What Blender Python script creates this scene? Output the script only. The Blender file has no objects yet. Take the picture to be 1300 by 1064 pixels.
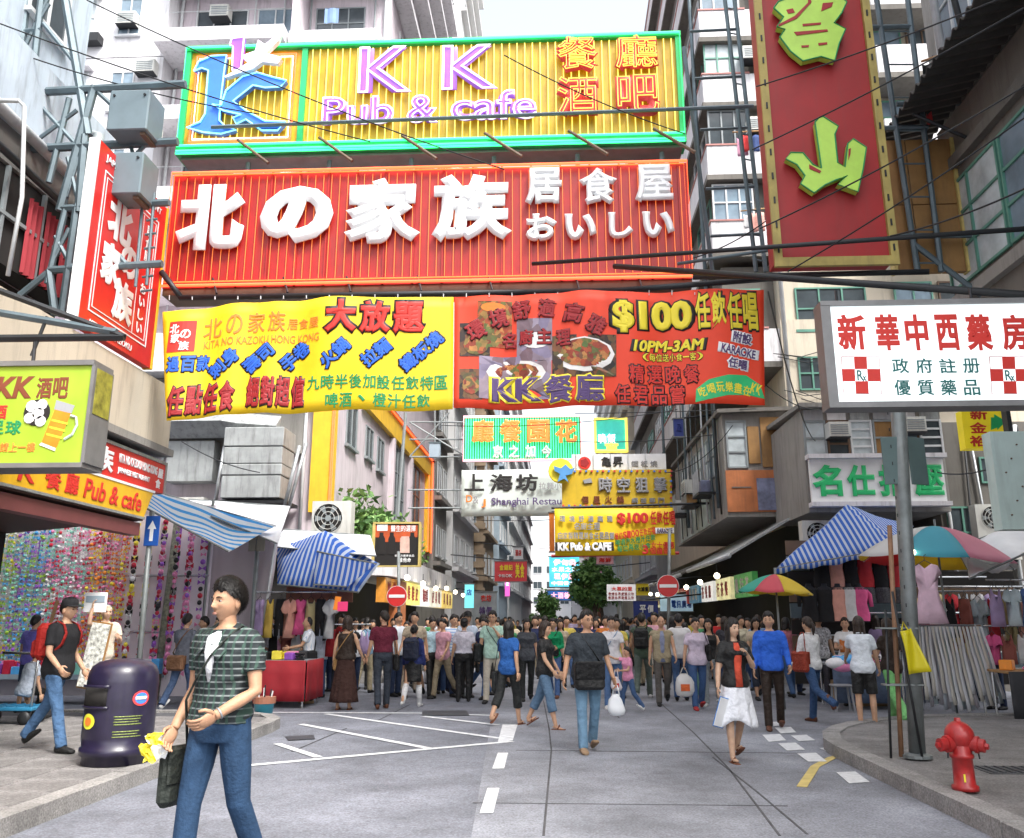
import bpy, math, random
import numpy as np
from mathutils import Vector, Matrix

S = bpy.context.scene
COL = S.collection
PI = math.pi
R = math.radians
random.seed(7)

# ------------------------------------------------------------------ camera
F, PX, PY, EYE = 1140.0, 650.0, 487.0, 1.6          # focal length and principal point in photo pixels (1300 x 1064)
PITCH = math.atan(299 / F)
YAW = math.atan(60 / F * math.cos(PITCH))
cam = bpy.data.cameras.new('camera')
camo = bpy.data.objects.new('camera', cam)
COL.objects.link(camo)
camo.location = (0, 0, EYE)
camo.rotation_euler = (PI / 2 + PITCH, 0, YAW)
cam.sensor_fit = 'HORIZONTAL'
cam.sensor_width = 36
cam.lens = 36 * F / 1300
cam.shift_y = -45 / 1300
cam.clip_start = 0.05
cam.clip_end = 3000
S.camera = camo

# ------------------------------------------------------------------ sky, sun, exposure (bright overcast)
SUN_EL, SUN_AZ = 54, 142
world = bpy.data.worlds.new('World')
S.world = world
world.use_nodes = True
wn, wl = world.node_tree.nodes, world.node_tree.links
bg = wn['Background']
sky = wn.new('ShaderNodeTexSky')
sky.sky_type = 'NISHITA'
sky.sun_disc = False
sky.sun_elevation = R(SUN_EL)
sky.sun_rotation = R(SUN_AZ)
sky.air_density = 1.0
sky.dust_density = 4.0
sky.ozone_density = 1.0
hsv = wn.new('ShaderNodeHueSaturation')
hsv.inputs['Saturation'].default_value = 0.3
wl.new(sky.outputs[0], hsv.inputs['Color'])
wl.new(hsv.outputs[0], bg.inputs[0])
bg.inputs[1].default_value = 0.15
sun = bpy.data.lights.new('sun', 'SUN')
sun.energy = 1.5
sun.angle = R(14)
sun.color = (1, 0.96, 0.9)
suno = bpy.data.objects.new('sun', sun)
COL.objects.link(suno)
suno.rotation_euler = (R(90 - SUN_EL), 0, R(180 - SUN_AZ))
suno.location = (0, 0, 40)
S.view_settings.view_transform = 'Standard'
S.view_settings.look = 'None'
S.view_settings.gamma = 1
S.view_settings.use_curve_mapping = False
S.view_settings.exposure = 1.62
try:
    S.cycles.max_bounces = 6
    S.cycles.diffuse_bounces = 3
    S.cycles.glossy_bounces = 2
    S.cycles.transparent_max_bounces = 6
    S.cycles.caustics_reflective = False
    S.cycles.caustics_refractive = False
except Exception:
    pass

# ------------------------------------------------------------------ photo pixel -> place
_cy, _sy, _cp, _sp = math.cos(YAW), math.sin(YAW), math.cos(PITCH), math.sin(PITCH)
_f = Vector((-_sy * _cp, _cy * _cp, _sp)); _r = Vector((_cy, _sy, 0)); _u = _r.cross(_f)
CAM = Vector((0, 0, EYE))
def ray(x, y): return _f + _r * ((x - PX) / F) - _u * ((y - PY) / F)
def atY(x, y, Y): d = ray(x, y); return CAM + d * (Y / d.y)
def atX(x, y, X): d = ray(x, y); return CAM + d * (X / d.x)
def atZ(x, y, Z=0.0): d = ray(x, y); return CAM + d * ((Z - EYE) / d.z)

# ------------------------------------------------------------------ materials
MATS = {}
def mat(name, col=None, rough=.6, metal=0, var=.12, vs=3.0, bump=0, bs=60, dirt=0, emit=0, ecol=None, alpha=1, trans=0, spec=None, coat=0):
    if name in MATS: return MATS[name]
    m = bpy.data.materials.new(name); MATS[name] = m
    m.use_nodes = True
    n, l = m.node_tree.nodes, m.node_tree.links
    b = n['Principled BSDF']
    b.inputs['Roughness'].default_value = rough
    b.inputs['Metallic'].default_value = metal
    if spec is not None: b.inputs['Specular IOR Level'].default_value = spec
    if coat: b.inputs['Coat Weight'].default_value = coat
    m.diffuse_color = (*col, 1)
    tc = n.new('ShaderNodeTexCoord')
    cur = None
    if var > 0:
        nz = n.new('ShaderNodeTexNoise'); nz.inputs['Scale'].default_value = vs; nz.inputs['Detail'].default_value = 4; nz.inputs['Roughness'].default_value = .6
        l.new(tc.outputs['Object'], nz.inputs['Vector'])
        cr = n.new('ShaderNodeMapRange'); cr.inputs[1].default_value = .3; cr.inputs[2].default_value = .7
        l.new(nz.outputs['Fac'], cr.inputs[0])
        mx = n.new('ShaderNodeMix'); mx.data_type = 'RGBA'
        mx.inputs[6].default_value = (*[max(0, c * (1 - var)) for c in col], 1)
        mx.inputs[7].default_value = (*[min(1, c * (1 + var * .7)) for c in col], 1)
        l.new(cr.outputs[0], mx.inputs[0]); cur = mx.outputs[2]
    if dirt > 0:
        mp = n.new('ShaderNodeMapping'); mp.inputs['Scale'].default_value = (5, 5, .55); l.new(tc.outputs['Object'], mp.inputs[0])
        nz2 = n.new('ShaderNodeTexNoise'); nz2.inputs['Scale'].default_value = 1.3; nz2.inputs['Detail'].default_value = 6; nz2.inputs['Roughness'].default_value = .7
        l.new(mp.outputs[0], nz2.inputs['Vector'])
        mr = n.new('ShaderNodeMapRange'); mr.inputs[1].default_value = .5; mr.inputs[2].default_value = .75; mr.inputs[3].default_value = 0; mr.inputs[4].default_value = dirt
        l.new(nz2.outputs['Fac'], mr.inputs[0])
        mx2 = n.new('ShaderNodeMix'); mx2.data_type = 'RGBA'
        if cur: l.new(cur, mx2.inputs[6])
        else: mx2.inputs[6].default_value = (*col, 1)
        mx2.inputs[7].default_value = (.06, .052, .045, 1)
        l.new(mr.outputs[0], mx2.inputs[0]); cur = mx2.outputs[2]
    if cur: l.new(cur, b.inputs['Base Color'])
    else: b.inputs['Base Color'].default_value = (*col, 1)
    if bump > 0:
        nb = n.new('ShaderNodeTexNoise'); nb.inputs['Scale'].default_value = bs; nb.inputs['Detail'].default_value = 3
        l.new(tc.outputs['Object'], nb.inputs['Vector'])
        bp = n.new('ShaderNodeBump'); bp.inputs['Strength'].default_value = bump; bp.inputs['Distance'].default_value = .02
        l.new(nb.outputs['Fac'], bp.inputs['Height']); l.new(bp.outputs[0], b.inputs['Normal'])
    if emit > 0:
        b.inputs['Emission Strength'].default_value = emit
        if ecol is None and cur: l.new(cur, b.inputs['Emission Color'])
        else: b.inputs['Emission Color'].default_value = (*(ecol or col), 1)
    if trans: b.inputs['Transmission Weight'].default_value = trans
    if alpha < 1: b.inputs['Alpha'].default_value = alpha
    return m

def foodmat(name, pal, scale=14):
    """printed food picture: warm irregular patches"""
    m = bpy.data.materials.new(name); MATS[name] = m; m.use_nodes = True; n, l = m.node_tree.nodes, m.node_tree.links; b = n['Principled BSDF']; b.inputs['Roughness'].default_value = .55
    m.diffuse_color = (*pal[0], 1); tc = n.new('ShaderNodeTexCoord'); vz = n.new('ShaderNodeTexVoronoi'); vz.inputs['Scale'].default_value = scale; nz = n.new('ShaderNodeTexNoise'); nz.inputs['Scale'].default_value = scale * .8; nz.inputs['Detail'].default_value = 5
    ad = n.new('ShaderNodeVectorMath'); ad.operation = 'ADD'; l.new(tc.outputs['Object'], nz.inputs['Vector']); sc = n.new('ShaderNodeVectorMath'); sc.operation = 'SCALE'; sc.inputs['Scale'].default_value = .12; l.new(nz.outputs['Color'], sc.inputs[0]); l.new(tc.outputs['Object'], ad.inputs[0]); l.new(sc.outputs[0], ad.inputs[1]); l.new(ad.outputs[0], vz.inputs['Vector'])
    sp = n.new('ShaderNodeSeparateColor'); l.new(vz.outputs['Color'], sp.inputs[0]); cr = n.new('ShaderNodeValToRGB'); cr.color_ramp.interpolation = 'LINEAR'; el = cr.color_ramp.elements
    while len(el) < len(pal): el.new(.5)
    for i, c in enumerate(pal): el[i].position = i / (len(pal) - 1); el[i].color = (*c, 1)
    l.new(sp.outputs[0], cr.inputs[0]); mx = n.new('ShaderNodeMix'); mx.data_type = 'RGBA'; mx.blend_type = 'MULTIPLY'; mx.inputs[0].default_value = .7; l.new(cr.outputs[0], mx.inputs[6]); l.new(nz.outputs['Fac'], mx.inputs[7]); l.new(mx.outputs[2], b.inputs['Base Color'])
    return m

def stripes(name, c1, c2, axis=0, freq=10, duty=.5, rough=.6, c3=None, axis2=None, freq2=10, wav=0.0, transl=0):
    """cloth woven in stripes (two axes for a plaid)"""
    if name in MATS: return MATS[name]
    m = bpy.data.materials.new(name); MATS[name] = m; m.use_nodes = True
    n, l = m.node_tree.nodes, m.node_tree.links; b = n['Principled BSDF']; b.inputs['Roughness'].default_value = rough
    m.diffuse_color = (*c1, 1)
    tc = n.new('ShaderNodeTexCoord'); sp = n.new('ShaderNodeSeparateXYZ'); l.new(tc.outputs['Object'], sp.inputs[0])
    def band(ax, fr, du):
        a = n.new('ShaderNodeMath'); a.operation = 'MULTIPLY'; a.inputs[1].default_value = fr; l.new(sp.outputs[ax], a.inputs[0])
        f = n.new('ShaderNodeMath'); f.operation = 'FRACT'; l.new(a.outputs[0], f.inputs[0])
        g = n.new('ShaderNodeMath'); g.operation = 'LESS_THAN'; g.inputs[1].default_value = du; l.new(f.outputs[0], g.inputs[0])
        return g.outputs[0]
    mx = n.new('ShaderNodeMix'); mx.data_type = 'RGBA'; mx.inputs[6].default_value = (*c1, 1); mx.inputs[7].default_value = (*c2, 1)
    l.new(band(axis, freq, duty), mx.inputs[0]); out = mx.outputs[2]
    if axis2 is not None:
        m2 = n.new('ShaderNodeMix'); m2.data_type = 'RGBA'; l.new(out, m2.inputs[6]); m2.inputs[7].default_value = (*(c3 or c2), 1)
        h = n.new('ShaderNodeMath'); h.operation = 'MULTIPLY'; h.inputs[1].default_value = .6; l.new(band(axis2, freq2, .32), h.inputs[0])
        l.new(h.outputs[0], m2.inputs[0]); out = m2.outputs[2]
    l.new(out, b.inputs['Base Color'])
    if transl:
        t = n.new('ShaderNodeBsdfTranslucent'); l.new(out, t.inputs['Color'])
        ms = n.new('ShaderNodeMixShader'); ms.inputs[0].default_value = transl
        l.new(b.outputs[0], ms.inputs[1]); l.new(t.outputs[0], ms.inputs[2]); l.new(ms.outputs[0], n['Material Output'].inputs['Surface'])
    return m

def sheetmat(name, col, transl=.4, rough=.6, var=.06):
    """thin cloth or plastic that lets light through"""
    if name in MATS: return MATS[name]
    m = mat(name, col, rough, var=var); n, l = m.node_tree.nodes, m.node_tree.links
    t = n.new('ShaderNodeBsdfTranslucent'); t.inputs['Color'].default_value = (*col, 1)
    ms = n.new('ShaderNodeMixShader'); ms.inputs[0].default_value = transl
    l.new(n['Principled BSDF'].outputs[0], ms.inputs[1]); l.new(t.outputs[0], ms.inputs[2]); l.new(ms.outputs[0], n['Material Output'].inputs['Surface'])
    return m

# ------------------------------------------------------------------ mesh building
W = {}                                              # world location of each root
class Face:
    """a vertical plane: u along it, v up, w out of it"""
    def __init__(s, o, u, n): s.o, s.u, s.n = Vector(o), Vector(u), Vector(n)
    def p(s, u, v, w=0): return s.o + s.u * u + s.n * w + Vector((0, 0, v))
def FY(Y): return Face((0, Y, 0), (1, 0, 0), (0, -1, 0))
def FXp(X): return Face((X, 0, 0), (0, 1, 0), (1, 0, 0))       # looks to +X
def FXm(X): return Face((X, 0, 0), (0, 1, 0), (-1, 0, 0))      # looks to -X
def FB(Y): return Face((0, Y, 0), (1, 0, 0), (0, 1, 0))

class MB:
    def __init__(s): s.v, s.f = [], []
    def add(s, vs, fs):
        n = len(s.v); s.v += [tuple(v) for v in vs]; s.f += [tuple(i + n for i in f) for f in fs]; return s
    def box(s, x0, x1, y0, y1, z0, z1):
        v = [(x, y, z) for x in (x0, x1) for y in (y0, y1) for z in (z0, z1)]
        return s.add(v, [(0, 1, 3, 2), (4, 6, 7, 5), (0, 4, 5, 1), (2, 3, 7, 6), (0, 2, 6, 4), (1, 5, 7, 3)])
    def fbox(s, F_, u0, u1, v0, v1, w0, w1):
        v = [F_.p(u, y, w) for u in (u0, u1) for w in (w0, w1) for y in (v0, v1)]
        return s.add(v, [(0, 1, 3, 2), (4, 6, 7, 5), (0, 4, 5, 1), (2, 3, 7, 6), (0, 2, 6, 4), (1, 5, 7, 3)])
    def rbox(s, c, d, b=.01, M=None):
        """chamfered box: centre, full dims, chamfer, optional 3x3 rotation"""
        h = [x / 2 for x in d]; b = min(b, min(h) * .9); vs = []; idx = {}
        for sx in (-1, 1):
            for sy in (-1, 1):
                for sz in (-1, 1):
                    for k in range(3):
                        q = [sx * (h[0] - b), sy * (h[1] - b), sz * (h[2] - b)]
                        q[k] = (sx, sy, sz)[k] * h[k]
                        idx[(sx, sy, sz, k)] = len(vs); q = Vector(q)
                        if M is not None: q = M @ q
                        vs.append(q + Vector(c))
        fs = []
        for k in range(3):
            i, j = [(1, 2), (2, 0), (0, 1)][k]
            for sg in (-1, 1):
                def key(a, b2): 
                    t = [0, 0, 0]; t[k] = sg; t[i] = a; t[j] = b2; return (*t, k)
                fs.append([idx[key(*ab)] for ab in ((-1, -1), (1, -1), (1, 1), (-1, 1))])
        for k in range(3):
            i, j = [(1, 2), (2, 0), (0, 1)][k]
            for a in (-1, 1):
                for c2 in (-1, 1):
                    def kk(sg, ax):
                        t = [0, 0, 0]; t[k] = sg; t[i] = a; t[j] = c2; return (*t, ax)
                    fs.append([idx[kk(-1, i)], idx[kk(1, i)], idx[kk(1, j)], idx[kk(-1, j)]])
        for sx in (-1, 1):
            for sy in (-1, 1):
                for sz in (-1, 1): fs.append([idx[(sx, sy, sz, k)] for k in range(3)])
        return s.add(vs, fs)
    def tube(s, p, q, r, n=8, r2=None, caps=True):
        return s.path([p, q], [r, r if r2 is None else r2], n, caps)
    def path(s, pts, r, n=6, caps=True, flat=1.0):
        pts = [Vector(p) for p in pts]; m = len(pts)
        rr = r if isinstance(r, (list, tuple)) else [r] * m
        base = len(s.v); ref = None
        for i, p in enumerate(pts):
            d = (pts[min(i + 1, m - 1)] - pts[max(i - 1, 0)])
            if d.length < 1e-9: d = Vector((0, 0, 1))
            d.normalize()
            if ref is None: ref = Vector((0, 0, 1)) if abs(d.z) < .9 else Vector((1, 0, 0))
            a = d.cross(ref)
            if a.length < 1e-6: a = d.cross(Vector((0, 1, 0)))
            a.normalize(); b = a.cross(d); ref = b
            for k in range(n):
                t = 2 * PI * k / n; s.v.append(tuple(p + a * (math.cos(t) * rr[i]) + b * (math.sin(t) * rr[i] * flat)))
        for i in range(m - 1):
            for k in range(n):
                k2 = (k + 1) % n; s.f.append((base + i * n + k, base + i * n + k2, base + (i + 1) * n + k2, base + (i + 1) * n + k))
        if caps:
            s.f.append(tuple(base + k for k in reversed(range(n)))); s.f.append(tuple(base + (m - 1) * n + k for k in range(n)))
        return s
    def lathe(s, c, prof, n=24, M=None):
        base = len(s.v); c = Vector(c)
        for r, z in prof:
            for k in range(n):
                t = 2 * PI * k / n; q = Vector((r * math.cos(t), r * math.sin(t), z))
                if M is not None: q = M @ q
                s.v.append(tuple(q + c))
        for i in range(len(prof) - 1):
            for k in range(n):
                k2 = (k + 1) % n; s.f.append((base + i * n + k, base + i * n + k2, base + (i + 1) * n + k2, base + (i + 1) * n + k))
        s.f.append(tuple(base + k for k in reversed(range(n)))); s.f.append(tuple(base + (len(prof) - 1) * n + k for k in range(n)))
        return s
    def prism(s, poly, F_, w0, w1):
        """polygon (u, v) on a face, from depth w0 to w1"""
        n = len(poly); vs = [F_.p(u, v, w1) for u, v in poly] + [F_.p(u, v, w0) for u, v in poly]
        fs = [tuple(range(n)), tuple(reversed(range(n, 2 * n)))] + [(i, i + n, (i + 1) % n + n, (i + 1) % n) for i in range(n)]
        return s.add(vs, fs)
    def slab(s, poly, z0, z1):
        n = len(poly); vs = [(x, y, z1) for x, y in poly] + [(x, y, z0) for x, y in poly]
        return s.add(vs, [tuple(range(n)), tuple(reversed(range(n, 2 * n)))] + [(i, i + n, (i + 1) % n + n, (i + 1) % n) for i in range(n)])
    def grid(s, fn, nu, nv, closed_u=False):
        base = len(s.v)
        for i in range(nu + 1):
            for j in range(nv + 1): s.v.append(tuple(fn(i / nu, j / nv)))
        for i in range(nu):
            for j in range(nv):
                a = base + i * (nv + 1) + j; s.f.append((a, a + nv + 1, a + nv + 2, a + 1))
        return s
    def sheet(s, fn, nu, nv, th=.004):
        """a thin cloth: two skins and edges"""
        P = [[Vector(fn(i / nu, j / nv)) for j in range(nv + 1)] for i in range(nu + 1)]
        base = len(s.v); k = nv + 1; tot = (nu + 1) * k; top = []; bot = []
        for i in range(nu + 1):
            for j in range(nv + 1):
                a = P[min(i + 1, nu)][j] - P[max(i - 1, 0)][j]; b = P[i][min(j + 1, nv)] - P[i][max(j - 1, 0)]
                nn = a.cross(b); nn = nn.normalized() if nn.length > 1e-9 else Vector((0, 0, 1))
                top.append(tuple(P[i][j])); bot.append(tuple(P[i][j] - nn * th))
        s.v += top + bot
        for i in range(nu):
            for j in range(nv):
                a = base + i * k + j; s.f.append((a, a + k, a + k + 1, a + 1)); a += tot; s.f.append((a, a + 1, a + k + 1, a + k))
        edge = [i * k for i in range(nu + 1)] + [nu * k + j for j in range(1, nv + 1)] + [i * k + nv for i in range(nu - 1, -1, -1)] + [j for j in range(nv - 1, 0, -1)]
        for a, b in zip(edge, edge[1:] + edge[:1]): s.f.append((base + b, base + a, base + a + tot, base + b + tot))
        return s
    def sph(s, c, r, nu=10, nv=6, M=None):
        r = r if isinstance(r, (tuple, list)) else (r, r, r); base = len(s.v); c = Vector(c)
        for j in range(1, nv):
            t = PI * j / nv
            for i in range(nu):
                a = 2 * PI * i / nu; q = Vector((r[0] * math.sin(t) * math.cos(a), r[1] * math.sin(t) * math.sin(a), r[2] * math.cos(t)))
                if M is not None: q = M @ q
                s.v.append(tuple(c + q))
        top, bot = Vector((0, 0, r[2])), Vector((0, 0, -r[2]))
        if M is not None: top, bot = M @ top, M @ bot
        s.v += [tuple(c + top), tuple(c + bot)]; T = len(s.v) - 2
        for j in range(nv - 2):
            for i in range(nu):
                i2 = (i + 1) % nu; s.f.append((base + j * nu + i, base + (j + 1) * nu + i, base + (j + 1) * nu + i2, base + j * nu + i2))
        for i in range(nu):
            i2 = (i + 1) % nu; s.f.append((T, base + i, base + i2)); s.f.append((T + 1, base + (nv - 2) * nu + i2, base + (nv - 2) * nu + i))
        return s
    def build(s, name, m, parent=None, smooth=False, local=False, **tags):
        if isinstance(m, str): m = MATS[m]
        vs = np.array(s.v, float).reshape(-1, 3)
        if parent is not None:
            o0 = np.array([0, 0, 0.]) if local else np.array(W[parent])
            loc = (0, 0, 0)
        else:
            o0 = np.array([(vs[:, 0].min() + vs[:, 0].max()) / 2, (vs[:, 1].min() + vs[:, 1].max()) / 2, vs[:, 2].min()]); loc = tuple(o0)
            if local: o0 = np.zeros(3); loc = (0, 0, 0)
        me = bpy.data.meshes.new(name); me.from_pydata((vs - o0).tolist(), [], s.f)
        if smooth: me.polygons.foreach_set('use_smooth', [True] * len(me.polygons))
        if isinstance(m, (list, tuple)):
            for q in m: me.materials.append(q)
        else: me.materials.append(m)
        o = bpy.data.objects.new(name, me); COL.objects.link(o); o.location = loc
        if parent is not None: o.parent = parent
        W[o] = tuple(o0) if parent is not None else loc
        for k, v in tags.items(): o[k] = v
        return o

def thing(name, label, cat, loc, rz=0, group=None):
    o = bpy.data.objects.new(name, None); COL.objects.link(o); o.location = loc; o.rotation_euler = (0, 0, rz); o.empty_display_size = .1
    o['label'] = label; o['category'] = cat
    if group: o['group'] = group
    W[o] = tuple(loc); return o
def tag(o, label, cat, group=None):
    o['label'] = label; o['category'] = cat
    if group: o['group'] = group
    return o
def struct(o): o['kind'] = 'structure'; return o
def copy_tree(o, parent=None):
    c = o.copy(); COL.objects.link(c)
    if parent is not None: c.parent = parent
    for ch in list(o.children): copy_tree(ch, c)
    return c

# ------------------------------------------------------------------ lettering
GL = {}
def glyph(text, bold=.0, shear=0, outline=0.0):
    """letter shapes, their outline box scaled to 1 x 1 x 1; outline > 0 gives bent tubes along the outlines"""
    k = (text, round(bold, 3), shear, outline)
    if k in GL: return GL[k]
    c = bpy.data.curves.new('lettering', 'FONT'); c.body = text; c.size = 1; c.align_x = 'CENTER'; c.resolution_u = 3; c.shear = shear
    if outline > 0: c.fill_mode = 'NONE'; c.bevel_depth = outline; c.bevel_resolution = 0
    else: c.extrude = .03; c.bevel_depth = bold; c.bevel_resolution = 0
    o = bpy.data.objects.new('lettering', c)
    me = bpy.data.meshes.new_from_object(o)
    bpy.data.objects.remove(o); bpy.data.curves.remove(c)
    n = len(me.vertices); co = np.empty(n * 3); me.vertices.foreach_get('co', co); co = co.reshape(-1, 3)
    lo, hi = co.min(0), co.max(0); d = np.maximum(hi - lo, 1e-6)
    co = (co - (lo + hi) / 2) / d; co[:, 2] -= .5
    me.vertices.foreach_set('co', co.ravel()); me.update(); me.name = 'lettering'
    me.materials.clear(); me.materials.append(None)
    GL[k] = (me, d[0] / d[1]); return GL[k]
def put(parent, text, c, w, h, depth, m, rz=0, roll=0, bold=.0, shear=0, name='lettering', outline=0.0, warp=None):
    """letters centred at c, their face on the plane through c; rz 0 looks to -Y, PI/2 to +X, -PI/2 to -X"""
    if isinstance(m, str): m = MATS[m]
    me, asp = glyph(text, bold, shear, outline)
    Mx = Matrix.Rotation(rz, 3, 'Z') @ Matrix.Rotation(PI / 2, 3, 'X') @ Matrix.Rotation(roll, 3, 'Z') @ Matrix.Diagonal((w, h, depth))
    if warp:
        me = me.copy(); o0 = Vector(W[parent]); C = Vector(c)
        for v in me.vertices: v.co = warp(Mx @ (v.co + Vector((0, 0, .5))) + C) - o0
        o = bpy.data.objects.new(name, me); COL.objects.link(o); o.parent = parent
    else:
        o = bpy.data.objects.new(name, me); COL.objects.link(o); o.parent = parent
        o.matrix_local = Matrix.Translation(Vector(c) + Matrix.Rotation(rz, 3, 'Z') @ Vector((0, -depth, 0)) - Vector(W[parent])) @ Mx.to_4x4()
    o.material_slots[0].link = 'OBJECT'; o.material_slots[0].material = m
    return o
def pxbox(x0, y0, x1, y1, Y):
    """photo box on the plane Y -> centre, width, height"""
    ym, xm = (y0 + y1) / 2, (x0 + x1) / 2
    a, b = atY(x0, ym, Y), atY(x1, ym, Y); t, bo = atY(xm, y0, Y), atY(xm, y1, Y)
    return (a + b) / 2, (b - a).x, (t - bo).z
def ptext(parent, text, x0, y0, x1, y1, Y, m, bold=.02, depth=.03, off=.0, split=None, gap=.08, edge=None, ebold=.05, roll=0, shear=0, warp=None, name=None, outline=0.0, slope=0):
    """lettering placed by its box in the photo on the vertical plane Y; CJK is split into single characters"""
    cjk = any(ord(ch) > 0x2e80 for ch in text)
    if split is None: split = cjk and len(text) > 1
    boxes = [(text, x0, y0, x1, y1)]
    if split:
        n = len(text); w = (x1 - x0) / n; boxes = []
        for i, ch in enumerate(text):
            if ch == ' ': continue
            dy = slope * (i + .5 - n / 2) * w
            boxes.append((ch, x0 + w * (i + gap / 2), y0 + dy, x0 + w * (i + 1 - gap / 2), y1 + dy))
    for t, a, b, c_, d in boxes:
        c, w, h = pxbox(a, b, c_, d, Y)
        if t == '一': h *= .18
        nm = name or ('character' if cjk else 'lettering')
        if edge is not None:
            e = 1 + 2.2 * ebold / (1 + 2 * bold)
            put(parent, t, c + Vector((0, -off, 0)), w * e, h * e, depth * .5, edge, roll=roll, bold=bold + ebold, shear=shear, name=nm + '_outline', warp=warp)
            put(parent, t, c + Vector((0, -off - depth * .5, 0)), w, h, depth * .5 + .004, m, roll=roll, bold=bold, shear=shear, name=nm, warp=warp)
        else:
            put(parent, t, c + Vector((0, -off, 0)), w, h, depth, m, roll=roll, bold=bold, shear=shear, name=nm, outline=outline, warp=warp)

# ================================================================== ground
mat('asphalt', (.18, .19, .222), .75, var=.28, vs=1.1, bump=.4, bs=90, dirt=.3)
mat('concrete_road', (.225, .235, .265), .7, var=.2, vs=.7, bump=.3, bs=70, dirt=.25)
mat('paving', (.2, .19, .185), .75, var=.25, vs=2.5, bump=.3, bs=50, dirt=.3)
mat('kerb', (.26, .25, .24), .75, var=.25, vs=3, bump=.3)
mat('road_paint', (.7, .71, .72), .6, var=.22, vs=9, bump=.3, dirt=.35)
mat('yellow_paint', (.6, .47, .16), .6, var=.2, vs=6)
mat('joint', (.07, .07, .075), .9, var=.4, vs=5)
mat('iron', (.07, .075, .085), .5, metal=.4, var=.2, vs=8, bump=.4, bs=40)

def gravelly(m, k=.35):
    """coarse aggregate: fine light and dark specks and wide worn patches on a road material"""
    n, l = MATS[m].node_tree.nodes, MATS[m].node_tree.links; b = n['Principled BSDF']; src = b.inputs['Base Color'].links[0].from_socket; tc = n.new('ShaderNodeTexCoord'); nz = n.new('ShaderNodeTexNoise'); nz.inputs['Scale'].default_value = 55; nz.inputs['Detail'].default_value = 2; l.new(tc.outputs['Object'], nz.inputs['Vector'])
    n2 = n.new('ShaderNodeTexNoise'); n2.inputs['Scale'].default_value = .35; n2.inputs['Detail'].default_value = 6; n2.inputs['Roughness'].default_value = .75; l.new(tc.outputs['Object'], n2.inputs['Vector'])
    r1 = n.new('ShaderNodeMapRange'); r1.inputs[1].default_value = .3; r1.inputs[2].default_value = .7; r1.inputs[3].default_value = 1 - k; r1.inputs[4].default_value = 1 + k; l.new(nz.outputs['Fac'], r1.inputs[0]); r2 = n.new('ShaderNodeMapRange'); r2.inputs[1].default_value = .35; r2.inputs[2].default_value = .65; r2.inputs[3].default_value = .72; r2.inputs[4].default_value = 1.2; l.new(n2.outputs['Fac'], r2.inputs[0])
    mm = n.new('ShaderNodeMath'); mm.operation = 'MULTIPLY'; l.new(r1.outputs[0], mm.inputs[0]); l.new(r2.outputs[0], mm.inputs[1]); vm = n.new('ShaderNodeVectorMath'); vm.operation = 'SCALE'; l.new(src, vm.inputs[0]); l.new(mm.outputs[0], vm.inputs['Scale']); l.new(vm.outputs[0], b.inputs['Base Color'])
for m_ in ('asphalt', 'concrete_road', 'paving', 'kerb'): gravelly(m_)
struct(MB().slab([(-400, -60), (400, -60), (400, 600), (-400, 600)], -.3, 0).build('road', 'asphalt'))
# concrete carriageway panels to the right of the box marking
struct(MB().slab([(-.5, 4), (3.2, 4), (3.6, 13.2), (6.2, 17), (6.2, 24), (-1.6, 24), (-1.1, 15)], -.1, .004).build('concrete_carriageway', 'concrete_road'))
def strip(pts, w, z, m, name):
    """a line on the ground through photo pixels"""
    P = [atZ(*p) if len(p) == 2 else Vector(p) for p in pts]; mb = MB()
    for a, b in zip(P, P[1:]):
        d = (b - a).normalized(); n = Vector((-d.y, d.x, 0)) * w / 2
        mb.slab([(q.x, q.y) for q in (a - n, b - n, b + n, a + n)], z - .003, z)
    return struct(mb.build(name, m))
def patch(pts, z, m, name):
    return struct(MB().slab([(atZ(*p).x, atZ(*p).y) for p in pts][::-1], z - .003, z).build(name, m))
for pts in ([(330, 905), (536, 906)], [(594, 908), (632, 909)], [(414, 907), (634, 938)], [(537, 910), (632, 921)], [(382, 920), (545, 951)],
            [(300, 974), (650, 942)], [(352, 945), (404, 962)]):
    strip(pts, .11, .010, 'road_paint', 'road_marking')
patch([(638, 921), (657, 921), (651, 941), (632, 943)], .013, 'road_paint', 'road_marking')
patch([(632, 957), (645, 957), (640, 977), (625, 977)], .013, 'road_paint', 'road_marking')
patch([(619, 1002), (634, 1002), (626, 1034), (609, 1034)], .013, 'road_paint', 'road_marking')
for q in ([(968, 934), (990, 933), (998, 941), (976, 943)], [(988, 945), (1010, 944), (1022, 953), (999, 954)], [(1012, 958), (1036, 957), (1050, 968), (1026, 968)],
          [(1004, 935), (1024, 934), (1035, 941), (1014, 942)], [(1040, 951), (1054, 950), (1063, 954), (1050, 955)], [(984, 925), (1004, 924), (1011, 931), (991, 932)],
          [(976, 918), (988, 917), (992, 922), (980, 923)], [(1062, 982), (1086, 981), (1104, 994), (1078, 996)]):
    patch(q, .013, 'road_paint', 'road_marking')
strip([(1018, 1000), (1035, 974), (1056, 963), (1085, 955)], .1, .010, 'yellow_paint', 'yellow_line')
for pts in ([(655, 953), (1035, 957)], [(835, 890), (880, 930), (925, 976), (990, 1062)], [(690, 890), (697, 925), (700, 953), (690, 1062)], [(905, 962), (960, 1005), (1025, 1060)],
            [(480, 915), (520, 895)], [(370, 955), (440, 925)], [(780, 905), (786, 912)], [(600, 1020), (1000, 1024)]):
    strip(pts, .02, .007, 'joint', 'road_joint')
patch([(536, 903), (592, 903), (596, 909), (536, 909)], .013, 'iron', 'manhole_cover')
patch([(362, 936), (398, 934), (400, 939), (366, 941)], .013, 'iron', 'manhole_cover')
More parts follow.
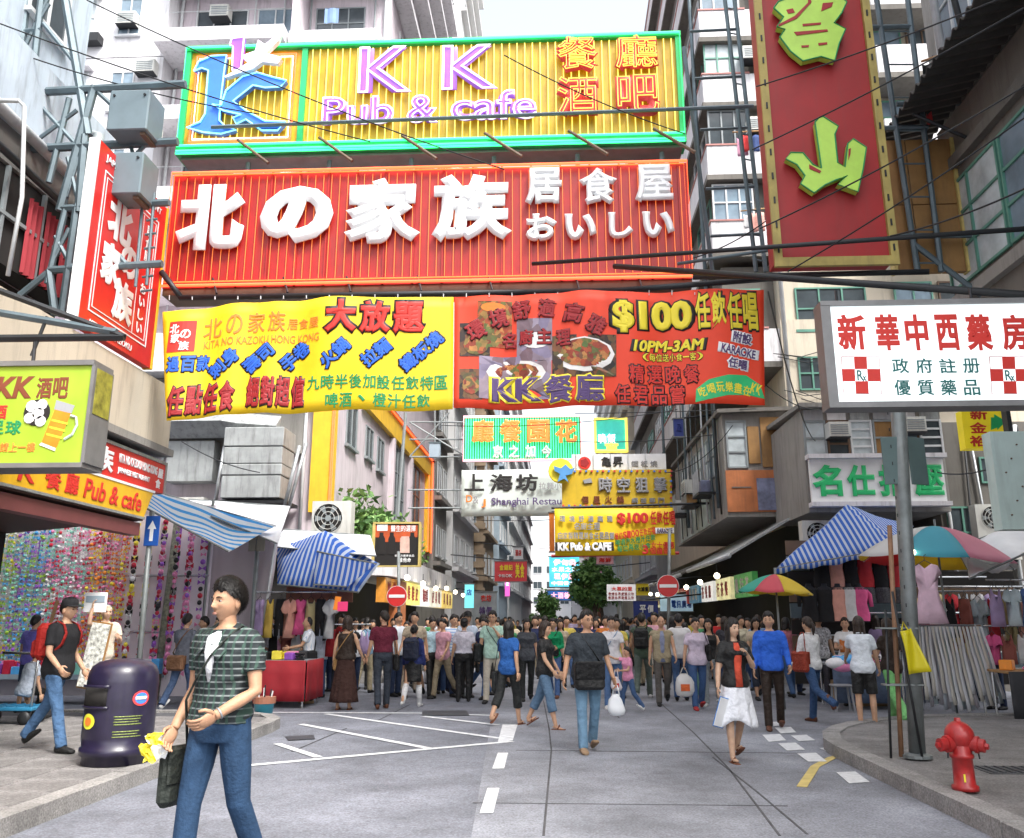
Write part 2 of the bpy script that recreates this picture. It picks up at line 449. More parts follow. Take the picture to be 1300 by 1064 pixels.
patch([(1068, 950), (1090, 947), (1097, 951), (1076, 955)], .013, 'iron', 'manhole_cover')

# left pavement: outline, kerb stones, slabs
LP_ = [(-4.25, 3.0)] + [(-4.25, 13.6)] + [(-5.75 + 1.5 * math.cos(t), 13.9 + 1.5 * math.sin(t)) for t in [R(a) for a in range(0, 91, 15)]] + [(-14, 15.4), (-14, 3.0)]
pav = struct(MB().slab(LP_, -.1, .118).build('pavement', 'joint'))
def kerbs(pts, w, z, parent, inward):
    """kerb stones one by one along a line"""
    P = [Vector((x, y, 0)) for x, y in pts]
    for a, b in zip(P, P[1:]):
        L = (b - a).length; n = max(1, round(L / .9)); d = (b - a) / n; u = d.normalized(); nn = Vector((-u.y, u.x, 0)) * inward
        for i in range(n):
            p = a + d * i + u * .006; q = a + d * (i + 1) - u * .006
            zz = z + random.uniform(-.004, .004)
            MB().slab([(v.x, v.y) for v in ((p, q, q + nn * w, p + nn * w) if inward > 0 else (p + nn * w, q + nn * w, q, p))], -.05, zz).build('kerb_stone', 'kerb', parent)
kerbs([(-4.2, 3.0), (-4.2, 13.8)] + [(-5.75 + 1.55 * math.cos(t), 13.9 + 1.55 * math.sin(t)) for t in [R(a) for a in range(15, 91, 25)]] + [(-12, 15.45)], .2, .15, pav, 1)
slab_mesh = None
for i in range(9):
    for j in range(12):
        x, y = -4.42 - .62 * i - .31, 7.0 + .62 * j + .31
        if y > 14.2 and x > -5.4: continue
        if y > 14.95: continue
        if slab_mesh is None:
            so = MB().rbox((x, y, .125), (.608, .608, .04), .006).build('paving_slab', 'paving', pav)
            c0 = Vector((x, y, 0)); slab_mesh = so.data
        else:
            so = bpy.data.objects.new('paving_slab', slab_mesh); COL.objects.link(so); so.parent = pav; so.location = Vector((x, y, random.uniform(-.003, .003))) - c0
# right corner pavement
CR = [(7.3 + 4.05 * math.cos(t), 11.6 + 4.05 * math.sin(t)) for t in [R(a) for a in range(90, 181, 10)]]
RP_ = [(7.3 + 3.95 * math.cos(t), 11.6 + 3.95 * math.sin(t)) for t in [R(a) for a in range(90, 181, 10)]] + [(3.35, 3.0), (16, 3.0), (16, 15.55)]
pavr = struct(MB().slab(RP_[::-1], -.1, .13).build('pavement', 'paving'))
kerbs(CR[::-1][:1] and [(3.25, 3.0), (3.25, 11.0)] + CR[::-1] + [(14, 15.65)], .22, .15, pavr, -1)
gr = thing('drain_grating', 'iron drain grating in the pavement beside the red hydrant', 'grating', (4.55, 9.9, .13))
for k in range(7): MB().box(4.25 + k * .09, 4.29 + k * .09, 9.75, 10.15, .13, .146).build('bar', 'iron', gr)
MB().box(4.2, 4.9, 9.7, 10.2, .131, .137).build('pit', 'joint', gr)
# far pavements along the street
for x0, x1, nm in ((-9, -4.6, 'pavement'), (4.6, 9, 'pavement')):
    struct(MB().slab([(x0, 24), (x1, 24), (x1, 260), (x0, 260)], -.1, .14).build(nm, 'kerb'))

# ================================================================== buildings
mat('glass', (.06, .075, .085), .12, var=.3, vs=1.5, spec=.6)
mat('glass_blue', (.2, .27, .33), .12, var=.35, vs=1.2, spec=.6)
mat('glass_pale', (.5, .56, .58), .2, var=.3, vs=2)
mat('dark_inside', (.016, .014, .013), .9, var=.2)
mat('white_frame', (.62, .64, .65), .5, var=.08)
mat('green_frame', (.1, .26, .2), .5, var=.15)
mat('grey_frame', (.25, .28, .29), .5, var=.15)
mat('brown_frame', (.13, .08, .05), .6, var=.2)
mat('pink_plaster', (.6, .53, .57), .8, var=.12, vs=.6, bump=.2, dirt=.42)
mat('white_plaster', (.68, .67, .69), .8, var=.1, vs=.6, bump=.2, dirt=.45)
mat('cream_plaster', (.56, .5, .4), .85, var=.1, vs=.7, bump=.2, dirt=.35)
mat('pale_blue_paint', (.46, .53, .6), .75, var=.14, vs=1.2, bump=.2, dirt=.4)
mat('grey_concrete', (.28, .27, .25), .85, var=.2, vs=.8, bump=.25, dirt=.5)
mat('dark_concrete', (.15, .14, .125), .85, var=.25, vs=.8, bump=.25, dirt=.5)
mat('brown_stone', (.33, .25, .17), .8, var=.2, vs=1, bump=.2, dirt=.35)
mat('yellow_paint_wall', (.82, .5, .03), .55, var=.1, dirt=.2)
mat('orange_paint', (.5, .17, .06), .7, var=.2, dirt=.4)
mat('bare_metal', (.42, .44, .45), .45, metal=.6, var=.2, vs=4, dirt=.4)
mat('rusty_sheet', (.38, .4, .4), .6, metal=.3, var=.2, vs=2.5, dirt=.65)
mat('steel_blue', (.11, .15, .17), .5, metal=.3, var=.25, vs=3)
mat('pipe_white', (.55, .57, .58), .5, var=.15, dirt=.3)
mat('black_iron', (.025, .027, .03), .5, metal=.3, var=.2)
mat('wood_panel', (.32, .17, .055), .6, var=.25, vs=2, dirt=.3)
mat('corrugated', (.05, .045, .042), .6, metal=.3, var=.3, dirt=.4)
mat('ac_white', (.6, .6, .56), .5, var=.1, dirt=.4)
mat('blue_wall', (.32, .4, .47), .6, var=.1, dirt=.2)
mat('far_white', (.7, .7, .7), .8, var=.08, vs=.3, dirt=.15)
mat('far_grey', (.36, .37, .39), .8, var=.15, vs=.3, dirt=.3)
mat('terracotta', (.3, .12, .07), .7, var=.2, dirt=.2)

def window(b, F_, u0, u1, v0, v1, nx=2, nz=1, frame='white_frame', glass='glass', d=.05, fw=.045, sill=True):
    """a window standing proud of its wall: frame, pane and bars"""
    mb = MB()
    for a in range(nx + 1):
        u = u0 + (u1 - u0) * a / nx; mb.fbox(F_, u - fw / 2, u + fw / 2, v0, v1, -.02, d)
    for c in range(nz + 1):
        v = v0 + (v1 - v0) * c / nz; mb.fbox(F_, u0 - fw / 2 + .002, u1 + fw / 2 - .002, v - fw / 2, v + fw / 2, -.02, d - .006)
    if sill: mb.fbox(F_, u0 - .08, u1 + .08, v0 - .1, v0 - fw / 2 - .001, -.02, d + .07)
    w = mb.build('window', frame, b)
    MB().fbox(F_, u0, u1, v0, v1, -.01, .015).build('pane', glass, w)
    return w
def ac_window(c, F_, label, group='window air conditioners on the facades', w=.62, h=.42, d=.35):
    """a box air conditioner sticking out of a wall; c = (u, v)"""
    u, v = c; p = F_.p(u, v, 0)
    t = thing('air_conditioner', label, 'air conditioner', p, group=group)
    MB().fbox(F_, u - w / 2, u + w / 2, v, v + h, -.05, d).build('casing', 'ac_white', t)
    mb = MB()
    for k in range(5): mb.fbox(F_, u - w * .42, u + w * .42, v + h * (.15 + .15 * k), v + h * (.22 + .15 * k), d - .01, d + .012)
    mb.build('grille', 'grey_frame', t)
    MB().fbox(F_, u - w * .5, u + w * .5, v - .03, v - .003, -.05, d + .03).build('bracket', 'black_iron', t)
    return t
def ac_outdoor(u, v, F_, label, w=.95, h=.75, d=.35, fans=1, group='outdoor condenser units on the walls'):
    p = F_.p(u, v, 0); t = thing('condenser_unit', label, 'air conditioner', p, group=group)
    MB().fbox(F_, u - w / 2, u + w / 2, v, v + h, .02, d).build('casing', 'ac_white', t)
    for k in range(fans):
        cv = v + h * ((k + .5) / fans); r = min(w * .38, h / fans * .42); cu = u - w * .08; c = F_.p(cu, cv, d)
        M = Matrix((F_.u, (0, 0, 1), F_.n)).transposed()
        MB().lathe(c, [(r, -.03), (r, .006), (r * .98, .008)], 20, M).build('fan_opening', 'dark_inside', t)
        g = MB()
        for q in range(6):
            a = q * PI / 3; e = F_.u * math.cos(a) + Vector((0, 0, math.sin(a)))
            s2 = F_.u * -math.sin(a) + Vector((0, 0, math.cos(a)))
            g.add([c + e * r * .15 + F_.n * .012, c + e * r * .9 - s2 * r * .2 + F_.n * .01, c + e * r * .9 + s2 * r * .22 + F_.n * .02], [(0, 1, 2)])
        g.lathe(c, [(r * .22, .008), (r * .2, .03)], 10, M); g.build('fan', 'grey_frame', t)
        rg = MB(); 
        for rr in (.45, .75, 1.02): rg.path([c + (F_.u * math.cos(a) + Vector((0, 0, math.sin(a)))) * r * rr + F_.n * .035 for a in [2 * PI * i / 16 for i in range(17)]], .008, 4)
        rg.build('fan_guard', 'ac_white', t)
    b = MB()
    for sx in (-.35, .35): b.fbox(F_, u + w * sx - .02, u + w * sx + .02, v - .05, v - .003, 0, d + .05)
    b.build('bracket', 'black_iron', t)
    return t

# ---------------------------------------------------------------- left near building (restaurant corner)
LN = thing('corner_building', 'near corner building with cream concrete band over a yellow shop fascia', 'building', (-9.5, 8.0, 0))
f67, f87 = FXp(-6.7), FXp(-8.7)
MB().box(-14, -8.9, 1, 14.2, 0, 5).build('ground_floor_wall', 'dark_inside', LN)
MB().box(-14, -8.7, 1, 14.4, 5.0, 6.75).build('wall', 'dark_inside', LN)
MB().box(-14, -8.75, 1, 14.35, 6.75, 22).build('wall', 'pale_blue_paint', LN)
MB().box(-14, -7.05, 1, 14.35, 4.9, 5.12).build('verandah_slab', 'grey_concrete', LN)
MB().box(-7.05, -6.7, 1, 14.95, 4.42, 5.5).build('parapet', 'cream_plaster', LN)
MB().box(-14, -7.05, 14.45, 14.9, 4.42, 5.5).build('parapet', 'cream_plaster', LN)
MB().box(-7.1, -6.62, 1, 15.0, 4.3, 4.418).build('ledge', 'grey_concrete', LN)
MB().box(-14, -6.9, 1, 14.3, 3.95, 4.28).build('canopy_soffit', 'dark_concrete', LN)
# upper floor: thick pale blue beam with pipes, dark verandah opening below
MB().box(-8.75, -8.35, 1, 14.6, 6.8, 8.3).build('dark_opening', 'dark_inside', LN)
MB().box(-8.76, -8.3, 1, 14.65, 8.32, 8.9).build('ledge', 'grey_concrete', LN)
MB().box(-8.78, -8.2, 1, 14.7, 8.9, 10.3).build('parapet', 'pale_blue_paint', LN)
for k in range(6):
    MB().box(-8.34, -8.28, 9.0 + k * 1.0, 9.06 + k * 1.0, 6.8, 8.3).build('window_post', 'grey_frame', LN)
MB().box(-8.33, -8.27, 8, 14.5, 7.5, 7.56).build('window_rail', 'grey_frame', LN)
MB().path([(-8.1, 6, 9.1), (-8.1, 14.4, 8.75)], .09, 8).build('drain_pipe', 'pipe_white', LN, True)
MB().path([(-8.12, 6, 8.55), (-8.12, 14.5, 8.2)], .06, 8).build('drain_pipe', 'black_iron', LN, True)
MB().path([(-8.05, 13.9, 8.2), (-8.05, 13.9, 9.9), (-8.4, 13.9, 10.0)], .1, 8).build('drain_pipe', 'grey_frame', LN, True)
for k in range(6): window(LN, FXp(-8.75), 2.5 + 2 * k, 3.6 + 2 * k, 11.5, 12.9, 2, 1)
for k in range(4):   # red curtains behind the verandah
    MB().sheet(lambda a, b, k=k: (-8.28 + .05 * math.sin(a * 18), 12.6 + .5 * k + a * .42, 6.8 + b * 1.25), 12, 2).build('curtain', mat('red_cloth', (.3, .02, .03), .8), LN)
# awning with two printed fascias
MB().add([(-6.72, 1, 3.2), (-6.72, 14.32, 3.2), (-9, 14.3, 3.0), (-9, 1, 3.0), (-6.72, 1, 3.14), (-6.72, 14.32, 3.14), (-9, 14.3, 2.94), (-9, 1, 2.94)],
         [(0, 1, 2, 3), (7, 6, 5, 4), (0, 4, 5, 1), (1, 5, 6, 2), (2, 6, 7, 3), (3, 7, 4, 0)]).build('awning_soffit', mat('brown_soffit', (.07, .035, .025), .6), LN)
MB().box(-6.95, -6.75, 1, 14.3, 2.9, 3.1).build('awning_beam', mat('maroon', (.17, .05, .05), .5), LN)
for k in range(3): MB().box(-8.9, -8.6, 2 + k * 5, 2.4 + k * 5, 0, 4.2).build('column', 'dark_concrete', LN)

# ---------------------------------------------------------------- left far block: low pinkish corner block with yellow neon trim
LB = thing('pink_corner_block', 'pale pinkish corner block with yellow trim along its roof edge and corner', 'building', (-9.5, 33, 0))
f242, f62 = FY(24.2), FXp(-6.2)
MB().box(-20, -6.2, 24.2, 42.5, 3.3, 9.6).build('wall', 'pink_plaster', LB)
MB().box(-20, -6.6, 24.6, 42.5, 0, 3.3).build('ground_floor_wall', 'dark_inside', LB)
MB().box(-6.25, -6.02, 27.5, 42.6, 8.15, 9.0).build('cornice', 'yellow_paint_wall', LB)
MB().box(-6.75, -6.19, 24.05, 24.6, 4.4, 9.0).build('corner_strip', 'yellow_paint_wall', LB)
MB().box(-6.3, -6.02, 41.6, 42.6, 4.6, 8.14).build('corner_strip', 'yellow_paint_wall', LB)
neon_red = mat('neon_red', (.9, .12, .05), .4, var=0, emit=1.1, ecol=(1, .1, .03))
n_ = MB()
for k in range(2): n_.tube((-6.19 + .05 * k, 24.02, 4.5), (-6.19 + .05 * k, 24.02, 8.9), .02, 6)
n_.tube((-5.99, 27.6, 8.98), (-5.99, 42.5, 8.98), .03, 6); n_.tube((-5.98, 42.58, 4.6), (-5.98, 42.58, 8.9), .03, 6); n_.tube((-6.0, 41.6, 4.6), (-6.0, 41.6, 8.1), .03, 6)
n_.build('neon_trim', neon_red, LB)
for (a, b, z0, z1, nx) in ((25.6, 26.9, 6.6, 7.9, 2), (28.3, 29.4, 6.7, 7.7, 2), (30.2, 31.3, 6.6, 7.7, 2)):
    window(LB, f62, a, b, z0, z1, nx, 1, 'grey_frame')
window(LB, f62, 33.4, 35.6, 5.2, 8.0, 3, 3, 'grey_frame', 'glass')
MB().fbox(f62, 32.9, 36.4, 4.2, 5.1, 0, .12).build('balcony_panel', 'cream_plaster', LB)
window(LB, f62, 37.6, 39.8, 5.6, 8.0, 2, 2, 'terracotta', 'glass')
for y in (32.6, 36.8): MB().fbox(f62, y - .15, y + .15, 3.3, 8.1, 0, .2).build('pilaster', 'pink_plaster', LB)
# the wall that faces the crossing: roof slab, ducts, tank
MB().box(-20, -6.4, 23.3, 24.2, 8.2, 8.5).build('roof_slab', 'white_plaster', LB)
MB().box(-14, -7.0, 24.0, 24.2, 6.0, 8.18).build('recess_panel', 'grey_concrete', LB)
for k in range(4): MB().box(-12.6, -7.4, 23.9, 24.0, 7.45 + .13 * k, 7.53 + .13 * k).build('louvre', 'rusty_sheet', LB)
dk = MB().path([(-14, 23.5, 6.75), (-9.0, 23.5, 6.75), (-8.55, 23.5, 6.68), (-7.5, 23.5, 6.6)], [.4, .4, .36, .34], 4)
dk.build('ventilation_duct', 'rusty_sheet', LB)
tk = MB()
for k, (w_, h0, h1) in enumerate(((1.42, 4.95, 5.75), (1.36, 5.75, 6.0), (1.34, 6.0, 6.02))): pass
dt = thing('ventilation_box', 'large rusty grey sheet metal ventilation box on the pink wall', 'ventilation box', (-7.8, 23.6, 4.6))
zz = [4.62, 5.22, 5.52, 5.98, 6.5]
for k in range(4):
    e = .03 * (k % 2)
    MB().rbox((-7.95, 23.35, (zz[k] + zz[k + 1]) / 2), (1.56 + e, 1.1 + e, zz[k + 1] - zz[k] - .015), .02).build('panel', 'rusty_sheet', dt)
MB().box(-8.8, -7.05, 22.85, 24.1, 4.5, 4.58).build('bracket', 'black_iron', dt)
for (a, b) in (((-8.9, 22.9, 4.3), (-8.75, 22.9, 6.0)), ((-6.95, 22.9, 4.3), (-6.6, 23.0, 6.1)), ((-7.05, 22.85, 4.3), (-6.75, 22.9, 6.0))):
    MB().tube(a, b, .05, 8).build('strut', 'bare_metal', dt, True)
MB().box(-10.6, -9.3, 23.6, 24.2, 5.2, 6.3).build('ventilation_hood', 'rusty_sheet', LB)
for x in (-10.9, -9.1, -6.95): MB().tube((x, 24.05, 3.4), (x, 24.05, 8.1), .05, 8).build('drain_pipe', 'pipe_white', LB, True)
ac_outdoor(-9.9, 3.9, FY(23.9), 'white single fan condenser unit on the pink wall near the ventilation box', .95, .85, .4, 1)
ac_outdoor(-5.72, 2.75, FY(23.0), 'tall double fan condenser unit under the yellow corner strip', 1.0, 1.75, .45, 2)
MB().box(-6.3, -5.1, 22.4, 24.3, 2.55, 2.68).build('canopy', 'white_plaster', LB)
# curved white shop canopy on the flank, shops below it
MB().slab([(-6.3, 24.4)] + [(-4.9, 24.6), (-4.6, 25.2), (-4.6, 41), (-6.3, 41.5)], 2.75, 3.35).build('shop_canopy', 'white_plaster', LB)
for k, (y0, y1, c, e) in enumerate(((25, 28, (.85, .35, .05), 0), (28.4, 31.4, (.9, .75, .2), 1.2), (31.6, 33.6, (.9, .9, .85), 1.6), (34, 37.2, (.95, .85, .7), 1.0), (37.4, 41, (.9, .6, .15), 1.0))):
    MB().box(-5.0 - .05 * k, -4.75, y0, y1, 2.05, 2.72).build('shop_sign', mat('shop_sign_%d' % k, c, .5, var=.3, vs=2, emit=e * .22), LB)
    for j_, ch_ in enumerate('時裝鞋皮具電器'[k:k + 3]): put(LB, ch_, (-4.745, y0 + .6 + (y1 - y0 - 1.0) / 2.5 * j_, 2.4), .5, .45, .01, mat('shop_ink', (.4, .02, .03), .6), rz=PI / 2, bold=.03, name='character')
MB().box(-5.0, -4.7, 27.0, 28.2, 1.1, 2.7).build('shop_column', 'orange_paint', LB)

# ---------------------------------------------------------------- white residential tower behind
TW = thing('white_tower', 'tall pinkish white residential tower with deep ledges behind the big neon signs', 'building', (-11, 34, 0))
fT = FY(27.5)
MB().box(-26, -5.9, 28.4, 44, 9, 46).build('wall', 'pink_plaster', TW)
fl = 3.05
for k in range(8):
    z = 13.2 + fl * k
    # projecting bays with a recess between them
    MB().box(-26, -13.9, 27.5, 28.4, z - 1.2, z + 1.8).build('bay', 'white_plaster', TW)
    MB().box(-13.9, -9.3, 26.6, 28.4, z - 1.25, z - .72).build('ledge', 'white_plaster', TW)
    MB().box(-9.2, -6.0, 26.9, 28.4, z - 1.25, z - .78).build('ledge', 'white_plaster', TW)
    MB().box(-9.25, -9.0, 27.2, 28.4, z - .77, z + 1.79).build('fin', 'pink_plaster', TW)
    f1 = FY(28.4)
    window(TW, f1, -13.2, -11.3, z - .1, z + 1.25, 3, 2, 'white_frame', 'glass')
    window(TW, f1, -10.9, -9.6, z - .1, z + 1.25, 2, 1, 'white_frame', 'glass_blue')
    window(TW, f1, -8.7, -6.9, z - .1, z + 1.2, 3, 2, 'grey_frame', 'glass')
    window(TW, FY(27.5), -17.6, -16.6, z - .3, z + 1.2, 2, 2, 'white_frame', 'glass_pale')
    window(TW, FY(27.5), -15.7, -14.9, z - .3, z + 1.2, 2, 2, 'white_frame', 'glass_blue')
    MB().fbox(FY(27.5), -17.8, -16.4, z + 1.28, z + 1.36, 0, .4).build('hood', 'white_plaster', TW)
    for y in (30, 33.5, 37, 40.5): window(TW, FXp(-5.9), y, y + 1.6, z - .1, z + 1.3, 2, 1, 'white_frame', 'glass')
    MB().box(-5.92, -5.3, 28.2, 43.8, z - 1.2, z - .95).build('ledge', 'white_plaster', TW)
ac_window((-12.2, 23.0), FY(28.2), 'box air conditioner under a deep ledge of the white tower, high up', w=.7, h=.5)
ac_window((-14.4, 20.3), FY(27.5), 'box air conditioner low on the white tower beside the steel truss', w=.7, h=.5)
ac_window((-13.6, 17.2), FY(26.7), 'box air conditioner on a corner of the white tower beside the blue logo', w=.7, h=.5)
ac_window((-15.3, 22.3), FY(27.5), 'box air conditioner beside a window at the top of the white tower', w=.7, h=.5)
rq = random.Random(21)
for k in range(8):
    z = 13.2 + fl * k
    for u_ in (-12.9, -10.2, -7.4):
        if rq.random() < .6: ac_window((u_ + rq.uniform(-.2, .2), z - .55 if u_ > -12 else z + 1.3), FY(28.3), 'box air conditioner below a window of the white tower', 'air conditioners on the white tower', w=.68, h=.45, d=.45)
    if rq.random() < .7: MB().box(-17.3 + rq.random(), -16.2, 27.1, 27.5, z - .75, z - .42).build('flower_rack', 'black_iron', TW)
    for u_ in (-12.6, -8.0):
        if rq.random() < .6:
            c_ = rq.choice(((.6, .6, .62), (.2, .3, .5), (.55, .15, .15), (.5, .45, .35))); MB().sheet(lambda a, b: (u_ + .5 * a, 27.0 + .03 * math.sin(a * 9), z + .15 - .6 * b), 5, 3, .006).build('hung_washing', mat('washing_%02d' % int(c_[0] * 99), c_, .85), TW)
    MB().tube((-13.6, 27.0, z + .2), (-9.4, 27.0, z + .22), .015, 5).build('drying_rod', 'bare_metal', TW)
for x in (-13.2, -11.0, -9.9, -8.9, -6.5): MB().tube((x, 28.3, 9), (x, 28.3, 40), .035, 6).build('thin_pipe', ('grey_frame', 'pipe_white')[int(-x) % 2], TW)
for x in (-13.75, -9.4, -6.1): MB().tube((x, 28.25, 9), (x, 28.25, 40), .06, 6).build('drain_pipe', 'pipe_white', TW, True)

# ---------------------------------------------------------------- narrow towers further up the left side
def tower(name, label, x0, x1, y0, y1, z1, wallm, fz=3.1, frame='white_frame', glass='glass', street=1, front=True, ledge=True, z0=0, wy=3.4, nf=2, group=None):
    """street house: a wall, ledges for every storey and windows on the street side and the front"""
    b = thing(name, label, 'building', ((x0 + x1) / 2, (y0 + y1) / 2, 0), group=group)
    MB().box(x0, x1, y0, y1, z0, z1).build('wall', wallm, b)
    fs = FXp(x1) if street > 0 else FXm(x0); ff = FY(y0); n = int((z1 - 4) // fz)
    for k in range(n):
        z = 4.6 + fz * k
        if ledge: MB().fbox(fs, y0 + .01, y1 - .01, z - .55, z - .35, 0, .35).build('ledge', wallm, b)
        y = y0 + .8
        while y + 1.5 < y1:
            window(b, fs, y, y + 1.5, z, z + 1.4, 2, 1, frame, glass); y += wy
        if front:
            w = (x1 - x0) / nf
            for j in range(nf):
                if w > 1.4: window(b, ff, x0 + w * j + .5, x0 + w * (j + 1) - .5, z, z + 1.4, 2, 1, frame, glass)
    MB().box(x0 - .1, x1 + .1, y0 - .1, y1 + .1, z1 + .001, z1 + .4).build('roof_edge', wallm, b)
    return b
tower('grey_street_house', 'narrow grey concrete house beyond the pink corner block', -14, -5.9, 42.8, 47.5, 13.5, 'grey_concrete', wy=2.2, nf=3)
tower('pale_tower', 'very tall overexposed white tower above the yellow neon sign', -16, -5.6, 47.8, 60, 52, 'far_white', wy=3, nf=4)
bs = tower('brown_stone_house', 'brown stone house with banded storeys behind the green neon sign', -12, -5.0, 60.5, 70, 22, 'brown_stone', frame='white_frame', glass='glass_blue', nf=3)
for k in range(24): MB().box(-11.9, -4.86, 60.36, 60.5, 1.5 + .85 * k, 1.9 + .85 * k).build('stone_band', 'brown_stone', bs)
tower('blue_grey_tower', 'slim blue grey tower beside the brown stone house', -12, -4.6, 70.4, 82, 27, 'blue_wall', nf=3)
tower('hazy_tower', 'pale far tower beyond the slim blue grey tower', -14, -4.5, 83, 110, 40, 'far_white', nf=4, wy=4)
tower('hazy_tower', 'pale lower house beyond the last white tower', -14, -4.5, 111, 150, 26, 'far_grey', nf=4, wy=5)
tower('end_building', 'pale building closing the far end of the street', -14, 2.5, 190, 200, 16, 'far_white', nf=6, wy=5)
tower('end_building', 'taller greyish building closing the far end of the street', 2.6, 22, 186, 200, 30, 'far_grey', nf=6, wy=5)

# ---------------------------------------------------------------- right block with enclosed galleries over the pavement
RB = thing('gallery_block', 'old corner block with stacked white galleries overhanging the pavement', 'building', (9, 33, 0))
MB().box(6.2, 22, 24, 52, 4.2, 36).build('wall', 'cream_plaster', RB)
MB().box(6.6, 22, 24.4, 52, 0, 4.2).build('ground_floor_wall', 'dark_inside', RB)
fR = FXm(4.5)
gz = [atY(925, y, 24).z for y in (320, 222, 130, 47)]
gz = [gz[0] - 3.25] + gz + [gz[3] + 3.1, gz[3] + 6.2, gz[3] + 9.3]
for k, z in enumerate(gz):
    MB().box(4.5, 6.19, 24.0, 51.5, z, z + .95).build('gallery_parapet', 'white_plaster', RB)
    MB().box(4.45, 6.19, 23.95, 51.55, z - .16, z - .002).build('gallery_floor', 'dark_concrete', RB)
    MB().box(4.47, 5.9, 23.97, 51.52, z + .952, z + 1.0).build('coping', mat('faded_red', (.45, .2, .18), .7, dirt=.3), RB)
    window(RB, FY(24.15), 4.62, 5.75, z + 1.03, z + 2.15, 3, 2, ('green_frame', 'white_frame', 'grey_frame')[k % 3], ('glass_pale', 'glass_blue', 'glass')[k % 3], sill=False)
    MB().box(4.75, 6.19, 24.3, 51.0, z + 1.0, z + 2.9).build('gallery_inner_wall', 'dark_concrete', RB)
    for j in range(7): window(RB, FXm(4.75), 25.2 + 3.7 * j, 27.6 + 3.7 * j, z + 1.02, z + 2.2, 3, 2, 'green_frame' if (j + k) % 2 else 'white_frame', 'glass_blue' if j % 2 else 'glass', sill=False)
    # second stack of balconies behind the tall red sign
    MB().box(9.3, 11.6, 23.0, 23.99, z + .15, z + 1.1).build('balcony_parapet', 'white_plaster', RB)
    MB().box(9.2, 11.7, 22.9, 23.99, z - .02, z + .148).build('balcony_floor', 'dark_concrete', RB)
    window(RB, FY(23.95), 9.4, 10.4, z + 1.15, z + 2.2, 2, 2, 'green_frame', 'glass_blue', sill=False)
    window(RB, FY(23.95), 10.6, 11.5, z + 1.15, z + 2.2, 2, 1, 'brown_frame', 'glass', sill=False)
    window(RB, FY(24.0), 6.7, 8.6, z + .9, z + 2.1, 3, 2, 'green_frame', 'glass')
    if k in (2, 3): ac_window((5.95, z + 1.25), FY(24.0), 'box air conditioner at a gallery window beside the tall red sign, storey %s' % ('below the washing' if k == 2 else 'above the washing'), w=.55)
MB().box(6.2, 7.4, 23.9, 24, 6.4, 9.6).build('blind_wall', 'cream_plaster', RB)
for x, y, z1 in ((4.35, 24.6, 33), (6.3, 23.9, 33), (4.3, 30, 14), (4.3, 36, 14)): MB().tube((x, y, 4.5), (x, y, z1), .06, 6).build('drain_pipe', 'pipe_white' if x > 5 else 'steel_blue', RB, True)
# lowest gallery end, patched with plywood and orange paint
lo = MB().box(4.46, 5.84, 23.9, 24.0, 4.32, 5.42); lo.build('painted_panel', 'orange_paint', RB)
MB().box(5.25, 5.8, 23.87, 23.9, 4.36, 5.2).build('patch_board', mat('faded_blue', (.2, .22, .33), .7, var=.4, vs=4, dirt=.3), RB)
MB().box(4.6, 5.1, 23.88, 23.9, 4.95, 4.98).build('ledge', 'dark_concrete', RB)
MB().box(4.45, 6.19, 23.95, 34, 4.2, 7.05).build('lowest_gallery_wall', 'grey_concrete', RB)
window(RB, FY(23.95), 4.55, 5.05, 5.5, 6.75, 1, 3, 'grey_frame', 'glass_pale', sill=False)
MB().box(5.1, 5.4, 23.9, 23.95, 5.6, 6.6).build('plywood', 'wood_panel', RB)
MB().box(5.45, 6.05, 23.89, 23.95, 5.5, 6.85).build('plywood', 'wood_panel', RB)
MB().add([(4.3, 23.7, 6.95), (6.3, 23.7, 7.0), (6.3, 34, 7.15), (4.3, 34, 7.15), (4.3, 23.7, 7.05), (6.3, 23.7, 7.1), (6.3, 34, 7.25), (4.3, 34, 7.25)],
         [(0, 3, 2, 1), (4, 5, 6, 7), (0, 1, 5, 4), (1, 2, 6, 5), (2, 3, 7, 6), (3, 0, 4, 7)]).build('gallery_roof', 'dark_concrete', RB)
for k in range(3): window(RB, FXm(4.45), 25 + 2.6 * k, 27 + 2.6 * k, 5.5, 6.7, 3, 2, 'grey_frame', 'glass_pale', sill=False)
MB().fbox(FXm(4.45), 26.5, 33, 4.25, 5.3, .002, .03).build('faded_sign', mat('faded_mint', (.38, .45, .42), .7, var=.3, vs=3, dirt=.5), RB)
ac_window((28.5, 5.4), FXm(4.45), 'old box air conditioner on the lowest gallery side, beside the blue sign', w=.7, d=.5)
ac_window((32, 5.2), FXm(4.45), 'old box air conditioner further along the lowest gallery side', w=.7, d=.5)
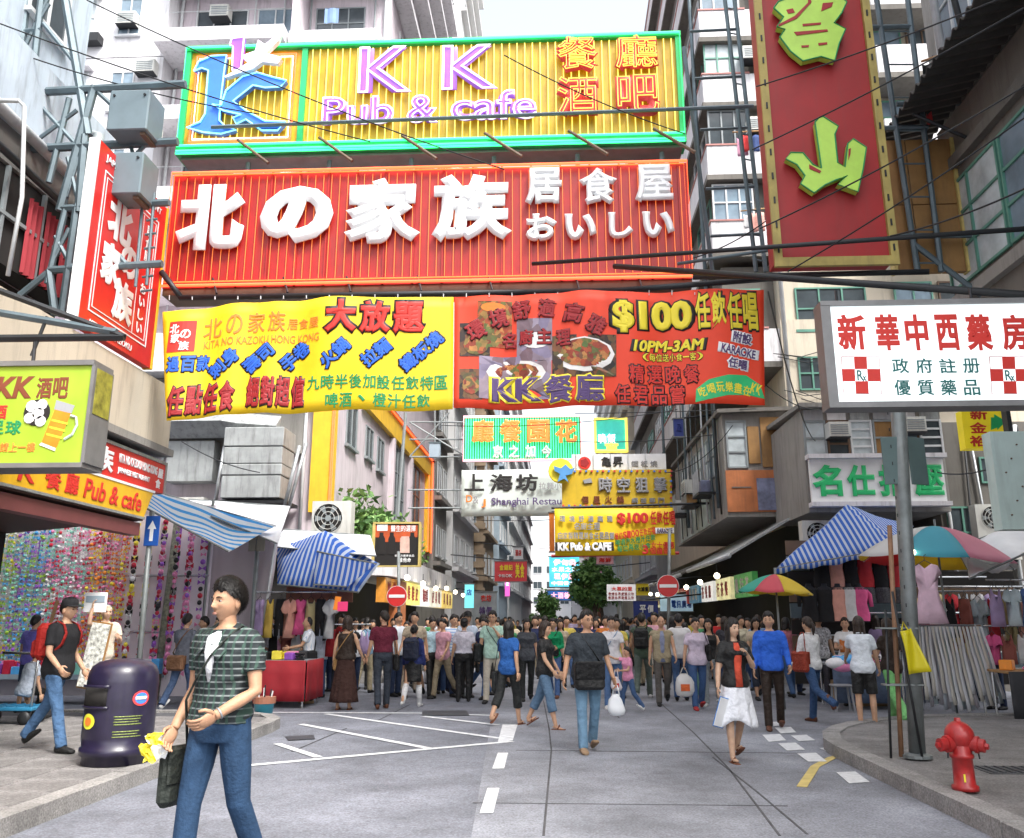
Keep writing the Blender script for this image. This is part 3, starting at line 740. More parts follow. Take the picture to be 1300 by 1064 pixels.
# front gallery over the massage sign
fG = FY(20.7)
gx0, gx1 = atY(1020, 540, 20.7).x, atY(1197, 540, 20.7).x
MB().box(gx0, gx1, 20.8, 24, 3.95, 6.35).build('front_gallery', 'grey_concrete', RB)
MB().add([(gx0 - .1, 20.55, 6.35), (gx1 + .1, 20.55, 6.35), (gx1 + .1, 24, 6.5), (gx0 - .1, 24, 6.5), (gx0 - .1, 20.55, 6.45), (gx1 + .1, 20.55, 6.45), (gx1 + .1, 24, 6.6), (gx0 - .1, 24, 6.6)],
         [(0, 3, 2, 1), (4, 5, 6, 7), (0, 1, 5, 4), (1, 2, 6, 5), (2, 3, 7, 6), (3, 0, 4, 7)]).build('gallery_roof', 'grey_concrete', RB)
ww = (gx1 - gx0) / 6
for k in range(6):
    window(RB, FY(20.8), gx0 + ww * k + .03, gx0 + ww * (k + 1) - .03, 5.25, 6.05, 1, 2 + k % 3, ('grey_frame', 'brown_frame', 'white_frame')[k % 3], ('glass_pale', 'glass', 'glass_pale', 'wood_panel', 'glass_blue', 'glass')[k], sill=False)
    MB().box(gx0 + ww * k + .05, gx0 + ww * (k + 1) - .05, 20.76, 20.8, 6.08, 6.32).build('transom_panel', ('far_grey', 'white_plaster', 'rusty_sheet')[k % 3], RB)
ac_window((gx0 + .72, 5.62), FY(20.75), 'white box air conditioner in the gallery window over the green lettered board', w=.46, h=.34)
ac_window((gx1 - .72, 5.72), FY(20.75), 'white box air conditioner at the far end of the gallery over the green lettered board', w=.46, h=.34)
ac_outdoor(gx0 + .3, 3.2, FY(21.5), 'condenser unit under the green lettered board beside the sloping canopy', .8, .6, .35, 1)
ac_outdoor(10.0, 2.9, FY(21.5), 'double fan condenser unit beside the green lettered board', .9, 1.25, .35, 2)
ac_outdoor(9.9, 4.6, FY(23), 'dark recessed condenser unit high on the gallery block', .9, .8, .35, 1)
MB().box(9.2, 14, 22.2, 24, 0, 6.3).build('side_wall', 'dark_concrete', RB)
MB().box(5.8, 14, 22.5, 24.4, 2.9, 3.4).build('shop_header', 'dark_inside', RB)
# clutter on the old right block: pipes, meter boxes, small windows, cable bundles
rq = random.Random(31)
for k in range(10):
    x = rq.uniform(9.3, 13.5); z = rq.uniform(.6, 5.2); w_ = rq.uniform(.25, .6)
    if k < 4: window(RB, FY(22.2), x, x + .7, 3.6 + .6 * (k % 3), 4.2 + .6 * (k % 3), 2, 1, ('green_frame', 'brown_frame')[k % 2], 'glass', sill=False)
    else: MB().box(x, x + w_, 22.02, 22.2, z, z + rq.uniform(.2, .5)).build('meter_box', ('bare_metal', 'rusty_sheet')[k % 2], RB)
for k in range(9):
    x = 9.3 + .5 * k + rq.uniform(-.1, .1); MB().path([(x, 22.12, .2), (x, 22.12, rq.uniform(3, 4.5)), (x + rq.uniform(-.4, .4), 22.12, 6.2)], rq.uniform(.02, .05), 6).build('wall_pipe', ('pipe_white', 'black_iron', 'bare_metal')[k % 3], RB, True)
for k in range(8):
    y = 24.3 + 1.1 * k; MB().path([(4.36, y, 4.3), (4.34, y + .2, 7), (4.36, y + .1, 9 + k * .7)], rq.uniform(.015, .04), 5).build('wall_pipe', ('black_iron', 'steel_blue', 'pipe_white')[k % 3], RB, True)
for k in range(7):
    x0_, x1_ = rq.uniform(5.9, 6.6), rq.uniform(7.2, 9.0); z = rq.uniform(6.8, 8.9); MB().path([(x0_, 23.85, z), ((x0_ + x1_) / 2, 23.8, z - rq.uniform(.1, .4)), (x1_, 23.85, z + rq.uniform(-.2, .3))], .012, 4).build('wall_cable', 'black_iron', RB)
for x, z in ((6.6, 7.6), (7.6, 7.3)):
    window(RB, FY(23.9 if x < 7 else 24.0), x, x + .7, z, z + .9, 2, 2, 'green_frame', 'glass', sill=False)
for k in range(3):   # caged shelves with clutter on the lowest gallery
    MB().box(3.95, 4.44, 25.4 + 2.6 * k, 26.6 + 2.6 * k, 5.0, 5.06).build('cage_floor', 'black_iron', RB)
    for j in range(7): MB().tube((3.97, 25.45 + 2.6 * k + .18 * j, 5.0), (3.97, 25.45 + 2.6 * k + .18 * j, 5.7), .012, 4).build('cage_bar', 'bare_metal', RB)
    MB().rbox((4.2, 25.9 + 2.6 * k, 5.25), (.3, .5, .36), .03).build('stored_box', ('faded_blue', 'wood_panel', 'rusty_sheet')[k], RB)
# sloping tin canopies along the flank
for k, (y0, y1, xo, z0, zb, m) in enumerate(((22.6, 30, 4.2, 3.1, 4.3, 'rusty_sheet'), (30.3, 38, 4.0, 3.0, 4.0, 'dark_concrete'), (38.3, 50, 3.9, 3.0, 4.0, 'grey_concrete'))):
    MB().add([(xo, y0, z0), (6.3, y0, zb), (6.3, y1, zb), (xo, y1, z0), (xo, y0, z0 + .06), (6.3, y0, zb + .06), (6.3, y1, zb + .06), (xo, y1, z0 + .06)],
             [(0, 3, 2, 1), (4, 5, 6, 7), (0, 1, 5, 4), (1, 2, 6, 5), (2, 3, 7, 6), (3, 0, 4, 7)]).build('tin_canopy', m, RB)
    MB().tube((xo - .02, y0, z0), (xo - .02, y1, z0), .06, 6).build('gutter', 'pipe_white', RB, True)
shopc = [(.1, .5, .12), (.8, .75, .4), (.85, .85, .8), (.15, .4, .6), (.7, .12, .1), (.9, .7, .3)]
for k in range(8):
    MB().box(5.2, 5.35, 25 + 3.2 * k, 27.6 + 3.2 * k, 2.2, 2.85).build('shop_sign', mat('right_shop_sign_%d' % (k % 6), shopc[k % 6], .5, var=.3, vs=3, emit=.22 if k % 6 in (1, 2, 5) else .05), RB)
    for j_, ch_ in enumerate('藥行茶餐廳電話行'[k % 4:k % 4 + 3]): put(RB, ch_, (5.195, 27.2 + 3.2 * k - .75 * j_, 2.52), .5, .45, .01, mat('shop_ink', (.4, .02, .03), .6) if k % 6 in (1, 2, 5) else mat('shop_ink_white', (.75, .75, .7), .6), rz=-PI / 2, bold=.03, name='character')

# near right building: dark, corrugated canopy, green window grid
RN = thing('dark_right_building', 'dark near building with corrugated canopy and green framed window grid', 'building', (10, 8, 0))
f65 = FXm(6.5)
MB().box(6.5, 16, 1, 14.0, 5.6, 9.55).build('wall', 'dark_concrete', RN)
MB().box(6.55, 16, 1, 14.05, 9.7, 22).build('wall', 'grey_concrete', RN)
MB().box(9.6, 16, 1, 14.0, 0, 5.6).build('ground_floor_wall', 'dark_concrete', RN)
mb = MB(); n = 60
mb.sheet(lambda a, b: (6.52 - 1.0 * b, 1 + 13.3 * a, 9.66 - .22 * b + .045 * math.sin(a * n * 2 * PI)), n * 6, 2, .02); mb.build('corrugated_canopy', 'corrugated', RN)
for y in (4, 7, 10, 13): MB().tube((6.5, y, 8.9), (5.7, y, 9.35), .03, 6).build('canopy_bracket', 'black_iron', RN)
for j in range(6):
    window(RN, f65, 2.2 + 2.0 * j, 4.1 + 2.0 * j, 6.75, 8.4, 2, 3, 'green_frame', 'glass_pale' if j % 2 else 'glass_blue', sill=False)
MB().fbox(f65, 1.5, 14.0, 8.62, 8.8, 0, .12).build('ledge', 'dark_concrete', RN)
MB().fbox(f65, 1.5, 14.0, 6.4, 6.6, 0, .12).build('ledge', 'grey_concrete', RN)
for j in range(5): window(RN, FXm(6.55), 3 + 2.2 * j, 4.8 + 2.2 * j, 10.6, 12.4, 3, 2, 'white_frame', 'glass_blue')
MB().path([(6.4, 13.2, 9.9), (6.3, 13.2, 14), (6.4, 12.6, 18)], .07, 8).build('drain_pipe', 'pipe_white', RN, True)
MB().path([(6.4, 12.4, 9.9), (6.35, 13.0, 14)], .05, 8).build('drain_pipe', 'black_iron', RN, True)
# further right side of the street
tower('grey_right_house', 'grey house with window rows beyond the gallery block', 5.6, 16, 52.5, 64, 24, 'far_grey', street=-1, front=False)
tower('cream_right_house', 'cream house beyond the grey house past the gallery block', 5.2, 16, 64.5, 84, 30, 'cream_plaster', street=-1, front=True, nf=4)
tower('pale_right_tower', 'pale tower beyond the cream house, above the trees', 5.4, 16, 85, 120, 38, 'far_white', street=-1, nf=4, wy=4)
tower('brown_right_house', 'brownish far house beyond the pale tower', 5.0, 16, 121, 180, 22, 'terracotta', street=-1, nf=4, wy=5)

# ================================================================== signs
mat('sign_yellow', (.55, .36, .012), .45, var=.3, vs=1.2, dirt=.5)
mat('sign_red', (.4, .012, .01), .45, var=.25, vs=1.2, dirt=.4)
mat('sign_green', (.02, .5, .16), .45, var=.15)
mat('sign_purple', (.36, .12, .62), .4, var=.1)
mat('sign_blue', (.06, .22, .75), .4, var=.12)
mat('sign_white', (.82, .83, .84), .45, var=.06, vs=3)
mat('sign_crimson', (.66, .05, .06), .45, var=.15)
mat('neon_yellow', (.9, .8, .2), .4, var=0, emit=.4, ecol=(1, .78, .1))
mat('neon_orange', (.8, .2, .05), .4, var=0, emit=.32, ecol=(1, .24, .04))
mat('neon_green', (.1, .9, .4), .4, var=0, emit=.6, ecol=(.06, 1, .34))
mat('neon_pink', (.9, .5, .6), .4, var=0, emit=.6, ecol=(1, .4, .45))
mat('neon_white', (.9, .9, .95), .4, var=0, emit=.6, ecol=(1, .92, 1))
mat('neon_lilac', (.85, .75, .95), .4, var=0, emit=.45, ecol=(.9, .8, 1))
mat('neon_blue', (.3, .7, .95), .4, var=0, emit=.45, ecol=(.2, .7, 1))
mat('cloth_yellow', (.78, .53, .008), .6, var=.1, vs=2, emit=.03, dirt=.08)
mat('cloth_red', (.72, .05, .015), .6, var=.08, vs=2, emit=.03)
mat('ink_red', (.62, .03, .02), .6, var=.05)
mat('ink_maroon', (.3, .012, .016), .6, var=.05)
mat('ink_black', (.014, .012, .012), .6, var=.05)
mat('ink_blue', (.02, .12, .62), .6, var=.05)
mat('ink_green', (.01, .25, .08), .6, var=.05)
mat('ink_yellow', (.85, .7, .04), .6, var=.05)
mat('ink_purple', (.09, .05, .16), .6, var=.05)
mat('ink_orange', (.8, .22, .03), .6, var=.05)
mat('ink_brown', (.2, .05, .02), .6, var=.05)
mat('ink_grey', (.3, .3, .31), .6, var=.1)
mat('lit_white', (.85, .92, .93), .4, var=.03, vs=1, emit=.3)
mat('sign_frame_grey', (.2, .2, .2), .5, metal=.3, var=.2)
mat('ink_teal', (.01, .13, .12), .6, var=.05)
mat('sign_lime', (.45, .62, .02), .5, var=.12, dirt=.1)
mat('pale_mint', (.55, .68, .64), .6, var=.08, dirt=.18)
foodmat('food_dark', ((.02, .012, .01), (.06, .03, .02), (.3, .1, .03), (.1, .1, .03)), 12)
foodmat('food_red', ((.2, .02, .015), (.55, .08, .02), (.7, .3, .08), (.12, .2, .04), (.3, .03, .02)), 13)
foodmat('food_lilac', ((.3, .25, .4), (.5, .42, .55), (.22, .12, .14), (.45, .35, .42)), 5)
mat('plate', (.75, .72, .7), .3, var=.06)

def panel_px(name, m, parent, tl, br, Y, d0, d1, off=0):
    """box on the plane Y between two photo corners; d0, d1 = depths behind and in front"""
    a, b = atY(*tl, Y), atY(*br, Y)
    return MB().box(a.x, b.x, Y - d1, Y - d0, b.z, a.z).build(name, m, parent)
def frame_tubes(parent, x0, x1, z0, z1, Y, r, m, name='neon_border'):
    return MB().path([(x0, Y, z0), (x1, Y, z0), (x1, Y, z1), (x0, Y, z1), (x0, Y, z0), (x1, Y, z0)], r, 6).build(name, m, parent)
def ppoly(parent, pts, Y, m, name, d=.06, off=0):
    P = [atY(*p, Y) for p in pts]
    return MB().prism([(p.x, p.z) for p in P][::-1], FY(Y - off), 0, d).build(name, m, parent)
def poutline(parent, pts, Y, m, name, r=.018, off=.08, close=True):
    P = [atY(*p, Y) + Vector((0, -off, 0)) for p in pts]
    return MB().path(P + (P[:1] if close else []), r, 5).build(name, m, parent)

# ---------------------------------------------------------------- big yellow pub sign
Y0 = 14.0
KX0, KX1, KZ0, KZ1 = -6.58, 2.22, 9.64, 11.58
KS = thing('neon_sign', 'huge yellow neon sign reading KK Pub & cafe with a green border', 'sign', ((KX0 + KX1) / 2, Y0, KZ0))
MB().box(KX0, KX1, Y0, Y0 + .35, KZ0, KZ1).build('panel', 'sign_yellow', KS)
lx = atY(385, 120, Y0).x
for (a, b, c, d) in ((KX0 - .06, KX1 + .06, KZ1, KZ1 + .1), (KX0 - .06, KX1 + .06, KZ0 - .15, KZ0)):
    MB().box(a, b, Y0 - .08, Y0 + .36, c + .002, d - .002).build('border', 'sign_green', KS)
for x in (KX0 - .06, KX1 - .04, lx - .05): MB().box(x, x + .1, Y0 - .06, Y0 - .001, KZ0, KZ1).build('border', 'sign_green', KS)
MB().box(KX0, KX1, Y0 + .02, Y0 + .5, KZ0 - .2, KZ0 - .155).build('underside', 'sign_frame_grey', KS)
t = MB()
n = 48
for i in range(n):
    x = lx + .14 + (KX1 - lx - .25) * i / (n - 1); t.tube((x, Y0 - .04, KZ0 + .03), (x, Y0 - .04, KZ1 - .03), .012, 5)
for i in range(14):
    x = KX0 + .25 + (lx - KX0 - .5) * i / 13; t.tube((x, Y0 - .03, KZ0 + .12), (x, Y0 - .03, KZ1 - .12), .009, 5)
t.build('neon_tubes', 'neon_yellow', KS, kind='stuff')
frame_tubes(KS, KX0 - .04, KX1 + .03, KZ0 + .01, KZ1 + .05, Y0 - .1, .022, 'neon_green')
frame_tubes(KS, KX0 - .04, KX1 + .03, KZ0 - .14, KZ0 - .09, Y0 - .1, .018, 'neon_green')
frame_tubes(KS, KX0 + .16, lx - .16, KZ0 + .1, KZ1 - .12, Y0 - .06, .022, 'neon_red')
frame_tubes(KS, KX0 + .21, lx - .21, KZ0 + .15, KZ1 - .17, Y0 - .06, .014, 'neon_white')
# logo: a blue letter like a running figure
logo = ([(250, 96), (256, 84), (272, 77), (291, 76), (288, 96), (283, 138), (282, 158), (290, 166), (303, 170), (284, 175), (262, 173), (241, 167), (258, 160), (264, 150), (266, 120), (268, 95), (260, 92)],
        [(291, 122), (312, 104), (330, 99), (350, 105), (367, 109), (360, 117), (340, 118), (325, 115), (300, 135), (318, 148), (340, 160), (366, 161), (356, 172), (336, 172), (316, 158), (304, 164), (300, 156), (310, 152), (288, 147), (274, 139), (285, 140)])
for i, pts in enumerate(logo):
    ppoly(KS, pts, Y0, 'sign_blue', 'logo_stroke', .1, .02 + .03 * i); poutline(KS, pts, Y0, 'neon_blue', 'neon_outline', .016, .14 + .03 * i)
for i, pts in enumerate(([(297, 66), (300, 58), (315, 56), (311, 97), (300, 98), (301, 68)], [(313, 82), (330, 76), (334, 62), (342, 68), (362, 52), (358, 62), (341, 78), (362, 84), (358, 90), (338, 88), (326, 97), (306, 103), (292, 108), (310, 98), (322, 90)])):
    ppoly(KS, pts, Y0, 'sign_purple' if i == 0 else 'sign_white', 'logo_figure', .1, .1 + .03 * i); poutline(KS, pts, Y0, 'neon_lilac', 'neon_outline', .014, .22 + .03 * i)
for txt, x0, y0, x1, y1 in (('K', 458, 65, 524, 121), ('K', 563, 63, 632, 117), ('Pub', 412, 128, 501, 162), ('&', 519, 126, 557, 160), ('cafe', 574, 120, 681, 156)):
    ptext(KS, txt, x0, y0, x1, y1, Y0, 'sign_purple', bold=.05, depth=.05, off=.06)
    ptext(KS, txt, x0 - 1, y0 - 1, x1 + 1, y1 + 1, Y0, 'neon_lilac', depth=.03, off=.115, outline=.014 if len(txt) < 3 else .016, name='neon_outline')
for ch, x0, y0, x1, y1 in (('餐', 706, 52, 759, 97), ('廳', 779, 50, 835, 95), ('酒', 706, 102, 760, 153), ('吧', 781, 100, 837, 152)):
    ptext(KS, ch, x0, y0, x1, y1, Y0, 'sign_crimson', bold=.1, depth=.1, off=.06)
    ptext(KS, ch, x0 + 2, y0 + 2, x1 - 2, y1 - 2, Y0, 'neon_yellow', depth=.03, off=.17, outline=.009, name='neon_outline')
for i in range(6):   # struts down to the red sign
    x = KX0 + 1.2 + 1.45 * i
    MB().tube((x, Y0 + .1, KZ0 - .25), (x, Y0 + .1, 9.1), .045, 6).build('strut', 'steel_blue', KS)
    MB().tube((x - .15, Y0 - .1, KZ0 + .1), (x + .5, Y0 - .3, 9.16), .03, 6).build('strut', 'brown_frame', KS)
MB().tube((KX0 + .6, Y0 - .2, KZ0 + .3), (KX1 + 1.2, Y0 - .2, KZ0 + .42), .035, 6).build('rail', 'steel_blue', KS)

# ---------------------------------------------------------------- big red sign
RX0, RX1, RZ0, RZ1 = -6.65, 2.26, 7.02, 9.13
RS = thing('neon_sign', 'huge red neon sign with big white raised characters', 'sign', ((RX0 + RX1) / 2, Y0, RZ0))
MB().box(RX0, RX1, Y0, Y0 + .3, RZ0, RZ1).build('panel', 'sign_red', RS)
MB().box(RX0, RX1, Y0 + .02, Y0 + .6, RZ0 - .12, RZ0 - .003).build('underside', 'brown_frame', RS)
t = MB(); n = 62
for i in range(n):
    x = RX0 + .12 + (RX1 - RX0 - .24) * i / (n - 1); t.tube((x, Y0 - .04, RZ0 + .12), (x, Y0 - .04, RZ1 - .08), .006, 5)
t.build('neon_tubes', 'neon_orange', RS, kind='stuff')
frame_tubes(RS, RX0, RX1, RZ0 + .02, RZ1, Y0 - .08, .024, 'neon_red'); frame_tubes(RS, RX0 + .05, RX1 - .05, RZ0 + .08, RZ1 - .05, Y0 - .08, .012, 'neon_orange')
for i in range(18): MB().box(RX0 + .25 + i * .5, RX0 + .28 + i * .5, Y0 - .03, Y0 - .001, RZ0, RZ1).build('panel_rib', 'sign_red', RS)
for ch, x0, y0, x1, y1, bo in (('北', 228, 238, 313, 320, .06), ('の', 333, 240, 425, 312, .07), ('家', 440, 230, 535, 312, .05), ('族', 550, 225, 650, 310, .05), ('居', 667, 217, 713, 263, .05), ('食', 735, 217, 783, 263, .05), ('屋', 805, 213, 853, 260, .05),
                            ('お', 668, 275, 707, 309, .06), ('い', 717, 275, 757, 308, .06), ('し', 772, 273, 803, 306, .06), ('い', 815, 272, 855, 305, .06)):
    ptext(RS, ch, x0, y0, x1, y1, Y0, 'sign_white', bold=bo, depth=.11, off=.05)

# ---------------------------------------------------------------- steel sign truss on the corner building
TR = thing('sign_truss', 'blue grey steel truss on the corner building carrying the big neon signs', 'truss', (-7.8, 14.0, 5.5))
def seg(a, b, r=.045, Y=12.5, Yb=None, name='truss_bar', m='steel_blue', parent=None):
    return MB().tube(atY(*a, Y), atY(*b, Yb or Y), r, 6).build(name, m, parent or TR)
for a, b, r in (((78, -30), (112, 172), .07), ((37, -40), (20, 128), .07), ((57, -40), (30, 200), .06), ((30, 118), (236, 107), .07), ((15, 190), (226, 180), .07), ((78, 265), (215, 257), .06), ((62, 343), (206, 335), .06),
                ((120, 110), (76, 268), .07), ((88, 125), (62, 232), .05), ((108, 172), (100, 270), .07), ((98, 260), (78, 402), .06), ((84, 262), (60, 360), .05), ((55, 30), (92, 76), .04), ((40, 122), (98, 185), .04), ((98, 140), (36, 186), .035),
                ((92, 76), (112, 172), .03), ((20, 42), (52, 38), .05), ((22, 80), (60, 0), .035), ((62, 5), (30, 60), .035), ((86, 200), (98, 250), .035), ((100, 200), (84, 250), .035), ((70, 300), (92, 340), .035), ((88, 290), (68, 330), .035),
                ((125, 118), (160, 150), .04), ((188, 180), (158, 212), .035), ((105, 268), (160, 335), .04), ((165, 182), (188, 262), .03), ((62, 345), (25, 375), .05), ((62, 343), (70, 400), .06)):
    seg(a, b, r)
for i in range(7): seg((187 - i * 1.3, 262 + 18 * i), (201 - i * 1.3, 260 + 18 * i), .02)
seg((196, 245), (186, 362), .025); seg((182, 245), (172, 364), .025)
for (x0, y0, x1, y1, nm) in ((148, 126, 198, 176, 'upper'), (136, 204, 190, 256, 'lower')):
    c, w, h = pxbox(x0, y0, x1, y1, 12.3)
    b = thing('transformer_box', 'grey steel transformer box on the sign truss, the %s of two' % nm, 'box', c - Vector((0, 0, h / 2)), group='transformer boxes on the truss')
    MB().rbox(c, (w, .55, h), .02).build('casing', mat('box_grey', (.16, .21, .235), .45, metal=.2, var=.1), b)
    for sx in (-.38, .38): MB().tube(c + Vector((w * sx, -.3, h * .35)), c + Vector((w * sx, -.26, h * .35)), .02, 8).build('bolt', 'black_iron', b)
    MB().box(c.x + w * .3, c.x + w * .42, c.y - .2, c.y + .2, c.z - h / 2 - .05, c.z - h / 2 - .002).build('cable_gland', 'brown_frame', b)
# steel brackets out of the parapet
BR = thing('steel_bracket', 'dark steel triangular bracket reaching out over the lime lightbox', 'bracket', (-6.0, 9.6, 5.0))
for a, b, r, m in (((-20, 362), (158, 428), .04, 'black_iron'), ((-20, 394), (148, 422), .045, 'steel_blue'), ((-20, 430), (158, 428), .045, 'black_iron'), ((60, 402), (40, 452), .02, 'black_iron'), ((45, 430), (42, 460), .02, 'black_iron')):
    MB().tube(atY(*a, 9.4), atY(*b, 9.4), r, 6).build('bar', m, BR)
tag(MB().path([atY(-6, 128, 9), atY(24, 128, 9), atY(31, 135, 9), atY(28, 250, 9), atY(10, 350, 9)], .025, 6).build('conduit', 'pipe_white', None, True), 'thin white conduit bent down in front of the corner building', 'pipe')

# ---------------------------------------------------------------- long cloth banners
def bwarp(p):
    """gentle folds of the cloth"""
    x, z = p.x, p.z
    d = .1 * math.sin(x * 1.7 + .6 * z) + .05 * math.sin(x * 6.3 + 2 * math.sin(x * 1.3) - z * .8) + .04 * math.sin(x * 4.1 + z * 1.1) + .03 * math.sin(x * 9 + .5 * z) * max(0, min(1, (-5 - x) * .8 + .6))
    dz = .02 * math.sin(x * 3.3)
    if x < -4.6: dz += (x + 4.6) * .085
    return Vector((x, p.y + d * .55, z + dz))
YB = 13.75
def banner(label, m, tl, tr, br, bl, nm='banner'):
    c = [atY(*q, YB) for q in (tl, tr, br, bl)]
    o = thing(nm, label, 'banner', ((c[0].x + c[1].x) / 2, YB, (c[2].z + c[3].z) / 2))
    def fn(a, b):
        top, bot = c[0].lerp(c[1], a), c[3].lerp(c[2], a); p = top.lerp(bot, b)
        return bwarp(p)
    MB().sheet(fn, 60, 10, .006).build('cloth', m, o, True); return o
e_ = bwarp(Vector((-6.5, YB, 6))).z - 6
BY = banner('long yellow cloth banner with blue, red and green characters', 'cloth_yellow', (208, 384), (575, 376), (575, 521), (216, 524))
BRD = banner('orange red cloth banner printed with $100 and food pictures', 'cloth_red', (576, 376), (970, 366), (972, 512), (576, 520))
BW = dict(warp=bwarp, depth=.004, off=.014)
def btext(o, txt, x0, y0, x1, y1, m, **k):
    kw = dict(BW); kw.update(k); ptext(o, txt, x0, y0, x1, y1, YB, m, **kw)
a, w, h = pxbox(217, 398, 249, 437, YB)
MB().sheet(lambda s, t: bwarp(Vector((a.x - w / 2 + w * s, YB - .012, a.z + h / 2 - h * t))), 6, 6, .003).build('printed_square', 'ink_red', BY)
for ch, x, y in (('北', 225, 408), ('の', 238, 415), ('家', 226, 420), ('族', 236, 430)): btext(BY, ch, x - 6, y - 6, x + 6, y + 6, 'sign_white', bold=.03, off=.024)
for ch, x0, x1, y0 in (('北', 258, 282, 397), ('の', 288, 308, 396), ('家', 314, 336, 394), ('族', 340, 362, 393)): btext(BY, ch, x0, y0, x1, y0 + 26, 'ink_orange', bold=.015)
btext(BY, '居食屋', 364, 403, 406, 416, 'ink_orange', bold=.01)
btext(BY, 'KITA NO KAZOKU HONG KONG', 258, 424, 406, 434, 'ink_orange', bold=.01)
btext(BY, '大放題', 412, 383, 541, 424, 'ink_red', bold=.05, edge='ink_black', ebold=.07)
btext(BY, '過百款', 215, 443, 266, 463, 'ink_blue', bold=.03, edge='ink_black', ebold=.06)
for s_, cx, cy in (('刺身', 284, 457), ('壽司', 327, 453), ('手卷', 374, 450), ('火鍋', 425, 450), ('拉麵', 478, 449), ('鐵板燒', 535, 446)):
    c, w, h = pxbox(cx - 10.5 * len(s_), cy - 10, cx + 10.5 * len(s_), cy + 10, YB)
    put(BY, s_, c + Vector((0, -.014, 0)), w * 1.07, h * 1.16, .004, 'ink_black', roll=R(42), bold=.1, warp=bwarp, name='character_outline')
    put(BY, s_, c + Vector((0, -.02, 0)), w, h, .004, 'ink_blue', roll=R(42), bold=.035, warp=bwarp, name='character')
btext(BY, '任點任食', 216, 481, 298, 519, 'ink_maroon', bold=.045, edge='ink_black', ebold=.05)
btext(BY, '絕對超值', 311, 476, 386, 515, 'ink_maroon', bold=.045, edge='ink_black', ebold=.05)
btext(BY, '九時半後加設任飲特區', 389, 477, 569, 495, 'ink_green', bold=.02)
btext(BY, '啤酒', 412, 500, 448, 519, 'ink_green', bold=.02); btext(BY, '、', 455, 503, 465, 512, 'ink_green', bold=.03); btext(BY, '橙汁任飲', 474, 500, 547, 518, 'ink_green', bold=.02)
def bprint(pts, m, nm, off=.004, n=1):
    P = [atY(*p, YB) for p in pts]; cx = sum((p for p in P), Vector()) / len(P)
    mb = MB(); k = len(P); ring = []
    for i in range(k):
        for s in range(3): ring.append(P[i].lerp(P[(i + 1) % k], s / 3))
    off += .008
    vs = [bwarp(cx) + Vector((0, -off, 0))] + [bwarp(cx.lerp(p, .5)) + Vector((0, -off, 0)) for p in ring] + [bwarp(p) + Vector((0, -off, 0)) for p in ring]
    q = len(ring)
    fs = [(0, 1 + i, 1 + (i + 1) % q) for i in range(q)] + [(1 + i, 1 + q + i, 1 + q + (i + 1) % q, 1 + (i + 1) % q) for i in range(q)]
    return mb.add(vs, [f[::-1] for f in fs]).build(nm, m, BRD)
def ell(cx, cy, rx, ry, n=12): return [(cx + rx * math.cos(2 * PI * i / n), cy + ry * math.sin(2 * PI * i / n)) for i in range(n)]
bprint([(583, 410), (622, 410), (622, 453), (583, 453)], 'food_dark', 'food_picture'); bprint([(583, 469), (612, 469), (612, 508), (583, 508)], 'food_dark', 'food_picture')
bprint([(606, 382), (650, 382), (650, 440), (606, 440)], 'food_red', 'food_picture', .007); bprint([(656, 404), (701, 404), (701, 457), (656, 457)], 'food_lilac', 'food_picture', .01)
bprint([(701, 427), (782, 427), (782, 480), (701, 480)], 'food_dark', 'food_picture', .007); bprint([(608, 452), (700, 452), (700, 506), (608, 506)], 'food_lilac', 'food_picture', .012)
bprint(ell(742, 452, 38, 22), 'plate', 'food_picture', .012); bprint(ell(742, 450, 33, 18), 'food_red', 'food_picture', .017)
bprint(ell(655, 472, 38, 16), 'plate', 'food_picture', .018); bprint(ell(656, 471, 28, 11), 'food_red', 'food_picture', .022); bprint(ell(604, 438, 16, 13), 'food_red', 'food_picture', .012); bprint(ell(598, 490, 11, 12), 'food_red', 'food_picture', .01)
bprint(ell(626, 390, 16, 6), 'ink_orange', 'food_picture', .012); bprint(ell(680, 432, 18, 10), 'plate', 'food_picture', .016)
for ch, x, y, r_ in (('環', 604, 420, 30), ('境', 633, 404, 18), ('舒', 662, 393, 6), ('適', 695, 392, -5), ('高', 728, 400, -16), ('雅', 757, 415, -28)):
    btext(BRD, ch, x - 12, y - 12, x + 12, y + 12, 'ink_maroon', bold=.04, edge='ink_black', ebold=.035, roll=R(r_), off=.03)
for ch, x, y in (('名', 646, 431), ('廚', 668, 428), ('主', 691, 427), ('理', 715, 430)): btext(BRD, ch, x - 9, y - 10, x + 9, y + 10, 'ink_maroon', bold=.035, edge='ink_black', ebold=.03, off=.03)
btext(BRD, 'KK', 624, 479, 688, 509, 'ink_purple', bold=.05, edge='ink_yellow', ebold=.06, off=.035)
btext(BRD, '餐廳', 690, 477, 768, 512, 'ink_purple', bold=.03, edge='ink_yellow', ebold=.05, off=.035)
btext(BRD, '$100', 777, 381, 879, 423, 'ink_yellow', bold=.06, edge='ink_black', ebold=.05); btext(BRD, '任飲任唱', 882, 371, 963, 418, 'ink_yellow', bold=.03, edge='ink_black', ebold=.05, slope=-.03)
btext(BRD, '10PM-3AM', 803, 431, 895, 446, 'ink_yellow', bold=.04, edge='ink_black', ebold=.05, shear=.2); btext(BRD, '(每位送小食一客)', 815, 448, 893, 458, 'ink_yellow', bold=.01, edge='ink_black', ebold=.06)
btext(BRD, '精選晚餐', 796, 464, 890, 487, 'ink_red', bold=.02, edge='ink_black', ebold=.07, gap=.2); btext(BRD, '任君品嘗', 778, 490, 872, 513, 'ink_red', bold=.02, edge='ink_black', ebold=.07, gap=.2)
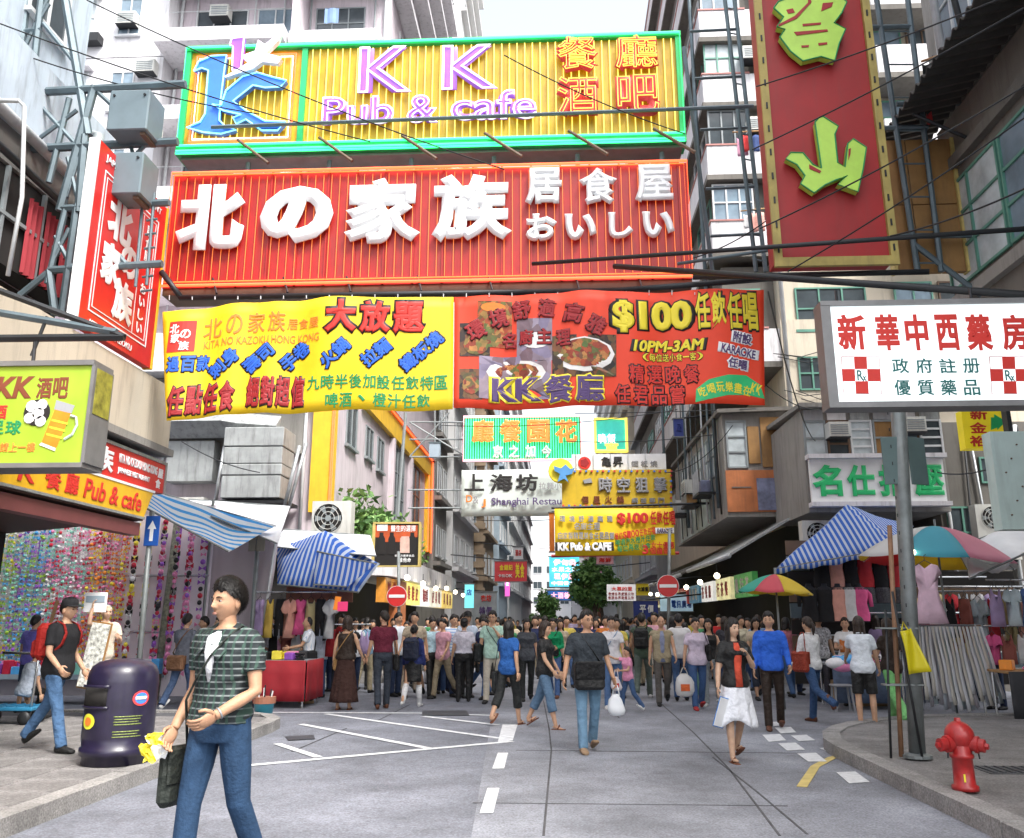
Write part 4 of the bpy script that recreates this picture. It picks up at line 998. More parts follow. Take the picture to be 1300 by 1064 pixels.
for s_, cx, cy, w_, h_ in (('附設', 943, 428, 24, 14), ('KARAOKE', 938, 445, 44, 11), ('任唱', 937, 461, 24, 13)):
    btext(BRD, s_, cx - w_ / 2, cy - h_ / 2, cx + w_ / 2, cy + h_ / 2, 'ink_purple', bold=.03, edge='sign_white', ebold=.1, roll=R(-10), split=False)
bprint([(883, 512), (884, 495), (900, 483), (925, 476), (948, 475), (966, 486), (972, 504), (950, 500), (925, 502), (905, 507)], 'sign_green', 'printed_arc')
for i, ch in enumerate('吃喝玩樂盡在'): btext(BRD, ch, 887 + 11.4 * i, 494 - 9 * math.sin((i + .5) / 7 * PI), 897 + 11.4 * i, 507 - 9 * math.sin((i + .5) / 7 * PI), 'ink_yellow', bold=.02, roll=R(18 - 6 * i))
btext(BRD, 'KK', 954, 485, 968, 500, 'ink_yellow', bold=.03, roll=R(-18))
# the poles that carry the signs and banners
PO = thing('carrying_pole', 'long black pole under the red sign from which the banners hang', 'pole', (0, 13.85, 7.0))
for a, b, r, Ya, Yb in (((228, 378), (780, 369), .05, 13.85, 13.85), ((770, 370), (1000, 352), .05, 13.85, 13.85), ((205, 345), (230, 378), .05, 13.85, 13.85)):
    MB().tube(atY(*a, Ya), atY(*b, Yb), r, 8).build('bar', 'black_iron', PO, True)
for x in (275, 365, 445, 535, 625, 735, 815, 900): MB().tube(atY(x - 6, 352 - x * .01, 14.05), atY(x, 376 - x * .012, 13.85), .02, 6).build('hanger', 'black_iron', PO)
for k in range(26): MB().tube(atY(215 + 29 * k, 375 - .3 * k, 13.83), atY(215 + 29 * k, 381 - .3 * k, 13.76), .008, 4).build('tie', 'pipe_white', PO)
for i, (a, b, r, Ya, Yb, lab) in enumerate((((676, 335), (1310, 290), .035, 13.6, 10.5, 'long black cable pole sloping up past the tall red sign to the dark building'), ((780, 338), (1310, 375), .045, 13.5, 9.3, 'thick black pole above the pharmacy lightbox'),
                               ((880, 352), (1180, 345), .045, 13.7, 12.5, 'dark steel bar below the tall red sign'), ((860, 335), (1060, 305), .03, 13.7, 13.0, 'thin grey bar behind the foot of the tall red sign'))):
    tag(MB().tube(atY(*a, Ya), atY(*b, Yb), r, 8).build('steel_bar', 'black_iron' if i < 3 else 'steel_blue', None, True), lab, 'steel bar')

# ---------------------------------------------------------------- signs flat along the corner building (looking to +X)
def xtext(parent, txt, x0, y0, x1, y1, X, m, bold=.02, depth=.012, off=.0, split=None, gap=.06, shear=0, name=None, vert=False):
    """lettering on a plane X, from the photo pixels of its mid-left, mid-right, top and bottom"""
    cjk = any(ord(c) > 0x2e80 for c in txt)
    a, b = atX(x0, (y0[0] + y0[1]) / 2, X), atX(x1, (y1[0] + y1[1]) / 2, X)
    zt = (atX(x0, y0[0], X).z + atX(x1, y1[0], X).z) / 2; zb = (atX(x0, y0[1], X).z + atX(x1, y1[1], X).z) / 2
    lst = list(txt) if (cjk and split is not False) else [txt]; n = len(lst)
    for i, ch in enumerate(lst):
        if vert: ya, yb = a.y, b.y; z1, z0 = zt - (zt - zb) * i / n, zt - (zt - zb) * (i + 1 - gap) / n
        else: ya, yb = a.y + (b.y - a.y) * (i + gap / 2) / n, a.y + (b.y - a.y) * (i + 1 - gap / 2) / n; z0, z1 = zb, zt
        put(parent, ch, (X + off, (ya + yb) / 2, (z0 + z1) / 2), yb - ya, (z1 - z0) * (.18 if ch == '一' else 1), depth, m, rz=PI / 2, bold=bold, shear=shear, name=name or ('character' if cjk else 'lettering'))
VS = thing('hanging_sign', 'tall red lightbox with white framed characters flat beside the steel truss', 'sign', (-6.75, 12.7, 5.6))
MB().box(-6.78, -6.65, 11.55, 13.86, 5.58, 8.43).build('casing', mat('lit_red', (.55, .016, .014), .4, var=.12, emit=.04, dirt=.12), VS)
MB().box(-6.79, -6.64, 13.865, 13.93, 5.57, 8.44).build('edge', 'yellow_paint_wall', VS); MB().box(-6.79, -6.64, 11.5, 11.545, 5.57, 8.44).build('edge', 'sign_white', VS)
fv = FXp(-6.65)
for k, (a, b, c, d) in enumerate(((11.78, 13.62, 5.86, 8.06), (11.86, 13.54, 5.94, 7.98))):
    m_ = MB(); e = .022 if k == 0 else .012
    for q in ((a, b, c, c + e), (a, b, d - e, d), (a, a + e, c + e, d - e), (b - e, b, c + e, d - e)): m_.fbox(fv, *q, .001, .008)
    m_.build('printed_border', 'sign_white', VS)
MB().fbox(fv, 13.1, 13.115, 5.96, 7.96, .001, .007).build('printed_border', 'sign_white', VS)
for ch, y0, y1, z0, z1 in (('北', 12.0, 12.75, 7.15, 7.85), ('の', 12.5, 13.05, 6.72, 7.25), ('家', 11.95, 12.55, 6.42, 7.08), ('族', 12.4, 13.05, 5.98, 6.65)):
    put(VS, ch, (-6.645, (y0 + y1) / 2, (z0 + z1) / 2), y1 - y0, z1 - z0, .012, 'sign_white', rz=PI / 2, bold=.05, name='character')
for i, ch in enumerate('居食屋'): put(VS, ch, (-6.645, 13.32, 7.75 - .22 * i), .2, .18, .01, 'sign_white', rz=PI / 2, bold=.02, name='character')
for i, ch in enumerate('おいしい'): put(VS, ch, (-6.645, 13.32, 6.75 - .22 * i), .2, .17, .01, 'sign_white', rz=PI / 2, bold=.03, name='character')
put(VS, 'JAPANESE RESTAURANT', (-6.645, 12.7, 8.24), 1.9, .14, .01, 'sign_white', rz=PI / 2, bold=.02)
put(VS, 'KITA NO KAZOKU', (-6.645, 12.5, 5.7), 1.3, .1, .01, 'sign_white', rz=PI / 2, bold=.02)

YF = thing('fascia_sign', 'yellow shop fascia reading KK Pub & cafe along the awning edge', 'sign', (-6.7, 8, 3.2))
MB().add([(-6.7, 1, 3.2), (-6.7, 14.3, 3.2), (-6.7, 14.55, 3.62), (-6.7, 1, 3.62), (-6.82, 1, 3.2), (-6.82, 14.3, 3.2), (-6.82, 14.55, 3.62), (-6.82, 1, 3.62)],
         [(0, 1, 2, 3), (7, 6, 5, 4), (0, 4, 5, 1), (1, 5, 6, 2), (2, 6, 7, 3), (3, 7, 4, 0)]).build('board', mat('fascia_yellow', (.7, .4, .015), .4, var=.15, emit=.03, dirt=.15), YF)
MB().box(-6.83, -6.69, 1, 14.6, 3.622, 3.66).build('edge', 'sign_white', YF); MB().box(-6.83, -6.69, 1, 14.32, 3.16, 3.198).build('edge', 'bare_metal', YF)
for tx, y0, y1, z0, z1, sh in (('K', 9.9, 10.3, 3.27, 3.55, .15), ('K', 10.75, 11.15, 3.27, 3.55, .15), ('餐', 11.35, 11.75, 3.26, 3.56, 0), ('廳', 11.85, 12.2, 3.26, 3.56, 0), ('Pub & cafe', 12.35, 14.15, 3.26, 3.55, .15), ('KK', 6.6, 7.6, 3.27, 3.55, .15), ('Pub & cafe', 7.8, 9.3, 3.26, 3.55, .15)):
    put(YF, tx, (-6.698, (y0 + y1) / 2, (z0 + z1) / 2), y1 - y0, z1 - z0, .01, 'ink_red', rz=PI / 2, bold=.02, shear=sh)
RF = thing('fascia_sign', 'red shop fascia with white Japanese restaurant lettering above the yellow fascia', 'sign', (-6.75, 8, 3.67))
MB().box(-6.9, -6.72, 1, 14.95, 3.67, 4.15).build('board', 'lit_red', RF); MB().box(-6.92, -6.70, 1, 15.0, 4.152, 4.2).build('edge', 'bare_metal', RF); MB().box(-6.92, -6.70, 14.952, 15.0, 3.66, 4.15).build('edge', 'bare_metal', RF)
for tx, y0, y1, z0, z1 in (('北', 10.3, 10.75, 3.72, 4.1), ('の', 10.9, 11.3, 3.74, 4.08), ('家', 11.5, 12.0, 3.72, 4.1), ('族', 12.55, 13.15, 3.72, 4.1), ('KITA NO KAZOKU HONG KONG', 13.3, 14.65, 3.93, 4.07), ('JAPANESE RESTAURANT', 13.3, 14.4, 3.75, 3.86), ('屋', 14.68, 14.88, 3.9, 4.06), ('食', 14.62, 14.82, 3.72, 3.88)):
    put(RF, tx, (-6.718, (y0 + y1) / 2, (z0 + z1) / 2), y1 - y0, z1 - z0, .01, 'sign_white', rz=PI / 2, bold=.035)

# ---------------------------------------------------------------- lime lightbox of the bar
LBX = thing('lightbox_sign', 'lime green lightbox with a beer mug and a football, hung below steel brackets', 'sign', (-5.9, 9.1, 3.14))
x1 = atY(121, 461, 9).x; zt = atY(121, 461, 9).z; zb = atY(105, 590, 9).z
MB().box(-7.0, x1 - .02, 9.0, 9.35, zb + .02, zt - .02).build('face', mat('lit_lime', (.34, .5, .04), .4, var=.35, vs=.8, emit=.03), LBX)
for q in ((-7.0, x1, zt - .025, zt + .03), (-7.0, x1, zb - .03, zb + .02)): MB().box(q[0], q[1] + .003, 8.97, 9.4, q[2], q[3]).build('frame', 'sign_frame_grey', LBX)
MB().box(x1 - .018, x1 + .02, 8.975, 9.39, zb + .02, zt - .025).build('frame', 'sign_frame_grey', LBX)
MB().box(x1 + .021, x1 + .026, 9.02, 9.36, zb + .55, zt - .05).build('side_print', mat('printed_side', (.3, .28, .04), .5, var=.6, vs=7), LBX)
sp = LBX
ptext(sp, 'KK', -6, 478, 43, 506, 9, 'ink_brown', bold=.04, depth=.006, shear=.15); ptext(sp, '酒吧', 46, 479, 88, 506, 9, 'ink_brown', bold=.03, depth=.006)
ptext(sp, '酒', -10, 514, 9, 532, 9, 'ink_red', bold=.03, depth=.006); ptext(sp, '足球', -15, 534, 28, 552, 9, 'ink_green', bold=.03, depth=.006); ptext(sp, '請上一樓', 0, 562, 45, 574, 9, 'ink_orange', bold=.02, depth=.006)
c = atY(47, 524, 9)
MB().lathe(c + Vector((0, -.002, 0)), [(.145, 0), (.14, .008)], 20, Matrix.Rotation(PI / 2, 3, 'X')).build('printed_ball', 'ink_black', sp)
for px_, py_, r_ in ((41, 516, 7), (54, 514, 6.5), (49, 525, 7), (38, 531, 6.5), (52, 535, 6.5)):
    MB().lathe(atY(px_, py_, 9) + Vector((0, -.01, 0)), [(r_ * .0092, 0), (r_ * .009, .004)], 10, Matrix.Rotation(PI / 2, 3, 'X')).build('printed_ball_patch', 'sign_white', sp)
ppoly(sp, [(70, 520), (90, 525), (71, 570), (53, 562)], 9, mat('beer', (.75, .24, .02), .4, var=.2, vs=6, emit=.05), 'printed_mug', .006, .0)
ppoly(sp, [(72, 508), (95, 515), (91, 525), (69, 520)], 9, 'far_grey', 'printed_mug', .006, .0); ppoly(sp, [(53, 562), (71, 569), (70, 573), (50, 565)], 9, 'plate', 'printed_mug', .008, .0)
poutline(sp, [(90, 528), (97, 530), (98, 540), (92, 552), (82, 558)], 9, mat('mug_handle', (.6, .75, .62), .4), 'printed_mug_handle', .015, .006, False)
for yy in (532, 541, 550): ppoly(sp, [(66.5 - (yy - 532) * .38, yy), (86.5 - (yy - 532) * .38, yy + 5), (86 - (yy - 532) * .38, yy + 7.5), (65.8 - (yy - 532) * .38, yy + 2.5)], 9, 'ink_yellow', 'printed_foam', .002, .006)

# ---------------------------------------------------------------- pharmacy lightbox
PH = thing('lightbox_sign', 'white pharmacy lightbox with red characters and checkered crosses', 'sign', (4.6, 9.2, 3.67))
a, b = atY(1046, 386, 9), atY(1056, 516, 9); PX1 = 6.6
MB().box(a.x + .05, PX1, 9.0, 9.2, b.z + .04, a.z - .03).build('face', 'lit_white', PH)
for q in ((a.z - .028, a.z + .02), (b.z - .02, b.z + .038)): MB().box(a.x - .05, PX1 + .03, 8.96, 9.22, *q).build('frame', 'sign_frame_grey', PH)
MB().box(a.x - .05, a.x + .05, 8.965, 9.215, b.z + .04, a.z - .03).build('frame', 'sign_frame_grey', PH)
for ch, x0, x1_ in (('新', 1063, 1099), ('華', 1112, 1141), ('中', 1149, 1178), ('西', 1188, 1217), ('藥', 1226, 1259), ('房', 1271, 1304)): ptext(PH, ch, x0, 399, x1_, 445, 9, 'ink_red', bold=.035, depth=.006)
ptext(PH, '政府註册', 1128, 455, 1248, 474, 9, 'ink_teal', bold=.015, depth=.006, gap=.3); ptext(PH, '優質藥品', 1131, 482, 1248, 502, 9, 'ink_teal', bold=.015, depth=.006, gap=.3)
for x0 in (1068, 1256):
    for i in range(3):
        for j in range(3):
            if (i + j) % 2:
                ppoly(PH, [(x0 + 16 * i + .9 * j, 453 + 15.6 * j), (x0 + 16 * (i + 1) + .9 * j, 453 + 15.6 * j), (x0 + 16 * (i + 1) + .9 * (j + 1), 453 + 15.6 * (j + 1)), (x0 + 16 * i + .9 * (j + 1), 453 + 15.6 * (j + 1))], 9, 'ink_red', 'printed_square', .006)
    poutline(PH, [(x0, 453), (x0 + 48, 453), (x0 + 51, 500), (x0 + 3, 500)], 9, 'ink_maroon', 'printed_border', .004, .002)
    ptext(PH, 'R', x0 + 20, 470, x0 + 28, 483, 9, 'ink_teal', bold=.01, depth=.006); ptext(PH, 'x', x0 + 27, 477, x0 + 32, 484, 9, 'ink_teal', bold=.01, depth=.006)
for x in (a.x + .2, a.x + 1.6, a.x + 2.7): MB().path([(x, 9.2, a.z), (x, 9.2, a.z + .22)], .015, 6).build('hanger_chain', 'black_iron', PH)

# ---------------------------------------------------------------- tall red sign with green characters
LS = thing('hanging_sign', 'tall red hanging sign with yellow frame and two lime green raised characters', 'sign', (4.0, 12.1, 6.5))
YL = 12.0; a, b = atY(985, 330, YL), atY(1137, 329, YL); zb = b.z; zt = 12.4
MB().box(a.x, b.x, YL, YL + .4, zb, zt).build('panel', mat('old_red', (.33, .012, .014), .55, var=.15, vs=1.5, dirt=.18), LS)
yf = mat('old_yellow', (.4, .31, .09), .6, var=.2, vs=4, dirt=.35)
for x in (a.x - .03, b.x - .08): MB().box(x, x + .11, YL - .07, YL - .002, zb - .1, zt).build('frame', yf, LS)
MB().box(a.x + .081, b.x - .081, YL - .07, YL - .002, zb - .1, zb + .03).build('frame', yf, LS)
for k in range(16):
    for x in (a.x + .03, b.x - .03): MB().box(x - .012, x + .012, YL - .085, YL - .071, zb + .1 + k * .38, zb + .2 + k * .38).build('tube_holder', 'black_iron', LS)
lg = mat('lime_letter', (.46, .72, .1), .4, var=.12, vs=3)
def cp(pts): return [(970 + x / 3.94, y / 3.94) for x, y in pts]
for pts in ([(240, 640), (258, 618), (280, 612), (355, 660), (338, 700), (352, 840), (388, 862), (402, 745), (428, 722), (494, 765), (478, 870), (452, 985), (352, 948), (398, 905), (345, 925), (290, 950), (235, 990), (168, 945), (190, 905), (150, 850), (95, 822), (120, 790), (180, 792), (230, 850), (272, 868)],
            [(36, 75), (60, 42), (150, 12), (200, -4), (240, 8), (350, 0), (398, 45), (372, 100), (335, 148), (392, 178), (360, 250), (338, 335), (270, 315), (180, 337), (120, 290), (66, 218), (92, 180), (52, 168), (85, 118)]):
    ppoly(LS, cp(pts), YL, lg, 'character', .12, .04); poutline(LS, [(970 + (x - 970) * .96 + 1.6, y) for x, y in cp(pts)] if False else cp(pts), YL, 'ink_green', 'edge_trim', .012, .16)
for pts in ([(98, 85), (130, 78), (140, 98), (108, 104)], [(278, 52), (330, 48), (322, 70), (270, 92)], [(205, 20), (216, 20), (222, 48), (150, 128), (60, 168), (58, 158), (140, 115), (205, 50)], [(136, 195), (300, 182), (304, 192), (150, 212)], [(172, 262), (210, 260), (208, 270), (174, 272)], [(256, 250), (300, 246), (300, 256), (258, 262)], [(178, 155), (270, 148), (268, 158), (180, 166)], [(405, 775), (416, 770), (414, 800), (404, 830)], [(210, 850), (270, 884), (262, 894), (212, 872)]):
    ppoly(LS, cp(pts), YL, 'old_red', 'character_gap', .02, .15)
for ch, x0, y0, x1_, y1 in ():
    ptext(LS, ch, x0, y0, x1_, y1, YL, lg, bold=.11, depth=.12, off=.04); ptext(LS, ch, x0 + 4, y0 + 4, x1_ - 4, y1 - 4, YL, 'ink_brown', depth=.008, off=.17, outline=.004, name='dead_neon_tube')
LS2 = thing('plywood_sign', 'brown plywood back of a hanging sign behind the tall red sign', 'sign', (6.0, 13.6, 7))
a, b = atY(1120, 178, 13.5), atY(1228, 345, 13.5)
for i in range(3):
    for j in range(2):
        dx, dz = (b.x - a.x) / 3, (a.z - b.z) / 2
        MB().box(a.x + dx * i + .01, a.x + dx * (i + 1) - .01, 13.5, 13.6, b.z + dz * j + .01, b.z + dz * (j + 1) - .01).build('board', 'wood_panel', LS2)
for x in (a.x - .05, b.x): MB().box(x, x + .05, 13.46, 13.64, b.z, a.z).build('frame', 'yellow_paint', LS2)
for pts in (((1110, -20), (1165, 345)), ((1150, -20), (1195, 345)), ((1100, 35), (1157, 34)), ((1120, 163), (1178, 162)), ((1138, 132), (1252, 130)), ((1140, 300), (1285, 298)), ((1160, 310), (1250, 378))):
    MB().tube(atY(*pts[0], 13.3), atY(*pts[1], 13.3), .045, 6).build('frame_bar', 'steel_blue', LS2)
for k in range(8): MB().tube(atY(1118 + 6.5 * k, 40 + 42 * k, 13.3), atY(1154 + 5.5 * k, 40 + 42 * k, 13.3), .015, 5).build('rung', 'steel_blue', LS2)
# a ladder-like steel frame beside the gallery windows
LF = thing('lattice_mast', 'slim blue grey lattice frame rising beside the tall red sign', 'steel frame', (3.2, 15, 7))
for a_, b_ in (((918, -20), (960, 345)), ((930, -20), (972, 345)), ((868, 60), (905, 350)), ((955, 0), (975, 170))): MB().tube(atY(*a_, 15), atY(*b_, 15), .04, 6).build('post', 'steel_blue' if a_[0] < 950 else 'pipe_white', LF)
for k in range(11): MB().tube(atY(922 + 3.7 * k, 10 + 32 * k, 15), atY(934 + 3.7 * k, 12 + 32 * k, 15), .015, 5).build('rung', 'steel_blue', LF)
for y in (165, 40, 100, 240, 300): MB().tube(atY(872 + y * .1, y, 15), atY(935 + y * .1, y - 3, 15), .03, 5).build('rung', 'steel_blue', LF)

# ---------------------------------------------------------------- massage board, yellow arrow sign, mint board
MS = thing('shop_board', 'white board with bold green characters under the gallery windows', 'sign', (7.2, 20.5, 4.0))
panel_px('board', 'sign_white', MS, (1027, 583), (1203, 637), 20.6, -.12, 0); 
a, b = atY(1027, 583, 20.6), atY(1203, 637, 20.6)
for q in ((a.x - .05, b.x + .05, a.z, a.z + .1), (a.x - .05, b.x + .05, b.z - .1, b.z)): MB().box(q[0], q[1], 20.45, 20.75, q[2] + .001, q[3] - .001).build('frame', 'white_plaster', MS)
for ch, x0, x1_ in (('名', 1031, 1069), ('仕', 1075, 1110), ('指', 1115, 1155), ('壓', 1160, 1198)): ptext(MS, ch, x0, 590, x1_, 630, 20.6, 'sign_green', bold=.045, depth=.04)
JS = thing('hanging_sign', 'yellow sign with red characters and a green arrow near the mint board', 'sign', (7.6, 17, 4.6))
panel_px('panel', mat('lit_yellow', (.8, .65, .02), .5, var=.1, emit=.08), JS, (1220, 521), (1281, 569), 17, -.25, 0)
for ch, y in (('新', 519), ('金', 536), ('裕', 553)): ptext(JS, ch, 1231, y, 1253, y + 14, 17, 'ink_red', bold=.03, depth=.01)
ppoly(JS, [(1258, 530), (1262, 530), (1262, 526), (1277, 535), (1266, 546), (1266, 543), (1258, 546)], 17, 'sign_green', 'printed_arrow', .01)
MTB = thing('hanging_sign', 'blank pale mint back of a hanging sign beside the yellow arrow sign', 'sign', (6.7, 13, 2.9))
a, b = atY(1256, 548, 13), atY(1302, 672, 13)
MB().box(a.x, b.x + .3, 13, 13.25, b.z, a.z).build('panel', 'pale_mint', MTB)
for k in range(6): MB().tube((a.x + .15 + .1 * (k % 3), 12.98, b.z + .2 + .2 * k), (a.x + .15 + .1 * (k % 3), 13.0, b.z + .2 + .2 * k), .012, 6).build('rivet', 'brown_frame', MTB)
MB().box(a.x + .3, a.x + .36, 13.05, 13.2, a.z + .001, 5.6).build('hanger', 'black_iron', MTB)

# ---------------------------------------------------------------- signs further up the street
GS = thing('neon_sign', 'green striped neon sign with four orange characters and pink border', 'sign', (-1.2, 30, 6.7))
a, b = atY(589, 530, 30), atY(738, 584, 30)
MB().box(a.x, b.x, 30, 30.25, b.z, a.z).build('panel', mat('deep_green', (.05, .22, .13), .5), GS)
t = MB()
for i in range(46): x = a.x + .08 + (b.x - a.x - .16) * i / 45; t.tube((x, 29.95, b.z + .06), (x, 29.95, a.z - .06), .02, 5)
t.build('neon_tubes', 'neon_green', GS, kind='stuff')
frame_tubes(GS, a.x, b.x, b.z, a.z, 29.93, .045, 'neon_pink')
ptext(GS, '廳餐園花', 596, 534, 736, 563, 30, 'neon_orange', bold=.04, depth=.08, off=.1, gap=.2); ptext(GS, '京之加今', 622, 566, 704, 583, 30, 'sign_white', bold=.05, depth=.06, off=.1, gap=.35)
TS = thing('neon_sign', 'small teal sign with a yellow frame beside the green neon sign', 'sign', (1.6, 33, 7.2))
a, b = atY(755, 532, 33), atY(796, 573, 33)
MB().box(a.x, b.x, 33, 33.2, b.z, a.z).build('panel', mat('lit_teal', (.05, .6, .5), .5, emit=.15), TS); frame_tubes(TS, a.x, b.x, b.z, a.z, 32.96, .07, 'neon_yellow')
ptext(TS, '晚飯', 759, 551, 782, 563, 33, 'neon_white', bold=.03, depth=.05); ptext(TS, '宵', 768, 562, 785, 574, 33, 'neon_yellow', bold=.03, depth=.05)
SH = thing('banner', 'pale grey banner reading Shanghai Restaurant with dark brush characters', 'banner', (-1.4, 29.5, 4.8))
a, b = atY(586, 597, 29.5), atY(722, 655, 29.5)
MB().sheet(lambda s, q: (a.x + (b.x - a.x) * s, 29.5 + .06 * math.sin(s * 9 + q * 2), a.z + (b.z - a.z) * q), 24, 5, .01).build('cloth', mat('cloth_pale', (.62, .68, .64), .7, var=.05), SH, True)
for ch, x0, x1_ in (('上', 590, 615), ('海', 622, 651), ('坊', 655, 683)): ptext(SH, ch, x0, 602, x1_, 624, 29.5, 'ink_black', bold=.03, depth=.02, off=.08)
ptext(SH, '拉麵小', 684, 613, 713, 622, 29.5, 'ink_grey', bold=.01, depth=.02, off=.08); ptext(SH, 'D', 592, 629, 600, 638, 29.5, 'ink_orange', depth=.02, off=.08); ptext(SH, '&', 601, 630, 608, 640, 29.5, 'ink_grey', depth=.02, off=.08); ptext(SH, 'J', 611, 634, 617, 645, 29.5, 'ink_orange', depth=.02, off=.08)
ptext(SH, 'Shanghai Restaurant', 624, 632, 737, 644, 29.5, 'ink_purple', bold=.01, depth=.02, off=.08)
SB = thing('lattice_support', 'thin steel lattice arm holding the green neon sign to the pink corner block', 'steel frame', (-4.8, 30.4, 5))
for a_, b_ in (((515, 524), (500, 720)), ((520, 536), (592, 536)), ((520, 558), (592, 558)), ((520, 580), (592, 580)), ((518, 622), (586, 622)), ((518, 645), (586, 645)), ((520, 536), (592, 580)), ((520, 580), (570, 524)), ((552, 520), (552, 580))):
    MB().tube(atY(*a_, 30.4), atY(*b_, 30.4), .06 if a_[0] == 515 else .03, 6).build('bar', 'grey_frame', SB)
ME = thing('electric_box', 'small pale blue electric box on the lattice arm of the green neon sign', 'box', atY(553, 580, 30.2)); panel_px('casing', 'blue_wall', ME, (545, 562), (558, 580), 30.2, -.3, 0); panel_px('lid', 'steel_blue', ME, (544, 561), (559, 562.5), 30.2, -.32, .02)
GA = thing('arcade_sign', 'mustard sign board with grey characters and dotted border', 'sign', (1.7, 27, 5))
a, b = atY(713, 597, 27), atY(854, 644, 27)
MB().box(a.x, b.x, 27, 27.2, b.z, a.z).build('panel', mat('mustard', (.62, .42, .02), .5, var=.12, dirt=.15), GA)
for ch, x in zip('時空狙擊', (760, 783, 806, 830)): ptext(GA, ch, x, 606, x + 17, 626, 27, 'ink_grey', bold=.04, depth=.08)
ppoly(GA, [(740, 610), (750, 607), (752, 613), (742, 614)], 27, 'ink_grey', 'printed_fish', .05)
ptext(GA, '個星火鍋', 735, 630, 795, 639, 27, 'ink_brown', bold=.02, depth=.04, gap=.4); ptext(GA, '網遊專門', 800, 632, 845, 639, 27, 'ink_grey', bold=.02, depth=.04, gap=.3)
for k in range(20): panel_px('bulb', ('sign_blue', 'sign_crimson')[k % 2], GA, (714 + 7.2 * k, 597.5), (716.5 + 7.2 * k, 599.5), 26.99, 0, .05)
for k in range(20): panel_px('bulb', ('sign_crimson', 'sign_blue')[k % 2], GA, (714 + 7.2 * k, 641), (716.5 + 7.2 * k, 643), 26.99, 0, .05)
for k in range(6): panel_px('bulb', ('sign_crimson', 'sign_blue')[k % 2], GA, (850.5, 603 + 7 * k), (853, 605 + 7 * k), 26.99, 0, .05)
c = atY(712, 598, 26.8); rr = (atY(728, 598, 26.8) - c).x
MB().lathe(c, [(rr, 0), (rr * .95, .06)], 24, Matrix.Rotation(PI / 2, 3, 'X')).build('moon_disc', 'ink_yellow', GA)
ppoly(GA, [(703, 592), (712, 595), (718, 590), (724, 596), (730, 594), (726, 602), (718, 604), (722, 613), (716, 608), (708, 612), (711, 602), (704, 598)], 26.7, mat('figure_blue', (.1, .3, .6), .4), 'moon_figure', .06)
WT = thing('banner', 'narrow white sign strip with black brush characters above the mustard sign', 'banner', (1.9, 27.3, 6.5))
panel_px('board', 'sign_white', WT, (726, 577), (846, 596), 27.3, -.1, 0)
c = atY(742, 588, 27.3); MB().lathe(c, [(.2, 0), (.19, .03)], 16, Matrix.Rotation(PI / 2, 3, 'X')).build('printed_ring', 'ink_red', WT); MB().lathe(c + Vector((0, -.031, 0)), [(.15, 0), (.14, .01)], 5, Matrix.Rotation(PI / 2, 3, 'X')).build('printed_flower', 'ink_maroon', WT)
ptext(WT, '亀昇', 762, 580, 792, 593, 27.3, 'ink_black', bold=.03, depth=.02, gap=.15); ptext(WT, '鐵板燒', 800, 585, 836, 593, 27.3, 'ink_grey', bold=.02, depth=.02, gap=.25)
for k in range(5): panel_px('rib', 'grey_frame', WT, (731 + 22 * k, 577), (731.8 + 22 * k, 596), 27.3, 0, .04)
YBN = thing('banner', 'bright yellow cloth banner with red $100 over the street, below the mustard sign', 'banner', (1.8, 26.5, 3.3))
a, b = atY(704, 646, 26.5), atY(857, 705, 26.5)
MB().sheet(lambda s, q: (a.x + (b.x - a.x) * s, 26.5 + .05 * math.sin(s * 11), a.z + (b.z - a.z) * q), 24, 5, .01).build('cloth', 'cloth_yellow', YBN, True)
kw = dict(depth=.02, off=.06)
ptext(YBN, '$100', 783, 651, 823, 667, 26.5, 'ink_red', bold=.06, **kw); ptext(YBN, '任飲任唱', 825, 649, 857, 667, 26.5, 'ink_red', bold=.03, **kw)
ptext(YBN, '環境舒適高雅', 708, 655, 780, 663, 26.5, 'ink_grey', bold=.03, gap=.4, **kw); ptext(YBN, '名廚主理', 728, 664, 762, 673, 26.5, 'ink_grey', bold=.02, **kw); ptext(YBN, '自家製精選美食任君品嘗', 708, 676, 780, 685, 26.5, 'ink_grey', bold=.02, **kw)
ptext(YBN, 'KK Pub & CAFE', 708, 689, 776, 700, 26.5, 'sign_white', bold=.07, edge='ink_black', ebold=.05, **kw)
ptext(YBN, '每位$100任飲任唱', 780, 673, 832, 682, 26.5, 'ink_red', bold=.02, slope=-.15, split=True, **kw); ptext(YBN, '啤酒汽水橙汁任飲', 781, 682, 832, 690, 26.5, 'ink_green', bold=.02, slope=-.15, **kw); ptext(YBN, '每位再送小食', 783, 691, 826, 699, 26.5, 'ink_green', bold=.02, slope=-.12, **kw)
ptext(YBN, '3', 815, 692, 823, 704, 26.5, 'ink_red', bold=.05, **kw); ptext(YBN, '女士優惠', 826, 688, 856, 697, 26.5, 'ink_red', bold=.02, **kw); ptext(YBN, '個鐘頭', 824, 696, 850, 704, 26.5, 'ink_red', bold=.02, **kw); ptext(YBN, 'KARAOKE', 834, 671, 853, 677, 26.5, 'ink_purple', bold=.03, edge='sign_white', ebold=.12, **kw)
MB().tube(atY(700, 706, 26.6), atY(862, 702, 26.6), .05, 6).build('pole', 'sign_crimson', YBN); MB().tube(atY(700, 645, 26.6), atY(900, 639, 26.6), .04, 6).build('pole', 'black_iron', YBN)
